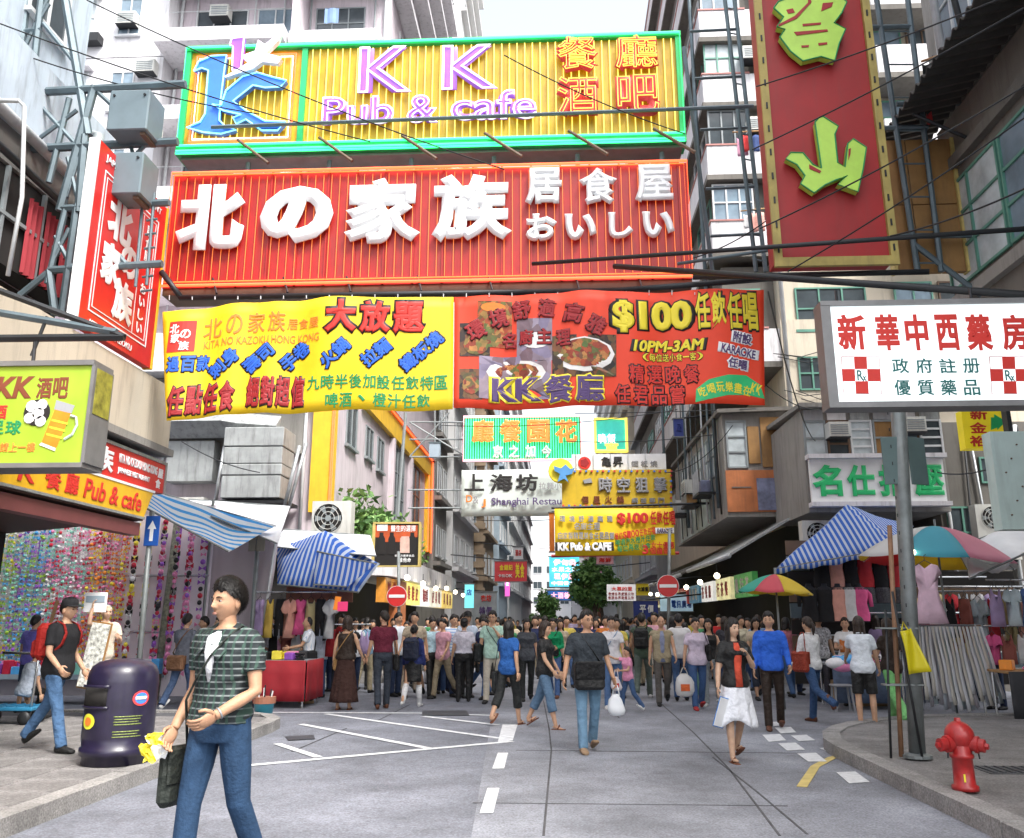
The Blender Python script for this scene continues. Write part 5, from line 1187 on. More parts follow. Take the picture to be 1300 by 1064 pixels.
for (nm, lab, x0, y0, x1_, y1, Y, m, tx) in (
    ('hanging_sign', 'narrow orange sign edge beside the yellow $100 banner', 697, 651, 704, 700, 28.0, 'ink_orange', ()),
    ('hanging_sign', 'red board with yellow characters hung over shops below the brown stone house', 628, 713, 669, 738, 45, 'sign_crimson', (('金鍾記', 634, 717, 651, 724, 'ink_yellow'), ('美食', 654, 715, 666, 734, 'ink_yellow'), ('卡拉OK', 632, 729, 651, 733, 'sign_white'))),
    ('neon_board', 'cyan lit billboard with pink characters far up the street', 697, 707, 736, 745, 80, mat('lit_cyan', (.1, .65, .8), .5, var=.2, vs=.5, emit=.35), (('伊甸島', 702, 710, 732, 718, 'neon_pink'), ('水果之家', 700, 720, 734, 726, 'neon_white'), ('珮伊屋', 703, 728, 730, 736, 'neon_pink'), ('中西餐廳', 700, 738, 730, 743, 'neon_white'))),
    ('neon_board', 'dark blue lit board below the cyan billboard', 694, 750, 728, 762, 80, mat('lit_blue', (.03, .15, .5), .5, var=.2, emit=.2), (('大酒樓', 699, 752, 724, 760, 'neon_pink'),)),
    ('hanging_sign', 'faded pink striped sign under the yellow $100 banner', 757, 706, 779, 716, 50, mat('pink_stripe', (.7, .35, .38), .6, var=.4, vs=5), (('海鮮', 760, 708, 776, 714, 'ink_red'),)),
    ('hanging_sign', 'pale small board with red characters before the end of the street', 652, 695, 664, 710, 60, 'far_white', (('酒店', 654, 698, 662, 706, 'ink_red'),)),
    ('vertical_sign', 'magenta neon strip beside the red board', 641, 735, 647, 757, 55, mat('lit_magenta', (.8, .12, .5), .5, emit=.4), (('夜', 642, 738, 646, 744, 'neon_white'),)),
    ('vertical_sign', 'magenta neon strip beside the faded pink striped sign', 759, 722, 765, 745, 55, 'lit_magenta', (('宿', 760, 725, 764, 731, 'neon_white'),)),
    ('hanging_sign', 'small blue board high on the gallery block side', 855, 532, 868, 554, 27.5, mat('deep_blue', (.02, .04, .22), .5, var=.15), (('局', 858, 538, 865, 548, 'deep_blue'),)),
    ('shop_poster', 'grey shop poster with red characters on a shopfront below the brown stone house', 600, 752, 630, 800, 44, mat('poster_grey', (.3, .33, .35), .5, var=.3, vs=1.2), (('衣坊', 610, 755, 624, 764, 'ink_red'), ('特價', 608, 770, 625, 782, 'ink_purple'))),
    ('shop_sign', 'narrow cyan lit shop sign beside the grey shop poster', 590, 742, 601, 772, 41, mat('lit_aqua', (.2, .75, .8), .5, emit=.3), (('店', 592, 748, 599, 756, 'ink_blue'),)),
    ('shop_sign', 'light blue shop sign with dark characters behind the no entry disc', 838, 755, 880, 776, 38, mat('lit_paleblue', (.5, .72, .85), .5, var=.2, vs=2, emit=.12), (('電訊廣場', 852, 762, 878, 772, 'ink_blue'),)),
    ('hanging_sign', 'small yellow board with dark characters beside the notice board', 808, 741, 824, 756, 30, 'ink_yellow', (('大減價', 809, 745, 823, 751, 'ink_black'),)),
    ('shop_sign', 'dark blue and white board behind the notice board', 804, 763, 836, 786, 34, 'deep_blue', (('平', 812, 768, 820, 778, 'sign_white'), ('價', 822, 768, 830, 778, 'sign_white')))):
    a, b = atY(x0, y0, Y), atY(x1_, y1, Y); s_ = thing(nm, lab, 'sign', ((a.x + b.x) / 2, Y, b.z))
    MB().box(a.x, b.x, Y, Y + .2, b.z, a.z).build('panel', m, s_)
    e = Y / 1100 * 1.2
    for q in ((a.x - e, b.x + e, a.z, a.z + e), (a.x - e, b.x + e, b.z - e, b.z)): MB().box(q[0], q[1], Y - .03, Y + .22, q[2] + .001, q[3]).build('frame', 'sign_frame_grey', s_)
    for T_ in tx: ptext(s_, T_[0], *T_[1:5], Y, T_[5], bold=.03, depth=.04)
    if Y < 80: MB().tube(((a.x + b.x) / 2, Y + .1, a.z + e), ((a.x + b.x) / 2 + (-3 if x0 < 690 else 3), Y + .1, a.z + e + .3), .03, 5).build('bracket', 'black_iron', s_)
# doctor's choice billboard
DB = thing('billboard', 'dark red billboard with bottle silhouettes above a no entry sign', 'sign', (-4.2, 23.4, 2.9))
panel_px('panel', 'ink_black', DB, (475, 665), (532, 718), 23.4, -.15, 0)
panel_px('printed_band', mat('billboard_red', (.55, .1, .03), .5, var=.3, vs=3), DB, (477, 667), (530, 682), 23.4, .001, .006); panel_px('printed_band', 'billboard_red', DB, (483, 682), (527, 688), 23.4, .001, .006)
for x in (484, 497, 523): ppoly(DB, [(x - 4, 704), (x - 4, 684), (x - 2, 680), (x - 2, 676), (x + 3, 676), (x + 3, 680), (x + 5, 684), (x + 5, 704)], 23.4, 'ink_black', 'printed_bottle', .012)
ppoly(DB, [(508, 702), (508, 684), (510, 681), (519, 681), (520, 684), (520, 702)], 23.4, mat('bottle_pale', (.75, .5, .42), .5, var=.25, vs=6), 'printed_bottle', .014)
panel_px('printed_label', 'sign_white', DB, (479, 665.5), (492, 674), 23.4, .001, .012)
ptext(DB, '醫生的選擇', 496, 667, 528, 675, 23.4, 'sign_white', bold=.02, depth=.012); ptext(DB, '維他命', 506, 708, 522, 714, 23.4, 'sign_white', bold=.03, depth=.01); ptext(DB, '新配方健康食品', 501, 704, 526, 707, 23.4, 'sign_white', depth=.01)
for q in ((474, 663, 534, 665), (474, 718, 534, 719.5), (473.5, 665, 475, 718), (532, 665, 533.5, 718)): panel_px('frame', 'yellow_paint', DB, q[:2], q[2:], 23.4, -.16, .03)

# ================================================================== street furniture
mat('pole_grey', (.2, .22, .22), .5, metal=.4, var=.25, vs=5, dirt=.4)
mat('bin_purple', (.017, .013, .036), .35, var=.3, vs=7, coat=.2, dirt=.25)
mat('hydrant_red', (.36, .018, .018), .38, var=.25, vs=9, coat=.15, dirt=.3)
mat('tarp_white', (.72, .74, .77), .6, var=.08, vs=2)
mat('cardboard', (.36, .24, .13), .8, var=.2, vs=4)
mat('chrome', (.55, .56, .57), .25, metal=.9, var=.05)
mat('plastic_grey', (.3, .31, .33), .5, var=.1)
mat('blue_steel', (.03, .2, .36), .4, var=.15)
# litter bin
bx, by = atZ(146, 968, .15).x, atZ(146, 968, .15).y
BI = thing('litter_bin', 'dark purple rounded litter bin with yellow and red stickers on the slabbed pavement', 'litter bin', (bx, by, .15))
k_ = .375
MB().lathe((bx, by, .15), [(k_ * .93, 0), (k_ * .93, .1), (k_ * 1.02, .11), (k_ * 1.02, .19), (k_ * .96, .205), (k_ * 1.0, .32), (k_ * 1.0, .95), (k_ * .98, 1.05), (k_ * .9, 1.13), (k_ * .72, 1.19), (k_ * .4, 1.22), (.01, 1.225)], 40).build('drum', 'bin_purple', BI, True)
BI.scale = (.95, .95, .85)
def on_bin(a0, a1, z0, z1, m, nm, r=k_ * 1.0, off=.006, n=8, circ=False):
    mb = MB()
    if circ:
        am, zm = (a0 + a1) / 2, (z0 + z1) / 2; vs = [Vector((bx + (r + off) * math.sin(am), by - (r + off) * math.cos(am), .15 + zm))]
        for i in range(20):
            t = 2 * PI * i / 20; a = am + (a1 - a0) / 2 * math.cos(t); vs.append(Vector((bx + (r + off) * math.sin(a), by - (r + off) * math.cos(a), .15 + zm + (z1 - z0) / 2 * math.sin(t))))
        mb.add(vs, [(0, 1 + i, 1 + (i + 1) % 20) for i in range(20)])
    else: mb.sheet(lambda u, v: (bx + (r + off) * math.sin(a0 + (a1 - a0) * u), by - (r + off) * math.cos(a0 + (a1 - a0) * u), .15 + z0 + (z1 - z0) * v), n, 2, .004)
    return mb.build(nm, m, BI, True)
on_bin(R(-62), R(2), .68, .9, 'dark_inside', 'slot', off=.004); on_bin(R(-66), R(6), .895, .93, 'bin_purple', 'slot_lip', off=.03); on_bin(R(-66), R(6), .655, .685, 'bin_purple', 'slot_lip', off=.02)
on_bin(R(-45), R(-15), .42, .6, mat('sticker_yellow', (.75, .75, .05), .5), 'sticker', circ=True); on_bin(R(-38), R(-22), .46, .56, 'ink_orange', 'sticker_mark', off=.009, circ=True)
on_bin(R(42), R(72), .68, .86, mat('sticker_red', (.6, .06, .06), .5), 'sticker', circ=True); on_bin(R(46), R(68), .705, .835, 'sign_blue', 'sticker_mark', off=.009, circ=True); on_bin(R(47), R(67), .75, .79, 'sign_white', 'sticker_mark', off=.012)
for i in range(7): on_bin(R(16 + i % 2), R(62 - 3 * (i % 3)), .56 - .03 * i - (.05 if i > 3 else 0), .572 - .03 * i - (.05 if i > 3 else 0), mat('bin_text', (.2, .25, .06), .6, var=.6, vs=60), 'printed_line', off=.004)
# hydrant
hx, hy = atZ(1226, 1003, .15).x, atZ(1226, 1003, .15).y
HY = thing('fire_hydrant', 'red fire hydrant with two outlets on the rounded corner pavement', 'hydrant', (hx, hy, .15))
HY.scale = (.62, .62, .72)
r_ = .145
MB().lathe((hx, hy, .15), [(r_ * 1.25, 0), (r_ * 1.25, .05), (r_, .07), (r_ * .95, .36), (r_ * 1.12, .37), (r_ * 1.12, .41), (r_ * .98, .42), (r_ * 1.1, .52)], 28).build('barrel', 'hydrant_red', HY, True)
MB().sph((hx, hy, .15 + .62), (.2, .2, .175), 28, 16).build('bonnet', 'hydrant_red', HY, True)
for (dx, dy, dz, L) in ((-1, -.35, .55, .36), (.75, -.65, .55, .33)):
    d = Vector((dx, dy, -.08)).normalized(); p0 = Vector((hx, hy, .15 + dz)); q = MB()
    q.path([p0, p0 + d * .2, p0 + d * .205, p0 + d * .25, p0 + d * .255, p0 + d * L, p0 + d * (L + .005)], [.085, .085, .1, .1, .078, .078, .05], 16); q.build('outlet', 'hydrant_red', HY)
    MB().path([p0 + d * L, p0 + d * (L + .05)], [.04, .035], 5).build('cap_nut', 'hydrant_red', HY)
    MB().path([p0 + d * .23 + Vector((0, 0, -.09)), p0 + d * .24 + Vector((0, 0, -.16))], .012, 5).build('chain', 'black_iron', HY)
MB().path([(hx, hy, .15 + .78), (hx, hy, .15 + .83)], [.05, .04], 5).build('top_nut', 'hydrant_red', HY)
MB().rbox((hx - .05, hy - .14, .15 + .15), (.025, .01, .09), .002).build('painted_mark', 'ink_yellow', HY)

# poles and traffic signs
def pole(label, foot, top_px, r=.045, z=0.0, m='pole_grey', name='sign_post'):
    f = atZ(*foot, z); t = thing(name, label, 'post', f); h = atY(*top_px, f.y)
    MB().path([f, f.lerp(Vector((h.x, f.y, h.z)), .5), Vector((h.x, f.y, h.z))], r, 10).build('shaft', m, t, True)
    MB().lathe(f, [(r * 1.8, 0), (r * 1.8, .03), (r * 1.1, .05)], 12).build('base', m, t)
    return t, f, Vector((h.x, f.y, h.z))
t, f, h = pole('grey perforated lamp pole with two sign plates beside the red hydrant', (1165, 962), (1138, 480), .085, .15)
for s_, x in ((-1, -.17), (1, .13)): MB().rbox((h.x + x + .02, f.y + .03 * s_, atY(1140, 585, f.y).z), (.24, .02, .56), .006, Matrix.Rotation(R(20 * s_), 3, 'Z')).build('sign_plate', mat('plate_green_grey', (.1, .15, .15), .5, var=.15, metal=.3), t)
MB().path([f + Vector((-.15, .06, 0)), f + Vector((-.15 + (h.x - f.x) * 1.3 / (h.z - f.z), .06, 1.3)), f + Vector((-.15 + (h.x - f.x) * 2.5 / (h.z - f.z), .06, 2.5))], .028, 8).build('conduit', mat('rust_pipe', (.25, .13, .07), .6, var=.3, vs=8), t, True)
MB().path([f + Vector((-.3, -.05, 0)), f + Vector((-.28 + (h.x - f.x) * 1.55 / (h.z - f.z), -.05, 1.55))], .014, 6).build('conduit', 'black_iron', t, True); MB().path([f + Vector((.0, -.14, 0)), f + Vector((-.12, -.1, 1.75))], .014, 6).build('conduit', 'black_iron', t, True)
for z in (.75, 1.35): MB().rbox(f + Vector((-.08, 0, z)), (.42, .16, .02), .004).build('clamp', 'pole_grey', t)
for k in range(16): MB().rbox(f + Vector((.016 + .0 - (h.x - f.x) * -.05 * k * .22, -.087, 1.2 + .2 * k)), (.012, .006, .04), .002).build('slot', 'black_iron', t)
yb = thing('plastic_bag', 'yellow plastic bag tied to the lamp pole', 'bag', f + Vector((-.05, -.16, .85)))
MB().sheet(lambda a, b: (f.x - .1 + .12 * a + .12 * b * (a - .2) + .06 * b, f.y - .17 - .03 * math.sin(a * 5 + b * 3), f.z + 1.32 - .45 * b + .03 * a), 8, 8, .012).build('sack', sheetmat('film_yellow', (.75, .65, .02), .3, .35), yb, True); MB().path([f + Vector((-.07, -.12, 1.33)), f + Vector((-.02, -.05, 1.42)), f + Vector((0, -.12, 1.33))], .008, 5).build('tie', 'film_yellow', yb)
def disc_sign(label, foot, c_px, rp, top_px, Y=None):
    t, f, h = pole(label, foot, top_px, .04, name='road_sign'); c = atY(*c_px, f.y - .06); r = (atY(c_px[0] + rp, c_px[1], f.y - .06) - c).x; M = Matrix.Rotation(PI / 2, 3, 'X')
    MB().lathe(c, [(r, 0), (r, .02)], 32, M).build('rim', 'sign_white', t); MB().lathe(c + Vector((0, -.021, 0)), [(r * .96, 0), (r * .96, .004)], 32, M).build('disc', mat('traffic_red', (.6, .03, .03), .4, var=.08), t); MB().rbox(c + Vector((0, -.03, 0)), (r * 1.55, .006, r * .3), .002).build('bar', 'sign_white', t)
    MB().rbox(c + Vector((0, .045, 0)), (.12, .04, .06), .005).build('clamp', 'pole_grey', t)
disc_sign('round red no entry sign under the dark red billboard', (507, 874), (504, 757), 13, (506, 700)); disc_sign('round red no entry sign beside the tin canopied shops', (848, 876), (848, 744), 14, (850, 672))
t, f, h = pole('slim post with a blue one way arrow plate by the accessory stall', (171, 905), (193, 650), .045, .15)
c = atY(193, 674, f.y - .06); MB().rbox(c, (.25, .02, .5), .01).build('plate', mat('traffic_blue', (.02, .1, .42), .4), t)
P = lambda a, b: (c.x + a, c.z + b)
MB().prism([P(-.03, -.17), P(.03, -.17), P(.03, .03), P(.075, .03), P(0, .17), P(-.075, .03), P(-.03, .03)], FY(c.y - .011), 0, .005).build('arrow', 'sign_white', t)
pole('leaning yellow flecked grey post in front of the accessory stall', (196, 893), (226, 655), .07, 0, mat('flecked_post', (.22, .22, .16), .6, var=.7, vs=14), 'leaning_post')
t, f, h = pole('post with two blank grey sign backs near the white tarp', (313, 892), (329, 665), .045)
for s_ in (-1, 1): MB().rbox((h.x + .09 * s_, f.y - .07, atY(327, 684, f.y).z), (.17, .02, .52), .006, Matrix.Rotation(R(14 * s_), 3, 'Z')).build('sign_plate', mat('plate_khaki', (.27, .25, .2), .6, var=.2, dirt=.3), t)
tr = thing('notice_post', 'post with white notice board of red characters standing in the crowd', 'notice board', atZ(790, 868)); p_ = atZ(790, 868)
MB().tube(p_, (p_.x, p_.y, atY(790, 742, p_.y).z), .04, 8).build('shaft', 'pole_grey', tr)
a, b = atY(770, 742, p_.y), atY(807, 763, p_.y); MB().box(a.x, b.x, p_.y - .1, p_.y - .05, b.z, a.z).build('board', 'sign_white', tr)
ptext(tr, '大慕的里', 776, 745, 803, 750, p_.y - .1, 'ink_red', bold=.02, depth=.008)
for k in range(2): ptext(tr, '敬請各界愛護公物', 772, 752 + 5 * k, 805, 756 + 5 * k, p_.y - .1, 'ink_maroon', bold=.01, depth=.008, gap=.2)

# hand trolley
tx, ty = atZ(20, 918, .15).x, atZ(20, 918, .15).y
TY = thing('hand_trolley', 'blue flatbed hand trolley with a chrome handle beside the easel', 'trolley', (tx, ty, .15))
MB().rbox((tx - .1, ty, .36), (.9, .5, .05), .01).build('deck', 'blue_steel', TY)
for k in range(6): MB().rbox((tx - .45 + .14 * k, ty, .395), (.03, .46, .015), .004).build('slat', 'blue_steel', TY)
MB().path([(tx + .32, ty - .22, .38), (tx + .34, ty - .22, 1.05), (tx + .26, ty - .22, 1.12), (tx - .2, ty - .22, 1.13)], .018, 8).build('handle', 'chrome', TY, True); MB().path([(tx + .32, ty + .22, .38), (tx + .34, ty + .22, 1.1)], .018, 8).build('handle', 'chrome', TY, True)
for sx in (-.42, .25):
    for sy in (-.2, .2): MB().lathe((tx + sx, ty + sy - .02, .24), [(.02, 0), (.09, 0), (.09, .04), (.02, .04)], 16, Matrix.Rotation(PI / 2, 3, 'X')).build('wheel', 'black_iron', TY, True)
LD = thing('wooden_easel', 'slanting wooden easel legs between trolley and signboard', 'easel', (tx + .9, ty + .3, .15))
for a, b in ((atZ(30, 902, .15), atY(73, 762, atZ(30, 902, .15).y + .1)), (atZ(57, 893, .15), atY(62, 850, atZ(57, 893, .15).y))): MB().tube(a, b, .035, 4).build('leg', mat('timber', (.4, .23, .1), .7, var=.2, vs=6), LD)

# ================================================================== market stalls
rg = random.Random(5)
cols = {'ruby': (.5, .02, .05), 'lime': (.3, .5, .05), 'sky': (.08, .35, .7), 'pink': (.75, .25, .45), 'lemon': (.8, .65, .05), 'black_clip': (.012, .012, .014), 'orange_clip': (.75, .25, .03), 'violet': (.3, .1, .5), 'white_clip': (.75, .75, .76), 'mint': (.25, .6, .5)}
for k, v in cols.items(): mat(k, tuple(min(.9, c_ * 1.15) for c_ in v), .35, var=.15, vs=9)
def goods(parent, items, name):
    """many small goods too tiny to tell apart: one part for each colour"""
    for k in sorted(items):
        o = items[k].build(name, k, parent); o['kind'] = 'stuff'
HS = thing('accessory_stall', 'stall wall hung with hundreds of colourful hair clips under the yellow fascia', 'market stall', (-8.8, 16.3, 0))
MB().box(-12.5, -6.35, 16.35, 16.42, .1, 3.5).build('backing_sheet', mat('pink_film', (.88, .8, .87), .6, var=.12, vs=1.2), HS)
it = {}
zones = ((-12.4, -11.0, ('sky', 'white_clip', 'ruby')), (-11.0, -9.9, ('lime', 'lemon', 'mint', 'white_clip')), (-9.9, -9.2, ('sky', 'mint', 'lime', 'violet')), (-9.2, -8.5, ('white_clip', 'pink', 'mint', 'ruby')), (-8.5, -7.75, ('ruby', 'orange_clip', 'pink', 'lemon')), (-7.75, -7.2, ('black_clip', 'ruby', 'lemon', 'white_clip')), (-7.2, -6.4, ('pink', 'black_clip', 'ruby', 'violet', 'pink')))
x = -12.35; ci = 0; cd = MB()
while x < -6.4:
    zn = next(z for z in zones if z[0] <= x < z[1]); ci += 1; big = x > -7.75; ly = (0, -.22, -.42)[ci % 3]; z = .5 + rg.uniform(0, .08)
    cd.tube((x, 16.33 + ly, .4), (x, 16.33 + ly, 3.45), .003, 4)
    while z < 3.4:
        k = rg.choice(zn[2]) if rg.random() < .6 else zn[2][(int(z * 4) + ci // 2) % len(zn[2])]; mb = it.setdefault(k, MB()); s_ = rg.uniform(.05, .07) if big else rg.uniform(.034, .052); y = 16.31 + ly
        if rg.random() < (.55 if big else .25): mb.sph((x, y - .02, z), (s_ * .75, .03, s_ * .75), 8, 5); mb.sph((x, y - .045, z), (s_ * .3, .015, s_ * .3), 6, 4)
        else: mb.add([(x, y, z), (x - s_, y - .02, z + s_ * .7), (x - s_, y - .02, z - s_ * .7), (x + s_, y - .02, z + s_ * .7), (x + s_, y - .02, z - s_ * .7), (x, y - .03, z)], [(0, 1, 5), (5, 1, 2), (0, 2, 5), (0, 5, 3), (5, 4, 3), (0, 4, 5)])
        z += (.125 if big else .085) * rg.uniform(.9, 1.1)
    x += .085 if big else .05
goods(HS, it, 'hair_clips'); cd.build('cord', 'white_frame', HS)
HS.location = (-9.95, 18.5, 0); HS.scale = (1.13, 1, 1.12)
for z in (1.2, 2.2, 3.45): MB().tube((-12.4, 16.3, z), (-6.35, 16.3, z), .02, 6).build('rail', 'chrome', HS)
for x in (-12.3, -10.3, -8.3, -6.4): MB().tube((x, 16.36, 0), (x, 16.36, 3.6), .03, 8).build('post', 'pole_grey', HS)
MB().box(-12.3, -7.0, 15.55, 16.3, .42, .5).build('counter', 'blue_wall', HS)
bxs = [('sky', .2), ('violet', .16), ('pink', .14), ('white_clip', .2), ('ruby', .14), ('mint', .16)]
for r__ in range(3):
    x = -12.2
    while x < -7.1:
        c_, w_ = rg.choice(bxs); h_ = rg.uniform(.12, .3)
        b_ = tag(MB().rbox(((x + w_ / 2) * 1.13, 17.9 + .22 * r__, .56 + h_ / 2), (w_ - .01, .18, h_), .008).build('goods_box', c_), '%s small packet standing on the accessory stall counter' % {'sky': 'blue', 'violet': 'purple', 'pink': 'pink', 'white_clip': 'white', 'ruby': 'red', 'mint': 'mint green'}[c_], 'packet', 'packets on the accessory stall counter'); x += w_ + .01
# canopies
blue = stripes('blue_white_canvas', (.68, .73, .78), (.05, .22, .62), 0, 5.2, .5, .65, transl=.45); blue2 = stripes('blue_canvas_fine', (.6, .68, .8), (.04, .16, .62), 0, 9.5, .55, .65, transl=.45)
aqua = stripes('aqua_canvas', (.72, .77, .8), (.06, .38, .75), 1, 2.6, .4, .65, transl=.5)
def canopy(name, label, corners, sag, m, posts=True, n=14, valance=0, peak=0, wob=.03):
    """sagging cloth roof over four corners (near left, near right, far right, far left)"""
    A, B, C_, D = [Vector(c) for c in corners]; ctr = (A + B + C_ + D) / 4
    t = thing(name, label, 'canopy', (ctr.x, ctr.y, 0) if posts else (ctr.x, ctr.y, min(v.z for v in (A, B, C_, D))))
    def fn(u, v):
        p = A.lerp(B, u).lerp(D.lerp(C_, u), v); w = 16 * u * (1 - u) * v * (1 - v)
        return p + Vector((0, 0, -sag * w + peak * (1 - max(abs(2 * u - 1), abs(2 * v - 1))) + wob * math.sin(u * 11 + v * 4) * (.4 + w)))
    MB().sheet(fn, n, n, .006).build('cloth', m, t, True)
    if valance: MB().sheet(lambda u, v: fn(u, 0) + Vector((0, -.01, -valance * v * (1 + .2 * math.sin(u * 30)))), 30, 2, .005).build('valance', m, t, True)
    if posts:
        for P_ in (A, B, C_, D): MB().tube((P_.x, P_.y, 0), P_, .022, 6).build('pole', 'pole_grey', t)
    for a, b in ((A, B), (D, C_)): MB().tube(a, b, .018, 6).build('ridge_pole', 'pole_grey', t)
    return t
def W3(px, py, Y): return tuple(atY(px, py, Y))
canopy('tarpaulin', 'aqua and white striped tarpaulin sagging over the accessory stall', (W3(185, 645, 15.5), W3(290, 700, 15.2), W3(350, 668, 18), W3(190, 622, 17.5)), .15, aqua, False, peak=.0)
canopy('tarpaulin', 'plain white tarpaulin stretched below the grey ventilation box', (W3(268, 655, 17.2), W3(352, 690, 17.0), W3(368, 643, 21), W3(240, 634, 21)), .18, 'tarp_white', False)
canopy('tarpaulin', 'long white tarpaulin edge above the blue striped canopy', (W3(345, 694, 19.5), W3(478, 706, 19.5), W3(470, 680, 22), W3(360, 672, 22)), .1, 'tarp_white', False)
tp = thing('hanging_sheet', 'pale pinkish plastic sheet hanging behind the twin sign backs', 'sheet', (-7.6, 19.2, .6))
a, b = atY(272, 672, 19.2), atY(345, 815, 19.2)
MB().sheet(lambda u, v: (a.x + (b.x - a.x) * (u - .32 * u * v * v), 19.2 + .07 * math.sin(u * 12 + v), a.z - .1 * u + (.5 - a.z) * v), 20, 8, .006).build('sheet', sheetmat('pale_sheet', (.66, .6, .63), .4), tp, True); MB().tube((a.x, 19.2, a.z + .01), (b.x, 19.2, a.z - .09), .015, 6).build('rod', 'pole_grey', tp)
MB().tube(atY(352, 670, 19.0), atY(322, 884, 19.0), .03, 8).build('rod', 'pipe_white', tp)
canopy('stall_canopy', 'blue striped canvas canopy over the red table clothes stall', (W3(352, 742, 18.6), W3(455, 752, 18.3), W3(482, 716, 20.4), W3(352, 690, 20.6)), -.25, blue2, False, peak=.55, valance=.0)
canopy('stall_canopy', 'front flap of blue striped canvas hanging by the no entry post', (W3(398, 742, 18.2), W3(440, 745, 18.2), W3(478, 716, 18.6), W3(402, 700, 18.6)), .05, blue2, False)
canopy('stall_canopy', 'large blue and white striped canopy over the dress form stall', (W3(985, 722, 18.2), W3(1150, 694, 18.0), W3(1160, 668, 21), W3(1020, 690, 21)), -.1, blue2, False, peak=.72, valance=.1)
canopy('tarpaulin', 'crumpled white plastic tarpaulin at the wooden table stall', (W3(1230, 735, 15.2), W3(1330, 690, 15.0), W3(1330, 655, 17.5), W3(1225, 690, 17.5)), .25, 'tarp_white', False, wob=.08)
def parasol(label, c, r, h, cols_, foot=None, n=8, tilt=0):
    """a beach umbrella: gores, ribs, pole"""
    c = Vector(c); t = thing('parasol', label, 'parasol', (c.x, c.y, 0)); M = Matrix.Rotation(R(tilt), 3, 'Y')
    for k in range(n):
        mb = MB(); a0, a1 = 2 * PI * k / n, 2 * PI * (k + 1) / n
        def fn(u, v): 
            a = a0 + (a1 - a0) * v; rr = r * u * (1 - .06 * math.sin(PI * v) * u); return c + M @ Vector((rr * math.cos(a), rr * math.sin(a), -h * u ** 1.7 - (.03 * math.sin(PI * v) * u)))
        mb.sheet(lambda u, v: fn(.02 + .98 * u, v), 8, 5, .004); mb.build('gore', sheetmat('gore_%02d%02d%02d' % tuple(int(x * 99) for x in cols_[k % len(cols_)]), cols_[k % len(cols_)], .45), t, True)
        MB().path([c + M @ Vector((r * u * math.cos(a0), r * u * math.sin(a0), -h * u ** 1.7 - .02)) for u in (.05, .4, .7, 1)], .006, 4).build('rib', 'chrome', t)
    MB().path([(c.x, c.y, 0), c + Vector((0, 0, .12))], .02, 8).build('pole', 'pole_grey', t, True); return t
yl, cy, pk_, wh_, rd_, gn_ = (.8, .62, .06), (.1, .5, .62), (.75, .3, .4), (.78, .78, .76), (.65, .06, .06), (.05, .45, .25)
p = atY(1187, 668, 16.2); parasol('wide parasol in blue, pink, white and yellow gores over the belt rack', p, 1.32, .62, (wh_, yl, rd_, yl, wh_, cy, pk_, wh_), tilt=5)
p = atY(984, 729, 17.6); parasol('small parasol in green, red and yellow gores beyond the man in royal blue', p, .7, .34, (yl, yl, yl, gn_, (.08, .55, .42), (.78, .14, .18), yl, yl), tilt=3)

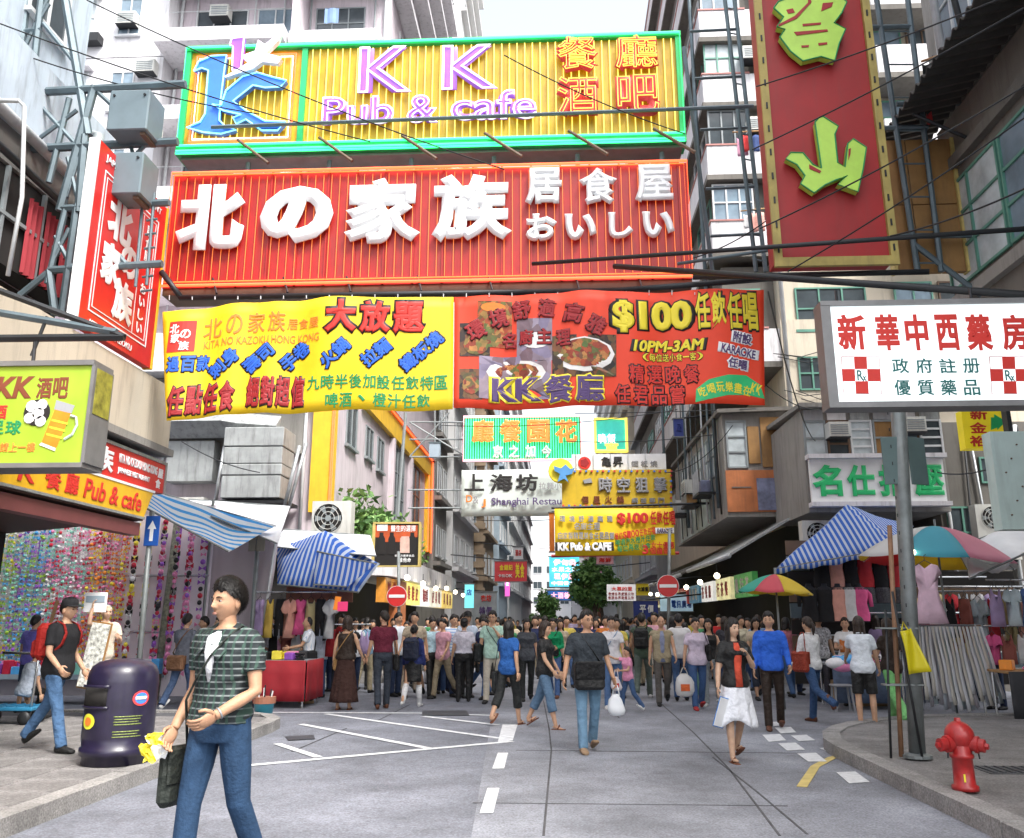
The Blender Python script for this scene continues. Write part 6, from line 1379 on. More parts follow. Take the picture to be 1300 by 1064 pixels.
# hanging clothes: shaped flat garments with sleeves, each its own thing
GC = {}
def garment(label, c, w, h, col, kind='tee', rz=0, group=None, cat='garment'):
    """a hung garment with folds, on its hanger; c = neck point"""
    t = thing({'tee': 'hanging_shirt', 'tank': 'strappy_blouse', 'dress': 'hanging_dress', 'trousers': 'hanging_trousers', 'slip': 'hanging_dress'}[kind], label, cat, (c[0], c[1], c[2] - h), rz, group)
    out = {'tee': [(-.12, 0), (-.36, -.06), (-.52, -.26), (-.42, -.36), (-.33, -.26), (-.33, -1), (.33, -1), (.33, -.26), (.42, -.36), (.52, -.26), (.36, -.06), (.12, 0), (0, -.1)],
           'tank': [(-.2, 0), (-.24, -.02), (-.28, -.3), (-.34, -.4), (-.36, -1), (.36, -1), (.34, -.4), (.28, -.3), (.24, -.02), (.2, 0), (.13, -.22), (-.13, -.22)],
           'dress': [(-.14, 0), (-.3, -.03), (-.36, -.16), (-.28, -.2), (-.24, -.45), (-.4, -1), (.4, -1), (.24, -.45), (.28, -.2), (.36, -.16), (.3, -.03), (.14, 0), (0, -.08)],
           'slip': [(-.2, 0), (-.22, 0), (-.25, -.2), (-.27, -.5), (-.32, -1), (.32, -1), (.27, -.5), (.25, -.2), (.22, 0), (.2, 0), (.12, -.13), (-.12, -.13)],
           'trousers': [(-.25, 0), (-.3, -.2), (-.3, -1), (-.04, -1), (0, -.3), (.04, -1), (.3, -1), (.3, -.2), (.25, 0)]}[kind]
    n = len(out); q = MB(); F_ = []
    ph = rg.uniform(0, 6)
    def P_(x, z, d): return (x * w, d + .035 * math.sin(x * 9 + ph + z * 2) + .02 * math.sin(x * 21 + ph), h + z * h)
    cx, cz = 0, -.45
    vs = [P_(cx, cz, -.05)] + [P_(cx + (x - cx) * .55, cz + (z - cz) * .55, -.04) for x, z in out] + [P_(x, z, -.012) for x, z in out] + [P_(x, z, .012) for x, z in out] + [P_(cx, cz, .03)]
    fs = [(0, 1 + (i + 1) % n, 1 + i) for i in range(n)] + [(1 + i, 1 + (i + 1) % n, 1 + n + (i + 1) % n, 1 + n + i) for i in range(n)] + [(1 + n + i, 1 + n + (i + 1) % n, 1 + 2 * n + (i + 1) % n, 1 + 2 * n + i) for i in range(n)] + [(1 + 3 * n, 1 + 2 * n + i, 1 + 2 * n + (i + 1) % n) for i in range(n)]
    q.add(vs, fs); m = col if not isinstance(col, tuple) else mat('cloth_%02d_%02d_%02d' % tuple(int(x * 99) for x in col), col, .85, var=.16, vs=5, bump=.5, bs=14, spec=.2)
    q.build('fabric', m, t, True, local=True)
    MB().path([(-w * .25, 0, h - .03), (0, 0, h + .06), (0, 0, h + .13), (.03, 0, h + .15)], .006, 4).build('hanger', 'black_iron', t, local=True); MB().path([(w * .25, 0, h - .03), (0, 0, h + .06)], .006, 4).build('hanger_arm', 'black_iron', t, local=True)
    return t
CN = ((.5, .04, .05, 'red'), (.02, .02, .022, 'black'), (.7, .35, .28, 'salmon'), (.68, .68, .68, 'white'), (.75, .12, .3, 'hot pink'), (.12, .2, .45, 'blue'), (.45, .38, .2, 'olive'), (.4, .3, .5, 'lilac'), (.65, .45, .1, 'mustard'), (.1, .3, .25, 'dark green'), (.55, .65, .7, 'pale blue'), (.3, .1, .08, 'rust'))
KN = {'tee': 'tee', 'tank': 'strappy top', 'dress': 'dress', 'slip': 'slip dress', 'trousers': 'trousers'}
def rail_of(label, x0, x1, y, z, hs, kinds, n, w=.4, picks=None, where='', grp=''):
    t = tag(MB().tube((x0, y, z + .14), (x1, y, z + .14), .018, 8).build('clothes_rail', 'chrome', None, True), label, 'clothes rail')
    for i in range(n):
        c = CN[(picks[i % len(picks)] if picks else rg.randrange(len(CN)))]; kd = kinds[i % len(kinds)]
        garment('%s %s hanging %s' % (c[3], KN[kd], where), (x0 + (x1 - x0) * (i + .5) / n, y + rg.uniform(-.04, .04), z), w, hs * rg.uniform(.88, 1.08), c[:3], kd, R(rg.uniform(-18, 18)), grp)
def dress_form(label, p, h, col, skirt=None):
    """a black torso form wearing a top"""
    t = thing('dress_form', label, 'dress form', p, group='dress forms in the dress form stall')
    prof = [(.05, h * 1.0), (.06, h * .93), (.16, h * .86), (.165, h * .7), (.125, h * .48), (.165, h * .2), (.15, 0)]
    q = MB(); n = 14; base = 0
    for r_, z in prof[::-1]:
        for k in range(n): a_ = 2 * PI * k / n; q.v.append((p[0] + r_ * math.cos(a_), p[1] + r_ * .62 * math.sin(a_), p[2] + z))
    for i in range(len(prof) - 1):
        for k in range(n): k2 = (k + 1) % n; q.f.append((i * n + k, i * n + k2, (i + 1) * n + k2, (i + 1) * n + k))
    q.f.append(tuple(range(n - 1, -1, -1))); q.f.append(tuple((len(prof) - 1) * n + k for k in range(n)))
    q.build('torso', 'black_iron', t, True)
    m = mat('cloth_%02d_%02d_%02d' % tuple(int(x * 99) for x in col), col, .85, var=.16, vs=5, bump=.5, bs=14, spec=.2); q = MB(); rings = []
    for r_, z in ((.17, h * .03), (.178, h * .2), (.138, h * .48), (.178, h * .7), (.172, h * .8), (.12, h * .885)):
        for k in range(16): a_ = 2 * PI * k / 16; w = 1 + .03 * math.sin(a_ * 5); q.v.append((p[0] + r_ * w * math.cos(a_), p[1] + (r_ * .64 + .008) * w * math.sin(a_), p[2] + z))
    for i in range(5):
        for k in range(16): k2 = (k + 1) % 16; q.f.append((i * 16 + k, i * 16 + k2, (i + 1) * 16 + k2, (i + 1) * 16 + k))
    for s_ in (-1, 1): q.path([(p[0] + s_ * .12, p[1], p[2] + h * .82), (p[0] + s_ * .2, p[1] - .01, p[2] + h * .7), (p[0] + s_ * .215, p[1] - .03, p[2] + h * .4)], [.05, .045, .035], 8)
    q.build('blouse', m, t, True)
    if skirt: MB().lathe((p[0], p[1], p[2] - .28), [(.18, 0), (.16, .26), (.13, .3)], 14).build('skirt', mat('grey_tweed', (.08, .08, .09), .9, var=.5, vs=40), t)
    return t
# dress form stall
for px, c in ((1045, 1), (1063, 2), (1081, 1), (1100, 0), (1119, 1), (1137, 0)):
    p = atY(px, 744, 18.9); dress_form('dress form in %s long sleeved blouse, upper row of the dress form stall' % CN[c][3], (p.x, p.y, p.z - .05), .84, CN[c][:3], True)
for px, c in ((1030, 1), (1050, 1), (1067, 2), (1081, 3), (1094, 4)):
    p = atY(px, 790, 18.5); dress_form('dress form in %s top, lower row of the dress form stall' % CN[c][3], (p.x, p.y, p.z), .74, CN[c][:3])
for z, y in ((2.42, 18.95), (1.72, 18.65)): tag(MB().tube((5.3, y, z), (8.6, y, z), .02, 6).build('display_rail', 'chrome', None, True), 'metal display rail of the dress form stall at %s height' % ('head' if z > 2 else 'chest'), 'rail')
bk = thing('stall_backdrop', 'dark slatted back of the dress form stall', 'stall', (7, 20, 0))
for k in range(9): MB().box(4.9, 9.6, 19.9, 19.96, .3 + .33 * k, .6 + .33 * k).build('slat', ('dark_inside', 'steel_blue', 'brown_frame')[k % 3], bk)
rail_of('rail of small hanging clothes at the back of the dress form stall', 7.0, 9.4, 19.2, 2.1, .7, ('tee', 'tank', 'dress'), 9, .36, (8, 1, 6, 0, 10, 3, 7, 11, 9), 'at the back of the dress form stall', 'clothes at the back of the dress form stall')
rail_of('rail of hanging clothes under the wide parasol', 6.6, 8.6, 16.9, 1.95, .75, ('tee', 'slip', 'trousers'), 8, .36, (3, 1, 11, 10, 0, 6, 2, 7), 'under the wide parasol', 'clothes under the wide parasol')
rail_of('rail of bright clothes at the wooden table stall', 7.2, 9.2, 15.9, 2.1, .62, ('tank', 'tee', 'dress'), 8, .32, (7, 10, 5, 4, 8, 0, 3, 9), 'at the wooden table stall', 'clothes at the wooden table stall')
rail_of('second rail of clothes at the wooden table stall', 7.2, 9.2, 16.2, 1.35, .5, ('tee', 'tank', 'slip'), 8, .3, (4, 11, 3, 6, 1, 2, 9, 7), 'on the lower rail of the wooden table stall', 'clothes at the wooden table stall')
p = atY(1174, 716, 14.9); garment('pale pink tee dress hung high under the wide parasol beside the lamp', (p.x, p.y, p.z), .62, .92, (.72, .5, .6), 'dress', 0)
lamp = thing('bulb_lamp', 'bare lit bulb hanging under the wide parasol', 'lamp', atY(1158, 704, 15.2)); p = atY(1158, 701, 15.2)
MB().sph(p, .055, 12, 8).build('bulb', mat('lit_bulb', (1, .9, .7), .3, var=0, emit=6, ecol=(1, .86, .6)), lamp, True); MB().tube(p + Vector((0, 0, .05)), p + Vector((0, 0, .4)), .008, 5).build('cable', 'black_iron', lamp); MB().tube(p + Vector((0, 0, .04)), p + Vector((0, 0, .11)), .022, 8).build('socket', 'black_iron', lamp)
# belts in plastic on a rack
RK = thing('belt_rack', 'rack hung with dozens of long plastic sleeved belts behind the lamp pole', 'rack', (6.1, 15.9, 0))
x0, x1_ = atY(1140, 800, 15.9).x, atY(1240, 800, 15.9).x
for x in (x0, x1_): MB().tube((x, 15.95, 0), (x, 15.95, 1.52), .02, 6).build('post', 'chrome', RK)
MB().tube((x0 - .1, 15.95, 1.5), (x1_ + .1, 15.95, 1.5), .02, 6).build('bar', 'chrome', RK)
film = [sheetmat('sleeve_%d' % k, c, .35, .25) for k, c in enumerate(((.66, .68, .74), (.5, .53, .58), (.75, .75, .78), (.55, .64, .66), (.45, .42, .46), (.7, .66, .6)))]
for i in range(64):
    xx = x0 + (x1_ - x0) * (i + .5) / 64; L = rg.uniform(1.0, 1.32); sx = (i / 64 - .2) * .22 + rg.uniform(-.04, .04); yy = 15.85 - .08 * (i % 3)
    MB().sheet(lambda u, v: (xx + (.035 + .025 * v) * u + sx * v, yy - .04 * v - .015 * math.sin(v * 9 + i * 2.3), 1.48 - L * v), 2, 8, .003).build('belt_sleeve', film[i % 6], RK, True)
# tables with goods
def table(name, label, x0, x1, y0, y1, z, m, cloth_=None, items=30, kinds=('rbox',), grp='', where=''):
    t = thing(name, label, 'table', ((x0 + x1) / 2, (y0 + y1) / 2, 0)); MB().rbox(((x0 + x1) / 2, (y0 + y1) / 2, z - .02), (x1 - x0, y1 - y0, .04), .008).build('top', m, t)
    for x in (x0 + .05, x1 - .05):
        for y in (y0 + .05, y1 - .05): MB().tube((x, y, 0), (x, y, z - .04), .02, 6).build('leg', 'chrome', t)
    if cloth_:
        MB().sheet(lambda u, v: (x0 + (x1 - x0) * u, y0 - .02 - .02 * math.sin(u * 25) * v, z - .001 - (z - .12) * v), 40, 3, .005).build('cloth', cloth_, t, True); MB().sheet(lambda u, v: (x1 + .02 + .02 * math.sin(u * 14) * v, y0 + (y1 - y0) * u, z - .001 - (z - .12) * v), 20, 3, .005).build('cloth', cloth_, t, True)
    keys = list(cols); nm = {'ruby': 'red', 'lime': 'lime green', 'sky': 'blue', 'pink': 'pink', 'lemon': 'yellow', 'black_clip': 'black', 'orange_clip': 'orange', 'violet': 'purple', 'white_clip': 'white', 'mint': 'mint'}
    for i in range(items):
        k = rg.choice(keys if i % 2 else ['white_clip', 'mint', 'pink', 'black_clip']); w, d, h = rg.uniform(.12, .28), rg.uniform(.12, .2), rg.uniform(.04, .16); X_, Y_ = rg.uniform(x0 + .15, x1 - .15), rg.uniform(y0 + .12, y1 - .12)
        q = MB(); 
        if i % 3 == 0:   # folded cloth pile
            for j in range(3): q.rbox((X_, Y_, z + .025 + .045 * j), (w, d, .04), .015, Matrix.Rotation(rg.uniform(0, 3), 3, 'Z'))
            tag(q.build('folded_clothes', k), 'small pile of folded %s clothes %s' % (nm[k], where), 'clothes', grp)
        else: tag(q.rbox((X_, Y_, z + .003 + h / 2), (w, d, h), .012, Matrix.Rotation(rg.uniform(0, 3), 3, 'Z')).build('goods_packet', k), 'small %s packet lying %s' % (nm[k], where), 'packet', grp)
    return t
tab_red = mat('table_cloth_red', (.4, .02, .03), .7, var=.15)
table('stall_table', 'market table with red cloth piled with goods at the red table clothes stall', -6.3, -4.75, 17.4, 18.6, .85, 'plastic_grey', tab_red, 26, grp='goods on the red clothed table', where='on the red clothed table')
table('stall_table', 'goods table in front of the dress form stall', 5.0, 6.6, 17.6, 18.6, .8, 'plastic_grey', mat('table_cloth_blue', (.1, .14, .22), .7, var=.3, vs=8), 26, grp='goods on the table before the dress forms', where='on the table before the dress forms')
table('stall_table', 'wooden edged goods table at the wooden table stall', 6.9, 9.4, 14.9, 15.6, .82, 'timber', mat('table_cloth_dark', (.03, .03, .035), .7, var=.3), 22, grp='goods on the wooden edged table', where='on the wooden edged table')
# red table clothes stall
rail_of('rail of hanging clothes in the red table clothes stall', -6.3, -4.6, 18.9, 2.0, .75, ('dress', 'slip', 'trousers', 'tee'), 8, .36, (7, 8, 1, 2, 4, 6, 1, 3), 'in the red table clothes stall', 'clothes in the red table stall')
rail_of('lower rail of hanging clothes in the red table clothes stall', -6.2, -4.0, 19.6, 1.35, .5, ('tank', 'tee', 'tank'), 9, .3, (1, 11, 3, 5, 1, 0, 10, 1, 7), 'on the lower rail of the red table clothes stall', 'clothes in the red table stall')
ob = thing('price_card', 'fluorescent orange and pink price cards above the red clothed table', 'sign', (-4.6, 18.2, 1.75)); MB().rbox(atY(428, 766, 18), (.12, .01, .26), .003, Matrix.Rotation(R(8), 3, 'Y')).build('card', mat('fluo_orange', (.85, .25, .02), .5, emit=.1), ob); MB().rbox(atY(435, 770, 17.95), (.2, .01, .18), .003).build('card', mat('fluo_pink', (.85, .05, .2), .5, emit=.1), ob)
MB().box(-5.9, -4.45, 19.7, 19.75, 1.95, 2.3).build('board', 'terracotta', (lb := thing('stall_board', 'orange fascia board behind the blue striped canopy', 'board', (-4.2, 19.7, 1.95)))); MB().tube((-5.8, 19.74, 0), (-5.8, 19.74, 2.3), .02, 6).build('post', 'pole_grey', lb)
# bucket, cabinet, crates, stool
p = atZ(334, 915); BK = thing('bucket', 'turquoise bucket of odds and ends at the kerb', 'bucket', p)
MB().lathe(p, [(.13, 0), (.17, .36), (.18, .37), (.165, .36), (.13, .05)], 18).build('pail', mat('turquoise', (.05, .3, .4), .4, var=.15), BK, True); MB().lathe(p, [(.183, .27), (.186, .37)], 18).build('rim_band', 'terracotta', BK)
for k in range(6): MB().tube(p + Vector((.08 * math.cos(k), .08 * math.sin(k), .2)), p + Vector((.13 * math.cos(k), .13 * math.sin(k), .46 + .02 * k)), .012, 5).build('rod', ('white_frame', 'black_iron')[k % 2], BK)
p = atZ(345, 892); CB = thing('cabinet', 'grey steel cabinet at the end of the red clothed table', 'cabinet', p); MB().rbox(p + Vector((0, .2, .42)), (.42, .4, .84), .02).build('casing', 'blue_wall', CB); MB().rbox(p + Vector((0, -.005, .45)), (.36, .02, .7), .006).build('door', 'blue_wall', CB); MB().rbox(p + Vector((.12, -.02, .5)), (.02, .02, .1), .004).build('handle', 'chrome', CB)
p = atZ(1071, 903); ST = thing('stool', 'small grey plastic stool beside the cardboard boxes', 'stool', p); MB().rbox(p + Vector((0, 0, .44)), (.36, .32, .04), .015).build('seat', 'plastic_grey', ST)
for sx in (-.15, .15):
    for sy in (-.12, .12): MB().tube(p + Vector((sx * 1.1, sy * 1.1, 0)), p + Vector((sx * .9, sy * .9, .42)), .022, 5).build('leg', 'plastic_grey', ST)
for i, (px, py, w, h, lab) in enumerate(((1078, 893, .5, .42, 'lower cardboard box behind the grey stool'), (1083, 893, .44, .36, 'upper cardboard box stacked behind the grey stool'), (1110, 897, .5, .6, 'tall cardboard box beside the woman in black shorts'), (290, 900, .4, .3, 'cardboard box at the foot of the hanging sheet'), (118, 880, .5, .4, 'white carton among the accessory stall goods'))):
    p = atZ(px, py, .15 if px < 200 else 0); z = .43 if i == 1 else 0; b = thing('carton', lab, 'box', p + Vector((0, 0, z))); MB().rbox(p + Vector((0, .2, z + h / 2)), (w, w * .8, h), .008, Matrix.Rotation(R(8 * (i - 1)), 3, 'Z')).build('body', 'cardboard' if i < 4 else 'sign_white', b); MB().rbox(p + Vector((0, .2 - w * .4, z + h * .6)), (.06, .012, h * .5), .002, Matrix.Rotation(R(8 * (i - 1)), 3, 'Z')).build('tape', 'yellow_paint', b)
for k, (px, py, c) in enumerate(((1062, 842, 'white_clip'), (1078, 838, 'sky'), (1070, 846, 'pink'), (1090, 840, 'white_clip'))):
    p = atY(px, py, 16.9); tag(MB().sph(p, (.2, .16, .1), 10, 6).build('goods_bundle', c, None, True), '%s bundle of goods heaped over the cardboard boxes' % {'white_clip': 'white', 'sky': 'blue', 'pink': 'pink'}[c], 'bundle', 'bundles on the boxes')
# lamps along the shops on the right and left (lit in the photograph)
for k in range(7):
    for sx in (-1, 1):
        p = Vector((4.35 * sx, 25.5 + 3.1 * k + (.7 if sx < 0 else 0), 2.75 - .05 * (k % 3))); l_ = thing('shop_lamp', 'round white shop lamp under the %s' % ('long white shop canopy' if sx < 0 else 'sloping tin canopies'), 'lamp', p, group='shop lamps under the %s canopies' % ('white' if sx < 0 else 'tin'))
        MB().sph(p, .08, 10, 6).build('globe', 'lit_bulb', l_, True); MB().tube(p + Vector((0, 0, .07)), p + Vector((0, 0, .3)), .01, 5).build('cord', 'black_iron', l_)

# ================================================================== people
from mathutils import noise as mnoise
TS_ = bpy.data.scenes.new('workbench')
def fuse(mb, voxel, smooth=2):
    """grow one continuous skin over a set of overlapping closed shapes"""
    me = bpy.data.meshes.new('shape'); me.from_pydata(mb.v, [], mb.f)
    o = bpy.data.objects.new('shape', me); TS_.collection.objects.link(o)
    r = o.modifiers.new('r', 'REMESH'); r.mode = 'VOXEL'; r.voxel_size = voxel; r.use_smooth_shade = True
    sm = o.modifiers.new('s', 'SMOOTH'); sm.factor = .5; sm.iterations = smooth
    vl = TS_.view_layers[0]; vl.update()
    out = bpy.data.meshes.new_from_object(o.evaluated_get(vl.depsgraph))
    bpy.data.objects.remove(o); bpy.data.meshes.remove(me)
    n = len(out.vertices); co = np.empty(n * 3); out.vertices.foreach_get('co', co)
    res = MB(); res.v = [tuple(c) for c in co.reshape(-1, 3)]; res.f = [tuple(p.vertices) for p in out.polygons]
    bpy.data.meshes.remove(out); return res
def loft(mb, rings, n=14, caps=True):
    """rings: (centre, rx, ry, u, v, squareness)"""
    base = len(mb.v)
    for c, rx, ry, u, v in rings:
        for k in range(n):
            t = 2 * PI * k / n; cs, sn = math.cos(t), math.sin(t)
            cs = math.copysign(abs(cs) ** .85, cs); sn = math.copysign(abs(sn) ** .85, sn)
            mb.v.append(tuple(c + u * (rx * cs) + v * (ry * sn)))
    m = len(rings)
    for i in range(m - 1):
        for k in range(n):
            k2 = (k + 1) % n; mb.f.append((base + i * n + k, base + i * n + k2, base + (i + 1) * n + k2, base + (i + 1) * n + k))
    if caps: mb.f.append(tuple(base + k for k in reversed(range(n)))); mb.f.append(tuple(base + (m - 1) * n + k for k in range(n)))
    return mb
SKIN = {}
def skinm(k=0):
    cs = [(.52, .31, .2), (.46, .26, .16), (.56, .36, .25), (.42, .23, .14)]
    nm = 'skin_%d' % (k % 4)
    if nm in MATS: return MATS[nm]
    m = mat(nm, cs[k % 4], .52, var=.14, vs=16, spec=.3, bump=.12, bs=160); b = m.node_tree.nodes['Principled BSDF']; b.inputs['Subsurface Weight'].default_value = .12; b.inputs['Subsurface Radius'].default_value = (.01, .004, .002)
    return m
def cloth(c, rough=.85):
    nm = 'cloth_%02d_%02d_%02d' % tuple(int(x * 99) for x in c)
    if nm in MATS: return MATS[nm]
    m = mat(nm, c, rough, var=.2, vs=6, bump=.9, bs=11, spec=.2)
    for nd in m.node_tree.nodes:
        if nd.type == 'BUMP': nd.inputs['Distance'].default_value = .05
    return m
HAIRM = lambda k=0: mat('hair_%d' % k, [(.012, .01, .009), (.03, .018, .012), (.5, .5, .48), (.02, .014, .01)][k], .45, var=.5, vs=30, bump=.25, bs=70, spec=.35)
SHOE = {'black': (.02, .02, .02), 'brown': (.12, .05, .03), 'white': (.65, .65, .63), 'red': (.4, .04, .04), 'tan': (.3, .2, .12)}

def head_dir(d, fem=0):
    """a point of the head surface for a unit direction; face looks to -Y"""
    x, y, z = d
    p = Vector((x * .074, y * .094, z * .117))
    if p.y < 0: p.y *= .97
    t = max(0, -z - .05)
    p.x *= 1 - .38 * t * t - .05 * t; 
    if y > 0: p.y *= 1 - .45 * t
    else: p.y *= 1 - .10 * t
    if y < -.2:
        g = lambda cx, cz, sx, sz: math.exp(-((p.x - cx) / sx) ** 2 - ((p.z - cz) / sz) ** 2)
        nose = (g(0, -.024, .0125, .013) * .02 + g(0, -.005, .009, .02) * .012 + g(.011, -.029, .007, .007) * .006 + g(-.011, -.029, .007, .007) * .006)
        eye = (g(.031, .008, .016, .011) + g(-.031, .008, .016, .011)) * -.0085
        brow = (g(.03, .026, .024, .008) + g(-.03, .026, .024, .008)) * .004
        lip = g(0, -.056, .02, .0055) * .0065 + g(0, -.067, .017, .0055) * .006 - g(0, -.0615, .02, .0022) * .003
        chin = g(0, -.098, .02, .012) * .007
        cheek = (g(.045, -.02, .018, .018) + g(-.045, -.02, .018, .018)) * .004
        p.y -= nose + eye + brow + lip + chin + cheek
    return p
def head_mesh(mb, M, nu, nv):
    base = len(mb.v)
    for j in range(nv + 1):
        th = PI * j / nv
        for i in range(nu):
            # denser towards the face
            a = 2 * PI * i / nu; a2 = a + .45 * math.sin(a)
            d = (math.sin(th) * math.sin(a2), -math.sin(th) * math.cos(a2) * -1, math.cos(th))
            mb.v.append(tuple(M @ head_dir(d)))
    for j in range(nv):
        for i in range(nu):
            i2 = (i + 1) % nu; mb.f.append((base + j * nu + i, base + (j + 1) * nu + i, base + (j + 1) * nu + i2, base + j * nu + i2))
    for s in (-1, 1): mb.sph(M @ Vector((s * .073, .012, -.012)), (.012, .02, .032), 8, 6, M.to_3x3())
def hair_mesh(mb, M, nu, nv, thick, front=.5, side=-.05, back=-.62, puff=.02, seed=0):
    """hair cap: thick on the crown, thinning to nothing at the hairline"""
    rnd = random.Random(seed); idx = {}; base = len(mb.v)
    ph = [rnd.uniform(0, 6) for _ in range(4)]
    for j in range(nv + 1):
        th = PI * .86 * j / nv
        for i in range(nu):
            a = 2 * PI * i / nu; z = math.cos(th)
            d = (math.sin(th) * math.sin(a), math.sin(th) * math.cos(a) * 1, z)     # a = 0 is the back (+Y)
            fr = (1 - math.cos(a)) / 2                                               # 0 back .. 1 front
            hl = back + (side - back) * min(1, fr / .5) if fr < .5 else side + (front - side) * min(1, ((fr - .5) / .38)) ** 1.2
            hl += .05 * math.sin(a * 7 + ph[0]) * (fr > .3)
            k = z - hl
            off = thick * max(0, min(1, k / .3)) + puff * max(0, z) * .5 if k > 0 else -.02
            off += .004 * math.sin(a * 9 + ph[1] + 5 * z) + .003 * math.sin(a * 17 + ph[2] - 7 * z)
            p = head_dir((d[0], d[1], d[2])); n = Vector(d)
            if k <= 0: p = p * .9
            mb.v.append(tuple(M @ (p + n * off)))
    for j in range(nv):
        for i in range(nu):
            i2 = (i + 1) % nu; mb.f.append((base + j * nu + i, base + (j + 1) * nu + i, base + (j + 1) * nu + i2, base + j * nu + i2))
def long_hair(mb, M, length, w=1.0, seed=0):
    def fn(a, b):
        ang = R(-112 + 224 * a); zz = .06 - (length + .06) * b
        rx, ry = .088 * w * (1 + .15 * b), .105 * (1 - .1 * b)
        wv = 1 + .035 * math.sin(a * 23 + seed) + .02 * math.sin(a * 41 + b * 4)
        return M @ Vector((rx * math.sin(ang) * wv, ry * math.cos(ang) * wv + (.02 * b if length < .3 else .0), zz - .02 * math.sin(a * 13 + seed) * b))
    mb.sheet(fn, 26, 7, .02)
def hand(mb, p, d, nrm, s, side, curl=25, n=6, big=False):
    """palm and five bent fingers; p wrist, d direction, nrm = palm normal"""
    d = d.normalized(); nrm = (nrm - d * nrm.dot(d)).normalized(); across = d.cross(nrm) * side
    pal = p + d * .045 * s
    M = Matrix((across, nrm, d)).transposed()
    mb.sph(pal, (.041 * s, .017 * s, .055 * s), 12 if big else 8, 8 if big else 6, M)
    for k, (off, L, w) in enumerate(((-.03, .062, .0078), (-.011, .075, .0085), (.009, .08, .0088), (.028, .072, .0084))):
        a = pal + across * off * s + d * .04 * s; seg = L * s / 3; pts = [a - d * .02 * s, a]; dirv = d.copy()
        for q in range(3):
            dirv = (Matrix.Rotation(R(curl) * (1 if True else 0) * (-side), 3, across) @ dirv) if False else (dirv * math.cos(R(curl)) + nrm * math.sin(R(curl)) * 1).normalized() if q == 0 else (dirv * math.cos(R(curl)) + (nrm - dirv * nrm.dot(dirv)).normalized() * math.sin(R(curl))).normalized()
            pts.append(pts[-1] + dirv * seg)
        mb.path(pts, [w * s, w * s, w * s, w * .92 * s, w * .7 * s], n)
    t0 = pal + across * .034 * s - d * .025 * s; t1 = t0 + (across * .7 + d * .75 + nrm * .3).normalized() * .038 * s; t2 = t1 + (across * .1 + d * 1 + nrm * .4).normalized() * .032 * s
    mb.path([t0 - across * .02 * s, t0, t1, t2], [.012 * s, .0115 * s, .0098 * s, .007 * s], n)

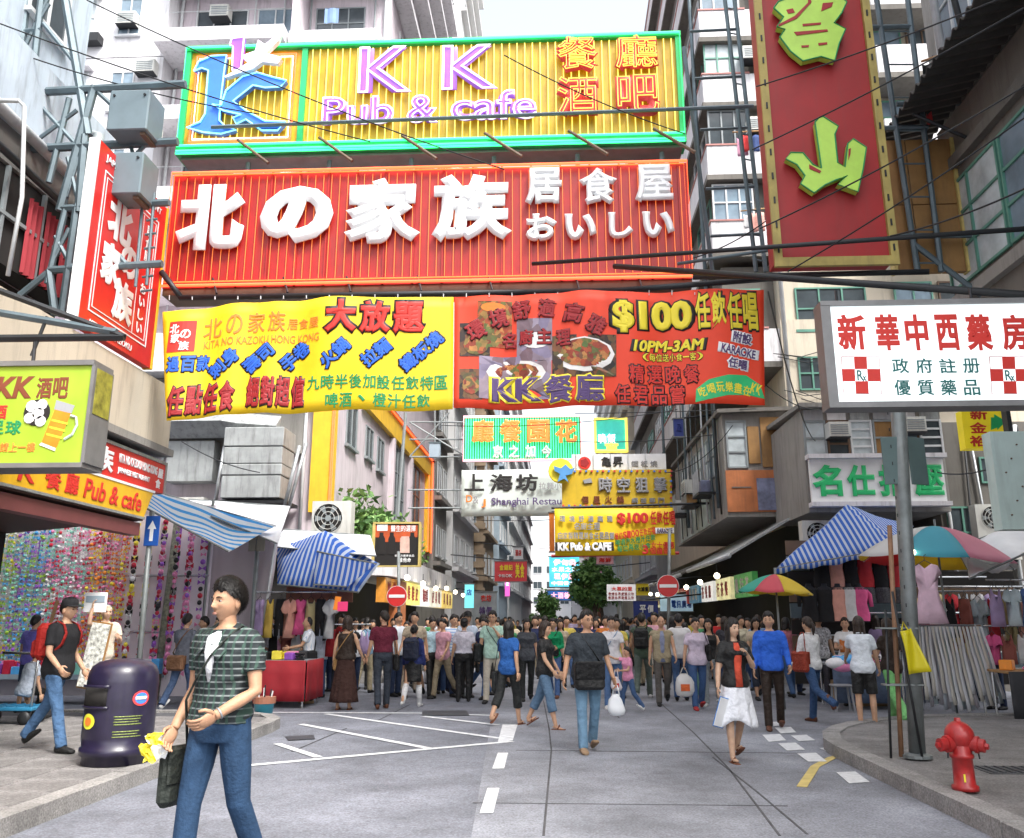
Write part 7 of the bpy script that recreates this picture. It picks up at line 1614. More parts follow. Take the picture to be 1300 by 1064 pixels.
PEOPLE = []
def person(label, x, y, H=1.68, rz=0, top=('tee', (.5, .5, .5)), bot=('trousers', (.05, .06, .1)), hair=('short', 0), shoes='black', legs=((0, 4), (0, 4)), arms=((4, 8, 12, 0), (4, 8, 12, 0)),
           lean=0, head=(0, 0), hem_u=None, fem=0, fat=1.0, lod=1, skin=0, group=None, z0=0.0, inner=None, cat='person', seat=None, topmat=None, botmat=None, cap=None, glasses=False):
    """a posed figure. legs: (swing forward, knee bend) for right (-X) and left (+X); arms: (swing, out, elbow, inward) likewise.
    body (skin), shirt, trousers or skirt, hair, shoes are parts"""
    s = H / 1.70; vox = (.0085, .017, .026)[lod] if lod else .0085
    t = thing('person', label, cat, (x, y, z0), R(rz), group)
    bpy.context  # no-op
    hw = (.088 if not fem else .092) * s; sw = (.185 if not fem else .162) * s * (fat ** .4)
    lt = [];  th, sh, fo = .425 * s, .42 * s, .085 * s
    for k, sd in enumerate((-1, 1)):
        a, kn = R(legs[k][0]), R(legs[k][1]); lt.append((th * math.cos(a) + sh * math.cos(a - kn) + fo, a, kn, sd))
    hz = max(l[0] for l in lt) if seat is None else seat
    up = Matrix.Rotation(R(lean), 3, 'X') @ Vector((0, 0, 1)); fw = Matrix.Rotation(R(lean), 3, 'X') @ Vector((0, -1, 0)); X_ = Vector((1, 0, 0))
    hip = Vector((0, 0, hz)); sp_ = lambda u, f=0: hip + up * (u * s) + fw * (f * s)
    legp = []
    for L, a, kn, sd in lt:
        h0 = hip + X_ * (sd * hw); kp = h0 + Vector((sd * .012 * s, -math.sin(a) * th, -math.cos(a) * th)); b = a - kn
        ap = kp + Vector((0, -math.sin(b) * sh, -math.cos(b) * sh)); legp.append((h0, kp, ap, b, sd))
    armp = []
    for k, sd in enumerate((-1, 1)):
        a, ab, el, inn = [R(v) for v in arms[k]]
        s0 = sp_(.448) + X_ * (sd * sw)
        ud = (Vector((sd * math.sin(ab), -math.sin(a) * math.cos(ab), -math.cos(a) * math.cos(ab)))).normalized()
        e0 = s0 + ud * (.285 * s)
        f1 = a + el; fd = Vector((sd * math.sin(ab) * math.cos(el) - sd * math.sin(inn), -math.sin(f1), -math.cos(f1))); fd.normalize()
        w0 = e0 + fd * (.245 * s); armp.append((s0, e0, w0, ud, fd, sd))
    torso = [(-.1, .125, .095), (-.02, .168 if fem else .160, .115), (.05, .165 if fem else .158, .112), (.16, .128 if fem else .145, .095), (.27, .14 if fem else .158, .105), (.36, .152 if fem else .172, .115), (.42, .148 if fem else .172, .1), (.465, .125 if fem else .15, .08), (.495, .09 if fem else .105, .066), (.515, .066, .06)]
    def tor(mb, u0, u1, d, flare=0, k=1.0):
        us = sorted(set([u0, u1] + [q[0] for q in torso if u0 < q[0] < u1])); rings = []
        for u in us:
            i = max(0, min(len(torso) - 2, next((j for j in range(len(torso) - 1) if torso[j + 1][0] >= u), len(torso) - 2)))
            f = max(0, min(1, (u - torso[i][0]) / (torso[i + 1][0] - torso[i][0])))
            rx = torso[i][1] * (1 - f) + torso[i + 1][1] * f; ry = torso[i][2] * (1 - f) + torso[i + 1][2] * f
            belly = (1 + (fat - 1) * (1.0 if u < .3 else .5))
            fl = flare * max(0, (.2 - u))
            bust = .018 if fem and .28 < u < .42 else 0
            rings.append((sp_(u, .01 + bust), (rx * belly + d + fl) * s, (ry * belly + d + fl + bust) * s, X_, fw))
        return loft(mb, rings, 16)
    # --- skin: one continuous body
    neck = sp_(.50); hc = sp_(.652, .022); hM = Matrix.Translation(hc) @ (Matrix.Rotation(R(lean * .4), 4, 'X') @ Matrix.Rotation(R(head[0]), 4, 'Z') @ Matrix.Rotation(R(head[1]), 4, 'X')) @ Matrix.Diagonal((s, s, s, 1))
    b = MB(); tor(b, -.1, .515, -.012, 0)
    b.path([sp_(.47), sp_(.54, .008), hc - up * .04 * s], [.062 * s, .049 * s, .052 * s], 12)
    for (h0, kp, ap, bb, sd) in legp:
        m1 = h0.lerp(kp, .5); m2 = kp.lerp(ap, .3) + Vector((0, .012 * s, 0))
        b.path([h0 + Vector((0, 0, .03 * s)), m1, kp, m2, ap, ap + Vector((0, -.015 * s, -.05 * s))], [.082 * s, .068 * s, .05 * s, .052 * s, .034 * s, .034 * s], 12)
    for (s0, e0, w0, ud, fd, sd) in armp:
        b.path([s0 - X_ * sd * .06 * s, s0 - X_ * sd * .02 * s + ud * .02 * s, s0.lerp(e0, .5), e0, e0.lerp(w0, .35), w0], [.036 * s, .04 * s, .044 * s, .037 * s, .036 * s, .027 * s], 10)
    b = fuse(b, vox * 1.0, 2)
    head_mesh(b, hM, (84, 34, 18)[lod], (64, 26, 14)[lod])
    for (s0, e0, w0, ud, fd, sd) in armp:
        inn = Vector((-sd, -.25, .0)); hand(b, w0 - fd * .01, fd, inn, s, -1 if sd > 0 else 1, 22, 8 if lod == 0 else 5, lod == 0)
    for (h0, kp, ap, bb, sd) in legp:   # bare feet inside the shoes
        M = Matrix.Rotation(-max(-.9, min(.6, bb)) * -1 if abs(bb) > .15 else 0, 3, 'X')
        b.sph(ap + M @ Vector((0, -.055 * s, -.045 * s)), (.032 * s, .1 * s, .022 * s) if shoes not in SHOE else (.026 * s, .08 * s, .015 * s), 8, 6, M)
    body = b.build('body', skinm(skin), t, True, local=True)
    # --- shoes
    for (h0, kp, ap, bb, sd) in legp:
        fwd = -math.sin(bb); M = Matrix.Rotation(bb if bb < -.15 else 0, 3, 'X'); q = MB()
        if shoes in SHOE:
            loft(q, [(ap + M @ Vector((sd * .006, yy * s, zz * s)), rx * s, rz_ * s, M @ X_, M @ Vector((0, 0, 1))) for yy, zz, rx, rz_ in ((.066, -.045, .026, .036), (.04, -.04, .037, .045), (-.02, -.04, .041, .045), (-.075, -.05, .046, .034), (-.13, -.058, .046, .027), (-.17, -.063, .034, .02), (-.185, -.066, .015, .012))], 12)
            q.build('shoe', cloth(SHOE[shoes], .5), t, True, local=True)
        else:   # sandals
            loft(q, [(ap + M @ Vector((0, yy * s, -.078 * s)), rx * s, .01 * s, M @ X_, M @ Vector((0, 0, 1))) for yy, rx in ((.06, .03), (0, .036), (-.08, .044), (-.17, .03))], 10)
            q.path([ap + M @ Vector((-.04 * s, -.05 * s, -.07 * s)), ap + M @ Vector((0, -.07 * s, -.012 * s)), ap + M @ Vector((.04 * s, -.05 * s, -.07 * s))], .012 * s, 6)
            q.build('sandal', cloth((.18, .07, .04), .6), t, True, local=True)
    # --- lower clothing
    kind, col = bot; bm_ = botmat or cloth(col)
    q = MB()
    if kind in ('trousers', 'capri', 'shorts', 'wide'):
        end = {'trousers': 1.07, 'capri': .55, 'shorts': -.05, 'wide': 1.08}[kind]; r1 = {'trousers': .062, 'capri': .078, 'shorts': .085, 'wide': .088}[kind]
        tor(q, -.1, .1, .014)
        for (h0, kp, ap, bb, sd) in legp:
            m1 = h0.lerp(kp, .5)
            if end > 0:
                e = kp.lerp(ap, end); q.path([h0 + Vector((0, 0, .03 * s)), m1, kp, kp.lerp(e, .5) + Vector((0, .006, 0)), e], [.094 * s, .085 * s, max(.066, r1) * s, max(.063, r1) * s, r1 * s], 12)
            else: q.path([h0 + Vector((0, 0, .03 * s)), m1, h0.lerp(kp, .92)], [.094 * s, .09 * s, .088 * s], 12)
        q = fuse(q, vox, 2); q.build('trousers' if kind != 'shorts' else 'shorts', bm_, t, True, local=True)
        if lod < 2: 
            bl = MB(); loft(bl, [(sp_(u, .01), .158 * s * (1 + (fat - 1)), .114 * s * (1 + (fat - 1)), X_, fw) for u in (.085, .12)], 18); bl.build('belt', cloth((.03, .02, .015), .5), t, True, local=True)
    else:   # skirts hang from the waist to a waving hem
        hemz = {'skirt': .52, 'long_skirt': .14, 'pleated': .5, 'ruffled': .45}[kind] * s; fl = {'skirt': .19, 'long_skirt': .27, 'pleated': .22, 'ruffled': .25}[kind]
        nf = {'skirt': 5, 'long_skirt': 14, 'pleated': 18, 'ruffled': 9}[kind]; am = {'skirt': .03, 'long_skirt': .06, 'pleated': .05, 'ruffled': .09}[kind]
        topz = hip.z + .12 * s; my = (legp[0][1].y + legp[1][1].y) / 2
        def fn(a, bq):
            an = 2 * PI * a; z = topz + (hemz - topz) * bq + (.05 * math.sin(an * 3 + 1) * bq if kind == 'ruffled' else 0)
            e = min(1, bq * 3.2); rx = .138 + (.178 - .138) * e + (fl - .178) * max(0, bq - .3) / .7; ry = .1 + (.128 - .1) * e + (fl * .82 - .128) * max(0, bq - .3) / .7
            w = 1 + am * math.sin(an * nf) * max(0, bq - .15) + am * .5 * math.sin(an * 3 + 2) * bq
            return Vector((rx * s * w * math.cos(an), ry * s * w * math.sin(an) + my * bq * .8, z))
        q.sheet(fn, 72, 12, .006); q.build('skirt', bm_, t, True, local=True)
    # --- upper clothing
    kind, col = top; tm = topmat or cloth(col)
    q = MB(); hem = {'tee': -.1, 'long': -.08, 'tank': -.02, 'cardigan': -.06, 'vest': -.12, 'polo': -.12, 'tucked': .05, 'loose': -.15}[kind]
    if hem_u is not None: hem = hem_u
    d_ = .016 if kind not in ('loose', 'vest') else .024
    sl = {'tee': .62, 'long': 1.9, 'tank': -1, 'cardigan': .75, 'vest': .0, 'polo': .7, 'tucked': .66, 'loose': .8}[kind]
    tor(q, hem, .5 if kind != 'tank' else .46, d_, .05 if kind in ('loose', 'polo', 'tee') else .02)
    for (s0, e0, w0, ud, fd, sd) in armp:
        if sl < 0:
            q.path([sp_(.36) + X_ * sd * .09 * s, sp_(.505) + X_ * sd * .085 * s], [.05 * s, .03 * s], 8); continue
        pts = [s0 - X_ * sd * .075 * s + up * .012 * s, s0 - X_ * sd * .012 * s, s0 + ud * .03 * s]; rr = [.058 * s, .057 * s, .058 * s]
        if sl > 0 and sl <= 1: pts += [s0.lerp(e0, sl * .55), s0.lerp(e0, sl)]; rr += [.056 * s, .06 * s]
        elif sl > 1: pts += [s0.lerp(e0, .55), e0, e0.lerp(w0, .45), e0.lerp(w0, .95)]; rr += [.058 * s, .052 * s, .047 * s, .038 * s]
        else: pts += [s0 + ud * .05 * s]; rr += [.06 * s]
        q.path(pts, rr, 12)
    q = fuse(q, vox, 2)
    if lod == 0:
        for i, v in enumerate(q.v): 
            w = .016 * mnoise.noise(Vector((v[0] * 9 + v[2] * 3, v[1] * 9, v[2] * 16 - v[0] * 7))) + .008 * mnoise.noise(Vector((v[0] * 24, v[1] * 20, v[2] * 34))); rr_ = max(.05, math.hypot(v[0], v[1]))
            q.v[i] = (v[0] + v[0] / rr_ * w, v[1] + v[1] / rr_ * w, v[2] + .004 * math.sin(v[0] * 21))
    shirt = q.build({'cardigan': 'cardigan', 'vest': 'vest', 'tank': 'top'}.get(kind, 'shirt'), tm, t, True, local=True)
    if lod < 2 and kind not in ('tank',):   # collar band at the neck
        cb = MB(); cb.path([sp_(.505, .0) + X_ * (.062 * s * math.cos(a)) + fw * (.058 * s * math.sin(a)) + up * (-.028 * s * max(0, math.sin(a)) + .012 * s) for a in [2 * PI * i / 14 for i in range(15)]], .011 * s, 6); cb.build('collar', tm, t, True, local=True)
    if inner is not None:   # what shows in the open front
        q = MB(); loft(q, [(sp_(u, .012 + .115 * ff), w * s, .028 * s, X_, fw) for u, w, ff in ((hem + .02, .05, .98), (.2, .045, .86), (.33, .055, 1.06), (.42, .045, .9), (.485, .03, .66))], 12); q.build('inner_shirt', cloth(inner), t, True, local=True)
    # --- hair, face
    kind, hk = hair; q = MB(); nu, nv = (96, 40) if lod == 0 else (40, 18) if lod == 1 else (24, 12)
    if kind == 'short': hair_mesh(q, hM, nu, nv, .016, .50, .12, -.55, .025, hash(label) % 97 if False else len(label))
    elif kind == 'bald': hair_mesh(q, hM, nu, nv, .008, 1.3, .1, -.55, 0, 3)
    elif kind == 'bun': hair_mesh(q, hM, nu, nv, .014, .5, .0, -.55, .015, 5); q.sph(hM @ Vector((0, .1, .06)), .042 * s, 10, 8)
    elif kind == 'pony': hair_mesh(q, hM, nu, nv, .014, .5, .0, -.55, .015, 5); q.path([hM @ Vector(p) for p in ((0, .09, .03), (0, .13, .0), (0, .135, -.08), (0, .12, -.17))], [.03 * s, .034 * s, .03 * s, .01 * s], 10)
    elif kind == 'bob': hair_mesh(q, hM, nu, nv, .022, .42, -.4, -.75, .02, 6); long_hair(q, hM, .12, 1.02, 4)
    elif kind == 'long': hair_mesh(q, hM, nu, nv, .018, .45, -.3, -.7, .015, 7); long_hair(q, hM, .3, .98, len(label))
    if lod == 0 and kind == 'short':   # strands over the cap
        rs = random.Random(2)
        for _ in range(5200):
            z_ = rs.uniform(-.5, 1); an = rs.uniform(0, 2 * PI); fr = (1 - math.cos(an)) / 2
            hl = -.55 + .67 * min(1, fr / .5) if fr < .5 else .12 + .38 * min(1, (fr - .5) / .38) ** 1.2
            if z_ < hl + (.1 if fr > .5 else -.02): continue
            st = math.sqrt(max(0, 1 - z_ * z_)); d0 = Vector((st * math.sin(an), st * math.cos(an), z_)); g = Vector((.35 + .3 * math.sin(an * 3), (.6 if z_ > .3 else .35), -.45 + rs.uniform(-.3, .3))) + Vector((rs.gauss(0, .25), rs.gauss(0, .25), 0)); pts = []
            L_ = rs.uniform(.018, .05)
            for kk in range(4):
                dd = (d0 + (g - d0 * g.dot(d0)) * (kk * L_ / .1 / 2)).normalized(); tk = .018 * max(.15, min(1, (z_ - hl) / .3)) + .012 * max(0, z_)
                pts.append(hM @ (head_dir(dd) + dd * (tk + .003 + .0035 * kk * rs.random())))
            side_ = (pts[-1] - pts[0]).cross(hM.to_3x3() @ d0)
            if side_.length < 1e-6: continue
            side_ = side_.normalized() * .0011; b0 = len(q.v)
            for kk, pp in enumerate(pts): ww = side_ * (1 - .25 * kk); q.v += [tuple(pp - ww), tuple(pp + ww)]
            for kk in range(3): q.f.append((b0 + 2 * kk, b0 + 2 * kk + 1, b0 + 2 * kk + 3, b0 + 2 * kk + 2))
    q.build('hair', HAIRM(hk), t, True, local=True)
    for sd in (-1, 1):
        e = MB(); c = hM @ Vector((sd * .031, -.074 if lod == 0 else -.0765, .007)); r3 = hM.to_3x3().normalized()
        if lod == 0:
            e.sph(c, (.0125 * s, .0072 * s, .0052 * s), 14, 10, r3); e.build('eye', mat('eye_white', (.7, .66, .62), .3, var=0), t, True, local=True)
            e = MB(); e.sph(hM @ Vector((sd * .031, -.0788, .0068)), (.0058 * s, .0036 * s, .0055 * s), 12, 8, r3); e.build('iris', mat('iris', (.02, .012, .008), .25, var=0), t, True, local=True)
            e = MB(); e.path([hM @ Vector((sd * q_[0], q_[1], q_[2])) for q_ in ((.0165, -.082, .010), (.024, -.0845, .0135), (.033, -.084, .0145), (.041, -.079, .012), (.0455, -.074, .0085))], .0017 * s, 5); e.build('eyelid', skinm(skin), t, True, local=True)
        else: e.sph(c + r3 @ Vector((0, -.002 * s, 0)), (.011 * s, .007 * s, .0048 * s), 8, 6, r3); e.build('eye', mat('iris', (.02, .012, .008), .25, var=0), t, True, local=True)
        e = MB(); e.path([hM @ Vector((sd * q_[0], q_[1], q_[2])) for q_ in ((.013, -.0905, .024), (.024, -.0915, .0285), (.036, -.086, .029), (.047, -.076, .0245))], [.0028 * s, .0042 * s, .0038 * s, .0018 * s], 6, flat=.8)
        if lod < 2: e.build('eyebrow', HAIRM(0), t, True, local=True)
    e = MB(); 
    for zz, rr in ((-.0575, .0036), (-.0655, .0044)): e.path([hM @ Vector((xx, -.0915 + 12 * xx * xx + (.001 if rr > .004 else 0), zz - 4 * xx * xx * (1 if rr < .004 else -1))) for xx in (-.019, -.01, 0, .01, .019)], [.001 * s, rr * s, rr * s, rr * s, .001 * s], 6, flat=.9)
    if lod < 2: e.build('mouth', mat('lips', (.4, .19, .14), .5, var=.05), t, True, local=True)
    if cap is not None:
        q = MB(); nu_ = 24
        prof = [(.0, .145), (.05, .14), (.08, .115), (.088, .075), (.09, .045)]
        base = len(q.v)
        for r_, z_ in prof[1:]:
            for k in range(nu_): an = 2 * PI * k / nu_; q.v.append(tuple(hM @ Vector((r_ * math.cos(an) * .96, r_ * math.sin(an) * 1.15 + .004, z_))))
        q.v.append(tuple(hM @ Vector((0, 0, .145)))); tp = len(q.v) - 1
        for j in range(3):
            for k in range(nu_): k2 = (k + 1) % nu_; q.f.append((base + j * nu_ + k, base + j * nu_ + k2, base + (j + 1) * nu_ + k2, base + (j + 1) * nu_ + k))
        for k in range(nu_): q.f.append((tp, base + k, base + (k + 1) % nu_))
        q.sheet(lambda a, c_: hM @ Vector((.085 * math.sin(R(-75 + 150 * a)) * (1 + .1 * c_), -.1 * math.cos(R(-75 + 150 * a)) - .075 * c_ * math.cos(R(-60 + 120 * a)), .05 - .012 * c_)), 10, 3, .006)
        q.build('cap', cloth(cap), t, True, local=True)
    if glasses:
        q = MB()
        for sd in (-1, 1):
            q.path([hM @ Vector((sd * .031 + .017 * math.cos(a), -.096, .006 + .013 * math.sin(a))) for a in [2 * PI * i / 12 for i in range(13)]], .0018 * s, 5); q.path([hM @ Vector((sd * .048, -.095, .008)), hM @ Vector((sd * .075, .0, .008))], .0018 * s, 5)
        q.path([hM @ Vector((-.014, -.098, .008)), hM @ Vector((.014, -.098, .008))], .0018 * s, 5); q.build('glasses', 'black_iron', t, True, local=True)
    info = dict(o=t, s=s, M=Matrix.Translation((x, y, z0)) @ Matrix.Rotation(R(rz), 4, 'Z'), arm=armp, sp=sp_, hM=hM, X=X_, fw=fw, up=up, sw=sw, legs=legp)
    PEOPLE.append(info); return info
def hp(pi, k, down=.09):
    """world place of a hand: k 0 right, 1 left"""
    s0, e0, w0, ud, fd, sd = pi['arm'][k]; return pi['M'] @ (w0 + fd * down * pi['s'])

# ---------------------------------------------------------------- carried things
def strap_pts(pi, side=1, low=.02, bagside=-1):
    """strap over one shoulder, across chest and back"""
    sp, X_, fw, s = pi['sp'], pi['X'], pi['fw'], pi['s']; f = []
    for u, xx, ff in ((low, -side * .2, .03), (.12, -side * .15, .125), (.25, -side * .06, .15), (.36, side * .02, .152), (.45, side * .085, .11), (.515, side * .115, .03)): f.append(pi['M'] @ (sp(u, ff) + X_ * xx * s))
    for u, xx, ff in ((.47, side * .09, -.085), (.36, side * .02, -.125), (.22, -side * .08, -.12), (.1, -side * .16, -.1), (low, -side * .2, .0)): f.append(pi['M'] @ (sp(u, ff) + X_ * xx * s))
    return f
def bag_on(pi, label, col, dims=(.32, .12, .26), side=1, low=-.02, fpos=.03, strap=True, name='shoulder_bag', rough=.6, xo=.24, straight=False):
    """a soft bag at the hip with its strap"""
    s = pi['s']; c = pi['M'] @ (pi['sp'](low - dims[2] / 2, fpos) + pi['X'] * (-side * xo * s))
    t = thing(name, label, 'bag', c - Vector((0, 0, dims[2] / 2)))
    M = pi['M'].to_3x3() @ Matrix.Rotation(R(90 if abs(fpos) < .08 else 0), 3, 'Z')
    q = MB(); q.rbox(c, dims, .035, M); q.build('pouch', cloth(col, rough), t)
    f = MB(); f.rbox(c + M @ Vector((0, -dims[1] * .5 * (1 if abs(fpos) > .08 else side) , dims[2] * .18)), (dims[0] * .98, .02, dims[2] * .6), .008, M); f.build('flap', cloth(tuple(v * .8 for v in col), rough), t)
    if strap:
        if straight:
            sh = pi['M'] @ (pi['sp'](.515, .0) + pi['X'] * (-side * .15 * s)); pts = [c + Vector((0, 0, dims[2] * .4)) + M @ Vector((dims[0] * .4, 0, 0)), sh + M @ Vector((.03, 0, .012)), sh + M @ Vector((-.03, 0, .012)), c + Vector((0, 0, dims[2] * .4)) - M @ Vector((dims[0] * .4, 0, 0))]
        else: pts = strap_pts(pi, side, low)
        MB().path(pts, .014, 6, flat=.5).build('strap', cloth(col, rough), t, True)
    return t
def backpack(pi, label, col):
    s = pi['s']; c = pi['M'] @ pi['sp'](.28, -.205); t = thing('backpack', label, 'backpack', c - Vector((0, 0, .21))); M = pi['M'].to_3x3()
    MB().rbox(c, (.3, .17, .42), .06, M).build('pouch', cloth(col, .7), t); MB().rbox(c + M @ Vector((0, .1, -.08)), (.24, .07, .2), .03, M).build('pocket', cloth(tuple(v * .75 for v in col), .7), t)
    MB().path([c + M @ Vector((-.08, .09, .12)), c + M @ Vector((0, .1, .135)), c + M @ Vector((.08, .09, .12))], .008, 5).build('zip', 'black_iron', t)
    for sd in (-1, 1):
        MB().path([pi['M'] @ (pi['sp'](u, f) + pi['X'] * sd * xx * s) for u, xx, f in ((.46, .1, -.13), (.525, .105, -.02), (.49, .11, .085), (.4, .125, .145), (.28, .145, .13), (.16, .16, .02), (.12, .14, -.12))], .018, 6, flat=.5).build('strap', cloth(tuple(v * .6 for v in col), .7), t, True)
    return t
def plastic_bag(p, label, col, w=.28, h=.36, name='plastic_bag', mark=None):
    """a thin carrier bag hanging from a hand at p"""
    t = thing(name, label, 'bag', p - Vector((0, 0, h + .12))); rn = random.Random(len(label)); ph = rn.uniform(0, 6)
    q = MB(); rings = []
    for k, (z, a, b) in enumerate(((-.1, .3, .12), (-.17, .75, .5), (-.25, .95, .8), (-.1 - h * .75, 1, 1), (-.1 - h * .95, .8, .85), (-.1 - h, .4, .5))):
        rings.append((p + Vector((.01 * math.sin(k + ph), .01 * math.cos(k * 2 + ph), z)), w / 2 * a, w * .3 * b, Vector((1, .05, 0)), Vector((0, 1, 0))))
    loft(q, rings, 14); q.build('sack', sheetmat('film_%02d%02d%02d' % tuple(int(v * 99) for v in col), col, .35, .35), t, True)
    MB().path([p + Vector((-w * .2, 0, -.12)), p + Vector((-.02, 0, .0)), p + Vector((.02, 0, .0)), p + Vector((w * .2, 0, -.12))], .009, 5).build('handle', sheetmat('film_%02d%02d%02d' % tuple(int(v * 99) for v in col), col, .35, .35), t, True)
    if mark: MB().rbox(p + Vector((0, -w * .31, -.1 - h * .6)), (w * .45, .01, h * .3), .004).build('printed_mark', cloth(mark), t)
    return t

# ---------------------------------------------------------------- who stands where (feet from the photo, on the road or pavement)
def G(px, py, z=0.0): p = atZ(px, py, z); return p.x, p.y
WALK = ((16, 8), (-14, 22)); WALK2 = ((-14, 22), (16, 8)); STAND = ((2, 4), (-2, 5)); STEP = ((9, 6), (-8, 14))
A0 = (4, 8, 12, 0); AF = (18, 8, 22, 4); AB = (-14, 9, 14, 0); AUP = (25, 10, 105, 25)
denim, dden, blk, wht = (.06, .11, .22), (.03, .045, .09), (.018, .018, .02), (.68, .68, .68)
plaid = stripes('plaid', (.01, .016, .018), (.16, .18, .18), 2, 26, .22, .8, (.035, .085, .06), 0, 22)
bstripe = stripes('blue_striped_shirt', (.6, .66, .75), (.2, .35, .6), 2, 16, .35, .8)
rstripe = stripes('red_striped_shirt', (.65, .6, .6), (.5, .03, .04), 2, 18, .5, .8)
wstripe = stripes('white_striped_shirt', (.75, .77, .8), (.4, .5, .62), 0, 45, .3, .8)
patt = mat('patterned_shirt', (.5, .5, .52), .8, var=.9, vs=28)

# the man in front
fp = atY(292, 770, 5.7)
m1 = person('man in open dark plaid shirt over a white tee, striding past in the foreground', fp.x, 5.7, 1.845, -20, ('tee', (.03, .05, .05)), ('trousers', (.055, .11, .24)), ('short', 0), 'black', ((12, 6), (-10, 20)), ((-6, 9, 40, 6), (6, 12, 52, 40)), head=(-12, 2), hem_u=.0, fat=1.0, lod=0, skin=1, topmat=plaid, botmat=mat('fine_denim', (.025, .055, .11), .85, var=.22, vs=16, bump=.3, bs=60, spec=.2))
s = m1['s']; q = MB(); loft(q, [(m1['sp'](u, f), w * s, .012 * s, m1['X'], m1['fw']) for u, w, f in ((.22, .008, .122), (.3, .025, .136), (.38, .04, .136), (.45, .05, .112), (.49, .052, .078))], 12); q.build('undershirt', cloth((.72, .72, .74)), m1['o'], True, local=True)
for sd in (-1, 1):
    MB().sheet(lambda a, b, sd=sd: m1['sp'](.54 - .17 * a - .03 * b, -.005 + .175 * a - .015 * b * (1 - a)) + m1['X'] * sd * (.058 - .012 * a + .07 * b * (1 - .45 * a)) * s, 8, 5, .008).build('lapel', plaid, m1['o'], True, local=True)
w0 = m1['arm'][1][2]; fd = m1['arm'][1][4]
MB().path([w0 - fd * .03 + (fd.cross(Vector((0, 0, 1))).normalized() * math.cos(a) + fd.cross(fd.cross(Vector((0, 0, 1)))).normalized() * math.sin(a)) * .031 for a in [2 * PI * i / 14 for i in range(15)]], .006, 6).build('watch', 'bare_metal', m1['o'], True, local=True)
bag_on(m1, 'dark shoulder bag at the hip of the man in plaid', (.03, .035, .03), (.26, .1, .34), 1, -.12, .02, True, xo=.27)
p = hp(m1, 0, .1)
pk = thing('paper_bag', 'crumpled white and yellow paper held by the man in plaid', 'paper', p - Vector((0, 0, .1)))
rn = random.Random(3)
for k, (dx, dz, w_, h_, m_) in enumerate(((-.05, -.01, .11, .13, 'sign_white'), (-.085, -.035, .075, .1, 'ink_yellow'), (-.03, .05, .08, .06, 'ink_yellow'))):
    J = [[rn.uniform(-.02, .02) for _ in range(25)] for _ in range(25)]
    MB().sheet(lambda a, b: (p.x + dx + w_ * (a - .5) + .02 * math.sin(b * 5 + k), p.y - .04 * k + J[int(a * 5)][int(b * 5)] * .7, p.z + dz + h_ * (b - .5) + J[int(b * 5)][int(a * 5) + 6] * .4), 5, 5, .003).build('sheet', m_, pk)

# left pavement
x, y = G(66, 952, .15); a = person('man in black cap and black polo striding past the litter bin', x, y - .1, 1.72, 78, ('polo', (.015, .016, .022)), ('trousers', (.07, .14, .26)), ('short', 0), 'black', ((20, 4), (-22, 14)), ((6, 8, 45, 0), (-4, 8, 40, 0)), lean=4, z0=.15, cap=(.02, .02, .022), fat=1.08)
backpack(a, 'bright red backpack worn by the man in the black cap', (.4, .025, .02))
x, y = G(95, 915, .15); b = person('grey haired man in beige shirt holding up a signboard by the poles', x, y + .6, 1.66, 40, ('tee', (.6, .52, .42)), ('trousers', (.3, .28, .26)), ('bald', 2), 'black', STAND, ((100, 25, 80, 10), (20, 10, 90, 20)), z0=.15, skin=2)
bo = thing('signboard', 'white placard propped up in front of the grey haired man', 'signboard', (x + .25, y + .35, .75))
bc = atY(119, 832, y + .3); MB().rbox(bc, (.3, .02, .95), .006, Matrix.Rotation(R(8), 3, 'Y')).build('board', mat('poster_mix', (.6, .6, .55), .6, var=.8, vs=18), bo); MB().rbox(bc + Vector((0, .03, 0)), (.34, .015, 1.0), .006, Matrix.Rotation(R(8), 3, 'Y')).build('backing', 'wood_panel', bo)
bo2 = thing('signboard', 'small blue and white printed board held above the grey haired man', 'signboard', (x + .0, y + .2, 1.75))
MB().rbox((x - .02, y + .25, 1.85), (.36, .02, .3), .006).build('board', 'sign_white', bo2); MB().rbox((x - .02, y + .235, 1.9), (.3, .004, .1), .001).build('printed_panel', 'blue_wall', bo2)
x, y = G(45, 905, .15); person('boy in violet blue tee standing with his back to the street by the accessory stall', x - .2, y, 1.5, 170, ('tee', (.16, .14, .5)), ('shorts', dden), z0=.15)
x, y = G(25, 915, .15); person('child in pale grey tee crouched on a low seat by the hand trolley', x, y, 1.35, 150, ('tee', (.45, .5, .58)), ('trousers', blk), legs=((85, 95), (80, 95)), seat=.42, z0=.15, lean=14)
x, y = G(227, 903); c = person('man in slate grey shirt with brown satchel seen from behind', x, y, 1.7, 165, ('tee', (.13, .14, .17)), ('trousers', (.05, .08, .15)), ('short', 0), 'white', WALK, (AB, AF))
bag_on(c, 'brown leather satchel on the back of the man in slate grey', (.17, .085, .045), (.36, .12, .27), -1, .06, -.16, True, xo=.04)
for (px, lab, col, hr) in ((252, 'person with short hair in dark top behind the man with the satchel', (.05, .05, .06), 'short'), (272, 'young man in pale aqua tee beside the arrow post', (.45, .6, .62), 'short')):
    x, y = G(px, 894); person(lab, x, y, 1.64, -70, ('tee', col), ('trousers', dden), (hr, 0), legs=STEP, head=(10, 0))

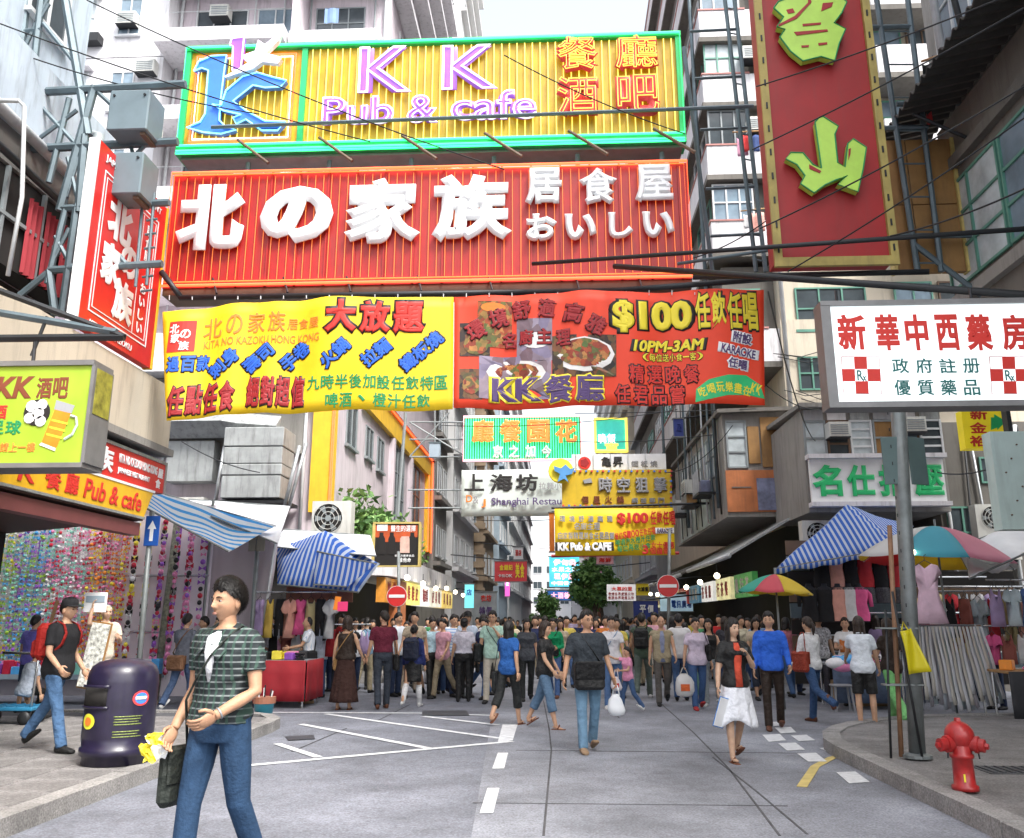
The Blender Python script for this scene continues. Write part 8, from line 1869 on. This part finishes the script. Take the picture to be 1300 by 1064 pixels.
# crossing and street, middle distance
x, y = G(390, 893); a = person('balding man in white striped shirt bending to the stall table', x, y, 1.64, -75, ('tucked', wht), ('trousers', blk), ('bald', 0), 'tan', STAND, ((12, 8, 40, 0), (30, 8, 50, 0)), lean=5, topmat=wstripe, fat=1.08, head=(0, -8))
bag_on(a, 'black briefcase bag of the balding man', (.02, .02, .022), (.38, .1, .3), -1, .1, .05, True, xo=.22)
x, y = G(404, 886); person('person in white shirt and jeans leaning over the stall behind the balding man', x, y, 1.66, -120, ('loose', (.6, .66, .75)), ('trousers', denim), lean=6, legs=STAND)
x, y = G(436, 901); a = person('woman in sleeveless black top and long brown skirt seen from behind', x, y, 1.64, 176, ('tank', (.022, .018, .016)), ('long_skirt', (.045, .022, .018)), ('bob', 1), 'sandal', STAND, ((6, 16, 30, 0), (0, 10, 14, 0)), fem=1, fat=1.06)
bag_on(a, 'small tan purse on a strap across the back of the woman in the long skirt', (.35, .2, .08), (.2, .07, .22), -1, .0, .04, True, xo=.2)
x, y = G(484, 900); a = person('grey haired man in maroon shirt and dark slacks', x, y, 1.74, -160, ('tucked', (.12, .018, .035)), ('trousers', (.035, .042, .055)), ('short', 3), 'brown', STEP, ((2, 9, 18, 0), (4, 9, 20, 0)), head=(28, 0), fat=1.06)
bag_on(a, 'black shoulder bag of the man in maroon', (.02, .02, .02), (.26, .1, .3), 1, .02, .03, True, straight=True, xo=.25)
x, y = G(502, 884); person('man in white and grey striped tee beyond the maroon shirt', x, y, 1.72, 60, ('tee', wht), ('trousers', dden), topmat=wstripe)
x, y = G(520, 880); a = person('person in red and white striped shirt with dark backpack', x, y, 1.7, 175, ('tee', (.5, .05, .05)), ('trousers', (.3, .25, .2)), topmat=rstripe, legs=STEP); backpack(a, 'dark grey backpack on the red striped shirt', (.06, .06, .065))
x, y = G(523, 898); a = person('schoolgirl in navy jumper, short skirt and white knee socks', x, y, 1.5, 172, ('long', (.025, .035, .13)), ('skirt', (.012, .012, .018)), ('bun', 0), 'white', WALK, (A0, A0), fem=1)
backpack(a, 'navy backpack of the schoolgirl', (.02, .025, .045))
for (h0, kp, ap, bb, sd) in a['legs']: MB().path([kp.lerp(ap, .12), kp.lerp(ap, .4) + Vector((0, .01, 0)), ap + Vector((0, -.01, -.05))], [.056, .058, .042], 10).build('knee_sock', cloth((.7, .7, .7)), a['o'], True, local=True)
x, y = G(547, 886); person('boy in pale blue school shirt and black trousers', x, y, 1.62, 30, ('tucked', (.42, .6, .68)), ('trousers', blk), legs=WALK, arms=(AF, (20, 8, 70, 10)))
x, y = G(562, 880); a = person('young man in white printed tee with navy strap', x, y, 1.7, 10, ('tee', wht), ('trousers', (.04, .05, .09)), legs=STEP); plastic_bag(hp(a, 0), 'large white carrier bag held by the man in the white tee', (.75, .76, .78), .34, .45)
x, y = G(574, 884); person('man in blue striped tee walking toward the crossing', x, y, 1.7, 35, ('tee', (.4, .5, .7)), ('trousers', (.03, .04, .08)), topmat=bstripe, legs=WALK, arms=(AB, AF))
x, y = G(592, 886); a = person('policeman in pale blue shirt and black peaked cap', x, y, 1.74, 30, ('tucked', (.5, .58, .7)), ('trousers', blk), cap=(.012, .012, .016), legs=STAND)
x, y = G(588, 891); a = person('policewoman in pale lilac shirt and dark cap seen from behind', x, y, 1.6, 185, ('tucked', (.55, .53, .6)), ('trousers', (.015, .015, .018)), ('bun', 0), cap=(.012, .012, .014), fem=1, fat=1.12, legs=STAND, arms=((2, 10, 20, 0), (2, 10, 20, 0)))
bag_on(a, 'small black handbag carried beside the policewoman', (.02, .02, .02), (.24, .09, .28), 1, -.05, .03, False, xo=.3)
x, y = G(612, 882); a = person('person in white shirt with dark backpack by the officers', x, y, 1.7, 80, ('long', (.6, .6, .64)), ('trousers', denim), legs=WALK); backpack(a, 'black backpack near the officers', (.03, .03, .035))
x, y = G(625, 893); a = person('man in mint green shirt wiping his face with a raised hand', x, y, 1.75, -10, ('tee', (.42, .62, .52)), ('trousers', (.5, .46, .38)), glasses=True, legs=STEP, arms=(A0, (35, 12, 128, 32)))
bag_on(a, 'large black shoulder bag of the man in mint green', (.02, .022, .022), (.34, .14, .36), -1, .18, .03, True, xo=-.26)
x, y = G(645, 921); a = person('woman in bright blue tee and black capri trousers walking off', x, y, 1.58, 150, ('tee', (.025, .1, .32)), ('capri', (.02, .022, .026)), ('long', 0), 'sandal', WALK, (AB, AF), fem=1)
bag_on(a, 'black bag with white edges on the hip of the woman in blue', (.02, .022, .03), (.28, .1, .34), -1, -.05, .02, True, straight=True, xo=.22)
x, y = G(669, 890); person('young woman in charcoal top facing the camera beside the woman in blue', x, y, 1.6, 10, ('tee', (.06, .065, .075)), ('trousers', (.02, .022, .025)), ('long', 0), fem=1, legs=STEP)
x, y = G(692, 925); a = person('woman in black top and wide denim capri trousers with sandals', x, y, 1.58, 70, ('tee', (.02, .014, .018)), ('capri', (.1, .17, .26)), ('bob', 1), 'sandal', ((18, 6), (-18, 12)), (AF, (10, 9, 20, 0)), fem=1, fat=1.05)
x, y = G(703, 886); a = person('woman in emerald green cardigan and jeans', x, y, 1.62, -8, ('long', (.01, .25, .1)), ('trousers', (.07, .13, .28)), ('short', 0), 'brown', WALK2, ((6, 10, 60, 25), (8, 10, 75, 30)), fem=1)
bag_on(a, 'small black pouch on the woman in emerald green', (.015, .015, .015), (.2, .08, .17), 1, .14, .14, True, xo=-.04)
x, y = G(748, 955); m2 = person('stocky man in charcoal tee and faded jeans walking ahead', x, y, 1.71, 12, ('loose', (.035, .042, .05)), ('trousers', (.13, .23, .33)), ('short', 0), 'tan', ((10, 4), (-8, 14)), ((0, 14, 18, 0), (4, 12, 20, 0)), fat=1.14, head=(14, 0), skin=1, glasses=True)
bag_on(m2, 'black messenger bag on the belly of the man in charcoal', (.012, .012, .013), (.38, .14, .34), -1, .16, .17, True, xo=-.02)
plastic_bag(hp(m2, 1), 'small white carrier bag beside the man in faded jeans', (.78, .8, .82), .22, .26)
x, y = G(779, 900); a = person('woman in white tee with blue strap holding the hand of a little girl', x, y, 1.64, -6, ('tee', (.7, .7, .72)), ('trousers', (.1, .18, .34)), ('short', 0), 'white', STEP, ((4, 10, 20, 0), (14, 10, 30, 0)), fem=1)
bag_on(a, 'pale blue sling bag of the woman in the white tee', (.25, .35, .48), (.24, .08, .22), 1, .02, .03, True, xo=.2)
x, y = G(799, 905); a = person('little girl in pink tee and jeans reaching up to a hand', x, y, 1.12, -70, ('tee', (.68, .28, .42)), ('trousers', denim), ('short', 0), 'white', WALK, ((95, 20, 20, 0), (20, 10, 70, 10)), fem=1)
plastic_bag(hp(a, 1), 'white and red carrier bag clutched by the little girl', (.78, .74, .76), .2, .24, mark=(.6, .08, .08))
x, y = G(818, 887); a = person('man in olive vest with a black backpack seen from behind', x, y, 1.73, 168, ('vest', (.08, .12, .085)), ('trousers', (.11, .14, .12)), ('short', 0), 'white', WALK, (AB, AF)); backpack(a, 'black backpack over the olive vest', (.015, .015, .015))
x, y = G(843, 896); person('old man in beige fishing vest walking toward the crossing', x, y, 1.66, 0, ('vest', (.34, .29, .19)), ('trousers', (.11, .1, .09)), ('bald', 3), 'black', ((10, 4), (-10, 24)), (A0, AF), inner=(.25, .28, .4))
x, y = G(866, 890); person('man in white tee and jeans partly behind the old man in the vest', x, y, 1.7, 175, ('tee', wht), ('trousers', denim), legs=STEP)
x, y = G(888, 901); a = person('woman in pale lilac blouse and jeans with red shoes', x, y, 1.62, 5, ('tee', (.58, .5, .6)), ('trousers', (.05, .1, .22)), ('short', 0), 'red', ((12, 4), (-9, 16)), ((2, 12, 16, 0), (2, 10, 16, 0)), fem=1, fat=1.08)
plastic_bag(hp(a, 0), 'white carrier bag with red and yellow print held by the woman in lilac', (.78, .77, .75), .36, .4, mark=(.7, .15, .05)); bag_on(a, 'black handbag under the arm of the woman in lilac', (.015, .015, .018), (.24, .1, .3), -1, .28, .02, True, straight=True, xo=.22)
x, y = G(905, 897); a = person('long haired woman in black waistcoat and pale grey trousers', x, y, 1.6, -20, ('tank', (.015, .015, .017)), ('trousers', (.3, .33, .34)), ('long', 0), 'white', STEP, fem=1); plastic_bag(hp(a, 0), 'green tinted carrier bag behind the woman in lilac', (.2, .4, .34), .32, .42)
x, y = G(939, 968); a = person('young woman in black cardigan and white ruffled skirt holding a phone', x, y, 1.6, 14, ('cardigan', (.012, .012, .014)), ('ruffled', (.75, .76, .8)), ('long', 0), 'sandal', ((4, 3), (-12, 16)), ((2, 12, 16, 0), (22, 10, 118, 34)), fem=1, inner=(.62, .09, .05), head=(16, 0), skin=2, fat=.95)
p = hp(a, 1, .06); ph = thing('mobile_phone', 'small dark phone in the raised hand of the young woman', 'phone', p - Vector((0, 0, .05))); MB().rbox(p, (.045, .02, .1), .006, Matrix.Rotation(R(20), 3, 'Y')).build('shell', 'black_iron', ph); MB().rbox(p + Vector((0, -.012, .02)), (.035, .004, .04), .001, Matrix.Rotation(R(20), 3, 'Y')).build('screen', 'glass', ph)
p = hp(a, 0, .1); fo = thing('folder', 'flat bright blue folder held low by the young woman', 'folder', p - Vector((0, 0, .34))); MB().rbox(p + Vector((.03, 0, -.17)), (.2, .012, .34), .004, Matrix.Rotation(R(18), 3, 'Y') @ Matrix.Rotation(R(45), 3, 'Z')).build('cover', cloth((.02, .2, .6), .4), fo); MB().rbox(p + Vector((.03, -.01, -.17)), (.18, .004, .32), .001, Matrix.Rotation(R(18), 3, 'Y') @ Matrix.Rotation(R(45), 3, 'Z')).build('pages', 'sign_white', fo)
x, y = G(985, 927); person('man in royal blue long sleeved shirt and black slacks', x, y, 1.7, -8, ('long', (.03, .12, .55)), ('trousers', (.022, .02, .02)), ('short', 0), 'brown', STEP, (A0, AF), head=(-10, 0), fat=1.04)
x, y = G(1036, 918); a = person('woman in white long sleeved top and jeans walking into the market', x, y, 1.64, -150, ('long', (.7, .7, .7)), ('trousers', (.04, .08, .17)), ('pony', 1), 'brown', ((14, 6), (-24, 40)), ((15, 8, 60, 0), (8, 10, 30, 0)), fem=1, fat=1.1)
bag_on(a, 'rust red handbag on the woman in white', (.28, .045, .025), (.32, .12, .32), -1, .22, .02, True, straight=True, xo=.22)
x, y = G(1103, 928); a = person('long haired woman in white tee and black shorts leaning to a table', x, y, 1.64, 165, ('tee', (.66, .7, .74)), ('shorts', (.014, .014, .018)), ('long', 1), 'sandal', STAND, ((14, 10, 20, 0), (40, 8, 20, 0)), lean=10, fem=1)
x, y = G(1140, 922); a = person('woman in black top and apple green trousers under the lamp pole', x, y, 1.62, -160, ('tee', (.022, .018, .02)), ('wide', (.2, .5, .18)), ('long', 1), 'brown', WALK, (AF, (20, 10, 60, 0)), fem=1); plastic_bag(hp(a, 1), 'pale blue carrier bag of the woman in green trousers', (.55, .65, .72), .24, .34)
x, y = G(1054, 893); person('white haired man in patterned shirt behind the goods table', x, y + .4, 1.7, 10, ('tee', (.5, .5, .5)), ('trousers', (.1, .1, .12)), ('short', 2), topmat=patt)
x, y = G(1084, 897); a = person('woman stallholder in white tee with orange apron', x, y + .1, 1.62, -20, ('tee', wht), ('trousers', dden), ('pony', 1), fem=1, arms=((15, 10, 80, 20), (15, 10, 80, 20))); MB().sheet(lambda u, v: a['sp'](.1 + .25 * v, .155 + .01 * math.sin(u * 6)) + a['X'] * (.12 - .24 * u), 5, 4, .006).build('apron', cloth((.5, .16, .05)), a['o'], True, local=True)
x, y = G(1288, 905); person('man in grey tee tending the wooden edged goods table', x, y + .6, 1.68, -60, ('tee', (.2, .22, .25)), ('trousers', dden), arms=((30, 10, 60, 20), (40, 10, 50, 20)))
# stallholders at the left tables
for px, py, lab, col, rz_, k in ((356, 880, 'stallholder in pink top behind the red clothed table', (.6, .3, .4), 20, 'long'), (372, 876, 'stallholder in black top between hanging clothes', (.02, .02, .02), -20, 'long'), (410, 878, 'shopper in navy polo by the red table clothes stall', (.02, .03, .08), 150, 'short'),
                                 (447, 882, 'man in white shirt beyond the woman in the long skirt', (.62, .64, .68), 20, 'short'), (462, 880, 'person in khaki trousers and blue top under the dark red billboard', (.2, .35, .5), 160, 'short'), (428, 876, 'person in red tee behind the red clothed table', (.4, .04, .04), 30, 'long')):
    x, y = G(px, py); person(lab, x, y, 1.62, rz_, ('tee', col), ('trousers', dden if px != 462 else (.35, .3, .2)), (k, 0), legs=STEP)

for i, (px, py, col, cn, hr, rz_) in enumerate(((300, 886, (.5, .3, .35), 'rose', 'long', 60), (318, 884, (.05, .1, .2), 'navy', 'short', 120), (338, 882, (.6, .6, .62), 'white', 'bob', 40), (365, 880, (.35, .05, .06), 'dark red', 'short', 170), (385, 878, (.3, .4, .3), 'sage', 'long', 20), (925, 884, (.05, .05, .06), 'black', 'long', 160), (945, 882, (.6, .55, .4), 'cream', 'short', 30), (968, 884, (.2, .3, .45), 'steel blue', 'pony', 170), (1005, 886, (.55, .2, .25), 'coral', 'bob', 200), (1018, 882, (.1, .1, .1), 'charcoal', 'short', 20), (1072, 884, (.65, .65, .66), 'white', 'short', 160), (1120, 888, (.4, .3, .5), 'mauve', 'long', 150), (1200, 892, (.2, .35, .3), 'teal', 'short', 30), (1235, 892, (.6, .5, .2), 'ochre', 'long', -30))):
    x, y = G(px, py); person('shopper in %s top browsing %s' % (cn, 'between the hanging sheet and the red clothed table' if px < 400 else 'behind the goods tables of the dress form stall'), x, y, 1.62 + .02 * (i % 4), rz_, ('tee' if i % 3 else 'loose', col), ('trousers', dden if i % 2 else denim), (hr, i % 2), legs=STEP, arms=((10, 9, 60, 15), AF) if i % 2 else (A0, (20, 9, 70, 10)), fem=i % 2, lod=2)
# ---------------------------------------------------------------- the crowd further up the street: a few figures, copied and re-dressed
protos = []
for i, (hr, bt, f_, rz_, lg) in enumerate((('short', 'trousers', 0, 0, WALK), ('long', 'trousers', 1, 10, STEP), ('short', 'trousers', 0, 175, WALK2), ('bob', 'capri', 1, 180, WALK), ('pony', 'trousers', 1, 30, STEP), ('short', 'shorts', 0, -20, WALK))):
    a = person('x', 0, 0, 1.66 if not f_ else 1.58, rz_, ('tee', (.5, .5, .5)), (bt, dden), (hr, 0), legs=lg, arms=(AF, AB) if i % 2 else (AB, AF), fem=f_, lod=2); protos.append(a['o'])
ccol = (('white', (.68, .68, .68)), ('black', (.02, .02, .022)), ('grey', (.2, .2, .22)), ('red', (.45, .03, .03)), ('sky blue', (.3, .45, .65)), ('navy', (.03, .04, .1)), ('pink', (.65, .35, .42)), ('yellow', (.6, .48, .1)), ('green', (.06, .22, .1)), ('beige', (.45, .38, .28)), ('lilac', (.45, .38, .55)), ('orange', (.6, .2, .05)))
bcol = (('dark trousers', (.03, .035, .05)), ('jeans', (.08, .14, .28)), ('black trousers', (.018, .018, .02)), ('khaki trousers', (.3, .25, .17)))
wh = (('man', 'short haired'), ('woman', 'long haired'), ('man', 'dark haired'), ('woman', 'bob haired'), ('woman', 'pony tailed'), ('man', 'bare legged'))
rn = random.Random(11); used = set(); spots = []
tries = 0
while len(spots) < 165 and tries < 20000:
    tries += 1
    y = 19.6 + 44 * rn.random() ** 1.7; x = rn.uniform(-5.2, 5.0)
    if y < 21 and (x < -3.6 or x > 4.2 or abs(x + .2) < .8): continue
    if y > 24.2 and abs(x) > 4.5: continue
    if any((x - a) ** 2 + (y - b) ** 2 < .3 for a, b in spots): continue
    spots.append((x, y))
first = [True] * 6
for n, (x, y) in enumerate(sorted(spots, key=lambda q: q[1])):
    for _ in range(60):
        i, c1, c2 = rn.randrange(6), rn.randrange(len(ccol)), rn.randrange(len(bcol))
        if (i, c1, c2) not in used: break
    used.add((i, c1, c2))
    if first[i]: o = protos[i]; first[i] = False
    else: o = copy_tree(protos[i])
    o.location = (x, y, 0); o.rotation_euler.z = R(rn.choice((0, 0, 170, 185, 20, -25)) + rn.uniform(-20, 20)); k = rn.uniform(.96, 1.06); o.scale = (k, k, k)
    o['label'] = '%s %s in %s top and %s up the street' % (wh[i][1], wh[i][0], ccol[c1][0], bcol[c2][0] if i != 5 else 'dark shorts' if c2 % 2 else 'pale shorts'); o['group'] = 'crowd up the street'
    for ch in o.children:
        nm = ch.name.split('.')[0]
        if nm == 'shirt': ch.material_slots[0].link = 'OBJECT'; ch.material_slots[0].material = cloth(ccol[c1][1])
        if nm in ('trousers', 'shorts'): ch.material_slots[0].link = 'OBJECT'; ch.material_slots[0].material = cloth(bcol[c2][1] if i != 5 else ((.05, .05, .06), (.4, .38, .33))[(c2 + 1) % 2])

# ================================================================== plants, wires, washing
leafm = [mat('leaf_%d' % k, c, .6, var=.3, vs=9) for k, c in enumerate(((.13, .27, .07), (.2, .36, .1), (.09, .2, .06)))]
barkm = mat('bark', (.11, .08, .06), .85, var=.3, vs=9, bump=.5)
def tree(label, x, y, h, r, n=2600, seed=1, leaf=.14, name='street_tree'):
    """trunk, limbs and a crown of leaf clumps"""
    rn = random.Random(seed); t = thing(name, label, 'tree', (x, y, 0)); q = MB(); q.path([(x, y, 0), (x + .06, y, h * .3), (x - .04, y + .05, h * .55), (x, y, h * .85)], [.17, .13, .09, .03], 8); cl = []
    for k in range(9):
        a = rn.uniform(0, 6.28); z = h * rn.uniform(.42, .8); e = Vector((x + r * .75 * math.cos(a) * rn.uniform(.5, 1), y + r * .75 * math.sin(a) * rn.uniform(.5, 1), z + rn.uniform(.1, .5) * r)); q.path([(x, y, z - r * .3), Vector((x, y, z)).lerp(e, .5) + Vector((0, 0, .1)), e], [.05, .035, .012], 6); cl.append((e, r * rn.uniform(.3, .5)))
    q.build('trunk', barkm, t, True)
    for k in range(8): cl.append((Vector((x + rn.gauss(0, r * .4), y + rn.gauss(0, r * .4), h * .72 + rn.gauss(0, h * .12))), r * rn.uniform(.3, .48)))
    for m in range(3):
        q = MB()
        for i in range(n // 3):
            c, cr = rn.choice(cl); d = Vector((rn.gauss(0, 1), rn.gauss(0, 1), rn.gauss(0, .8))).normalized() * cr * rn.uniform(.45, 1.1); p = c + d; u = Vector((rn.gauss(0, 1), rn.gauss(0, 1), rn.gauss(0, .6))).normalized(); v = u.cross(Vector((rn.gauss(0, 1), rn.gauss(0, 1), rn.gauss(0, 1)))).normalized(); L = leaf * rn.uniform(.6, 1.3)
            q.add([p - u * L, p + v * L * .45, p + u * L, p - v * L * .45], [(0, 1, 2, 3)])
        o = q.build('crown', leafm[m], t); o['kind'] = 'stuff'
    return t
tree('larger round street tree in front of the cyan billboard', 2.0, 52, 4.7, 1.3, 3600, 3, .15); tree('smaller street tree beside the cyan billboard', -.75, 50, 3.1, .8, 2200, 4, .11); tree('far street tree beyond the two nearer ones', 3.4, 74, 5.2, 1.4, 1500, 6, .2)
# vine mass over the curved shop canopy
vn = thing('trailing_shrub', 'leafy shrub spilling over the white canopy below the yellow trim', 'shrub', (-5.6, 28, 3.3)); rn = random.Random(9)
MB().box(-6.1, -5.1, 25, 33.5, 3.35, 3.6).build('planter', 'terracotta', vn)
for m in range(3):
    q = MB()
    for i in range(1300):
        y = 24.8 + 8.6 * rn.random(); top = 1.35 - .1 * (y - 24.8) + .35 * math.sin(y * 2.1); p = Vector((-5.6 + rn.gauss(0, .3), y, 3.55 + max(0, rn.random() * top))); u = Vector((rn.gauss(0, 1), rn.gauss(0, 1), rn.gauss(0, .8))).normalized(); v = u.cross(Vector((rn.gauss(0, 1), rn.gauss(0, 1), rn.gauss(0, 1)))).normalized(); L = .13 * rn.uniform(.6, 1.4); q.add([p - u * L, p + v * L * .4, p + u * L, p - v * L * .4], [(0, 1, 2, 3)])
    o = q.build('foliage', leafm[m], vn); o['kind'] = 'stuff'
MB().path([(-5.6, 26, 3.5), (-5.7, 26.5, 4.2), (-5.5, 27, 4.7)], .03, 6).build('stem', barkm, vn)
# overhead wires, each its own
def wire(label, a, b, sag=.3, r=.012):
    a, b = Vector(a), Vector(b); tag(MB().path([a.lerp(b, i / 14) + Vector((0, 0, -sag * 4 * (i / 14) * (1 - i / 14))) for i in range(15)], r, 4).build('overhead_wire', 'black_iron'), label, 'wire', 'overhead wires')
for (x0, y0, Ya), (x1, y1, Yb), lab, sg in (
    ((0, 30, 11), (470, 180, 13.4), 'thin wire from the steel truss down across the yellow neon sign', .1), ((110, 0, 12), (640, 215, 13.4), 'thin wire crossing the blue logo of the yellow sign', .15), ((30, 70, 12), (330, 145, 13.2), 'thin wire over the transformer boxes', .1), ((640, 70, 13), (870, 170, 13.6), 'thin wire across the red characters of the yellow sign', .1),
    ((960, 110, 11.5), (1290, -10, 9), 'thin wire rising across the tall red sign', .05), ((955, 190, 11.5), (1300, 10, 9), 'second thin wire across the tall red sign', .05), ((965, 290, 11.6), (1300, 110, 9), 'wire across the foot of the tall red sign', .06), ((1000, 345, 12), (1300, 150, 9.5), 'wire from the carrying bar up to the corrugated canopy', .05), ((1130, 300, 11), (1300, 240, 9), 'short wire before the brown plywood sign', .05),
    ((560, 540, 28), (860, 520, 26), 'wire above the green neon sign', .2), ((715, 560, 27), (905, 552, 25), 'wire over the mustard sign', .1), ((730, 525, 26), (960, 519, 23.5), 'straight wire beneath the orange red banner', .02), ((845, 600, 25), (930, 540, 23), 'wire looping to the lowest gallery', .3), ((600, 660, 32), (860, 640, 27), 'wire behind the yellow $100 banner', .2),
    ((230, 560, 20), (330, 600, 19), 'red cord sagging before the pink wall', .1), ((1190, 600, 18), (1300, 575, 15), 'wire from the green lettered board to the mint board', .15), ((880, 375, 14), (1040, 520, 19), 'wire from the banner end to the gallery over the massage board', .5), ((975, 370, 14), (1035, 560, 20), 'wire drooping beside the orange red banner', .5), ((870, 330, 14.5), (980, 275, 13), 'wire below the gallery washing', .1)):
    wire(lab, atY(x0, y0, Ya), atY(x1, y1, Yb), sg)
# washing on poles
def washing(label, p, w, h, col):
    p = Vector(p); t = tag(MB().sheet(lambda u, v: (p.x + w * (u - .5), p.y + .04 * math.sin(u * 8 + v), p.z - h * v - .02 * math.sin(u * 5)), 8, 5, .006).build('laundry', mat('cloth_%02d_%02d_%02d' % tuple(int(x * 99) for x in col), col, .85, var=.16, vs=5, bump=.5, bs=14, spec=.2), None, True), label, 'laundry', 'washing hung on the houses')
for lab, px, py, Y, w, h, c in (('pink shirt drying outside the gallery beside the tall red sign', 942, 175, 22.8, .3, .55, (.6, .3, .42)), ('red shirt drying outside the gallery beside the tall red sign', 949, 171, 22.7, .25, .5, (.55, .05, .05)), ('dark blue shirt drying outside the gallery', 957, 172, 22.6, .28, .5, (.05, .08, .2)), ('white cloth drying at the lower gallery', 951, 272, 22.8, .3, .4, (.68, .68, .68)), ('salmon towel drying at the lower gallery', 962, 270, 22.7, .35, .55, (.7, .35, .3)),
                                 ('black jacket drying under the corrugated canopy', 1182, 80, 13.2, .3, .75, (.015, .015, .02)), ('dark trousers drying under the corrugated canopy', 1192, 70, 13.0, .22, .8, (.03, .03, .05)), ('red sock like cloth below the corrugated canopy', 1180, 143, 13.3, .1, .2, (.5, .05, .05)), ('black umbrella cloth drying on the dark building', 1212, 62, 12.2, .5, .28, (.012, .012, .012))):
    washing(lab, atY(px, py, Y), w, h, c)
for lab, a, b in (('bamboo drying pole outside the gallery with the red shirt', atY(930, 168, 22.7), atY(972, 166, 22.7)), ('bamboo drying pole outside the lower gallery', atY(940, 268, 22.8), atY(978, 264, 22.8)), ('drying pole under the corrugated canopy', atY(1170, 78, 13.2), atY(1240, 55, 12.2))): tag(MB().tube(a, b, .02, 6).build('drying_pole', 'timber', None, True), lab, 'drying pole')
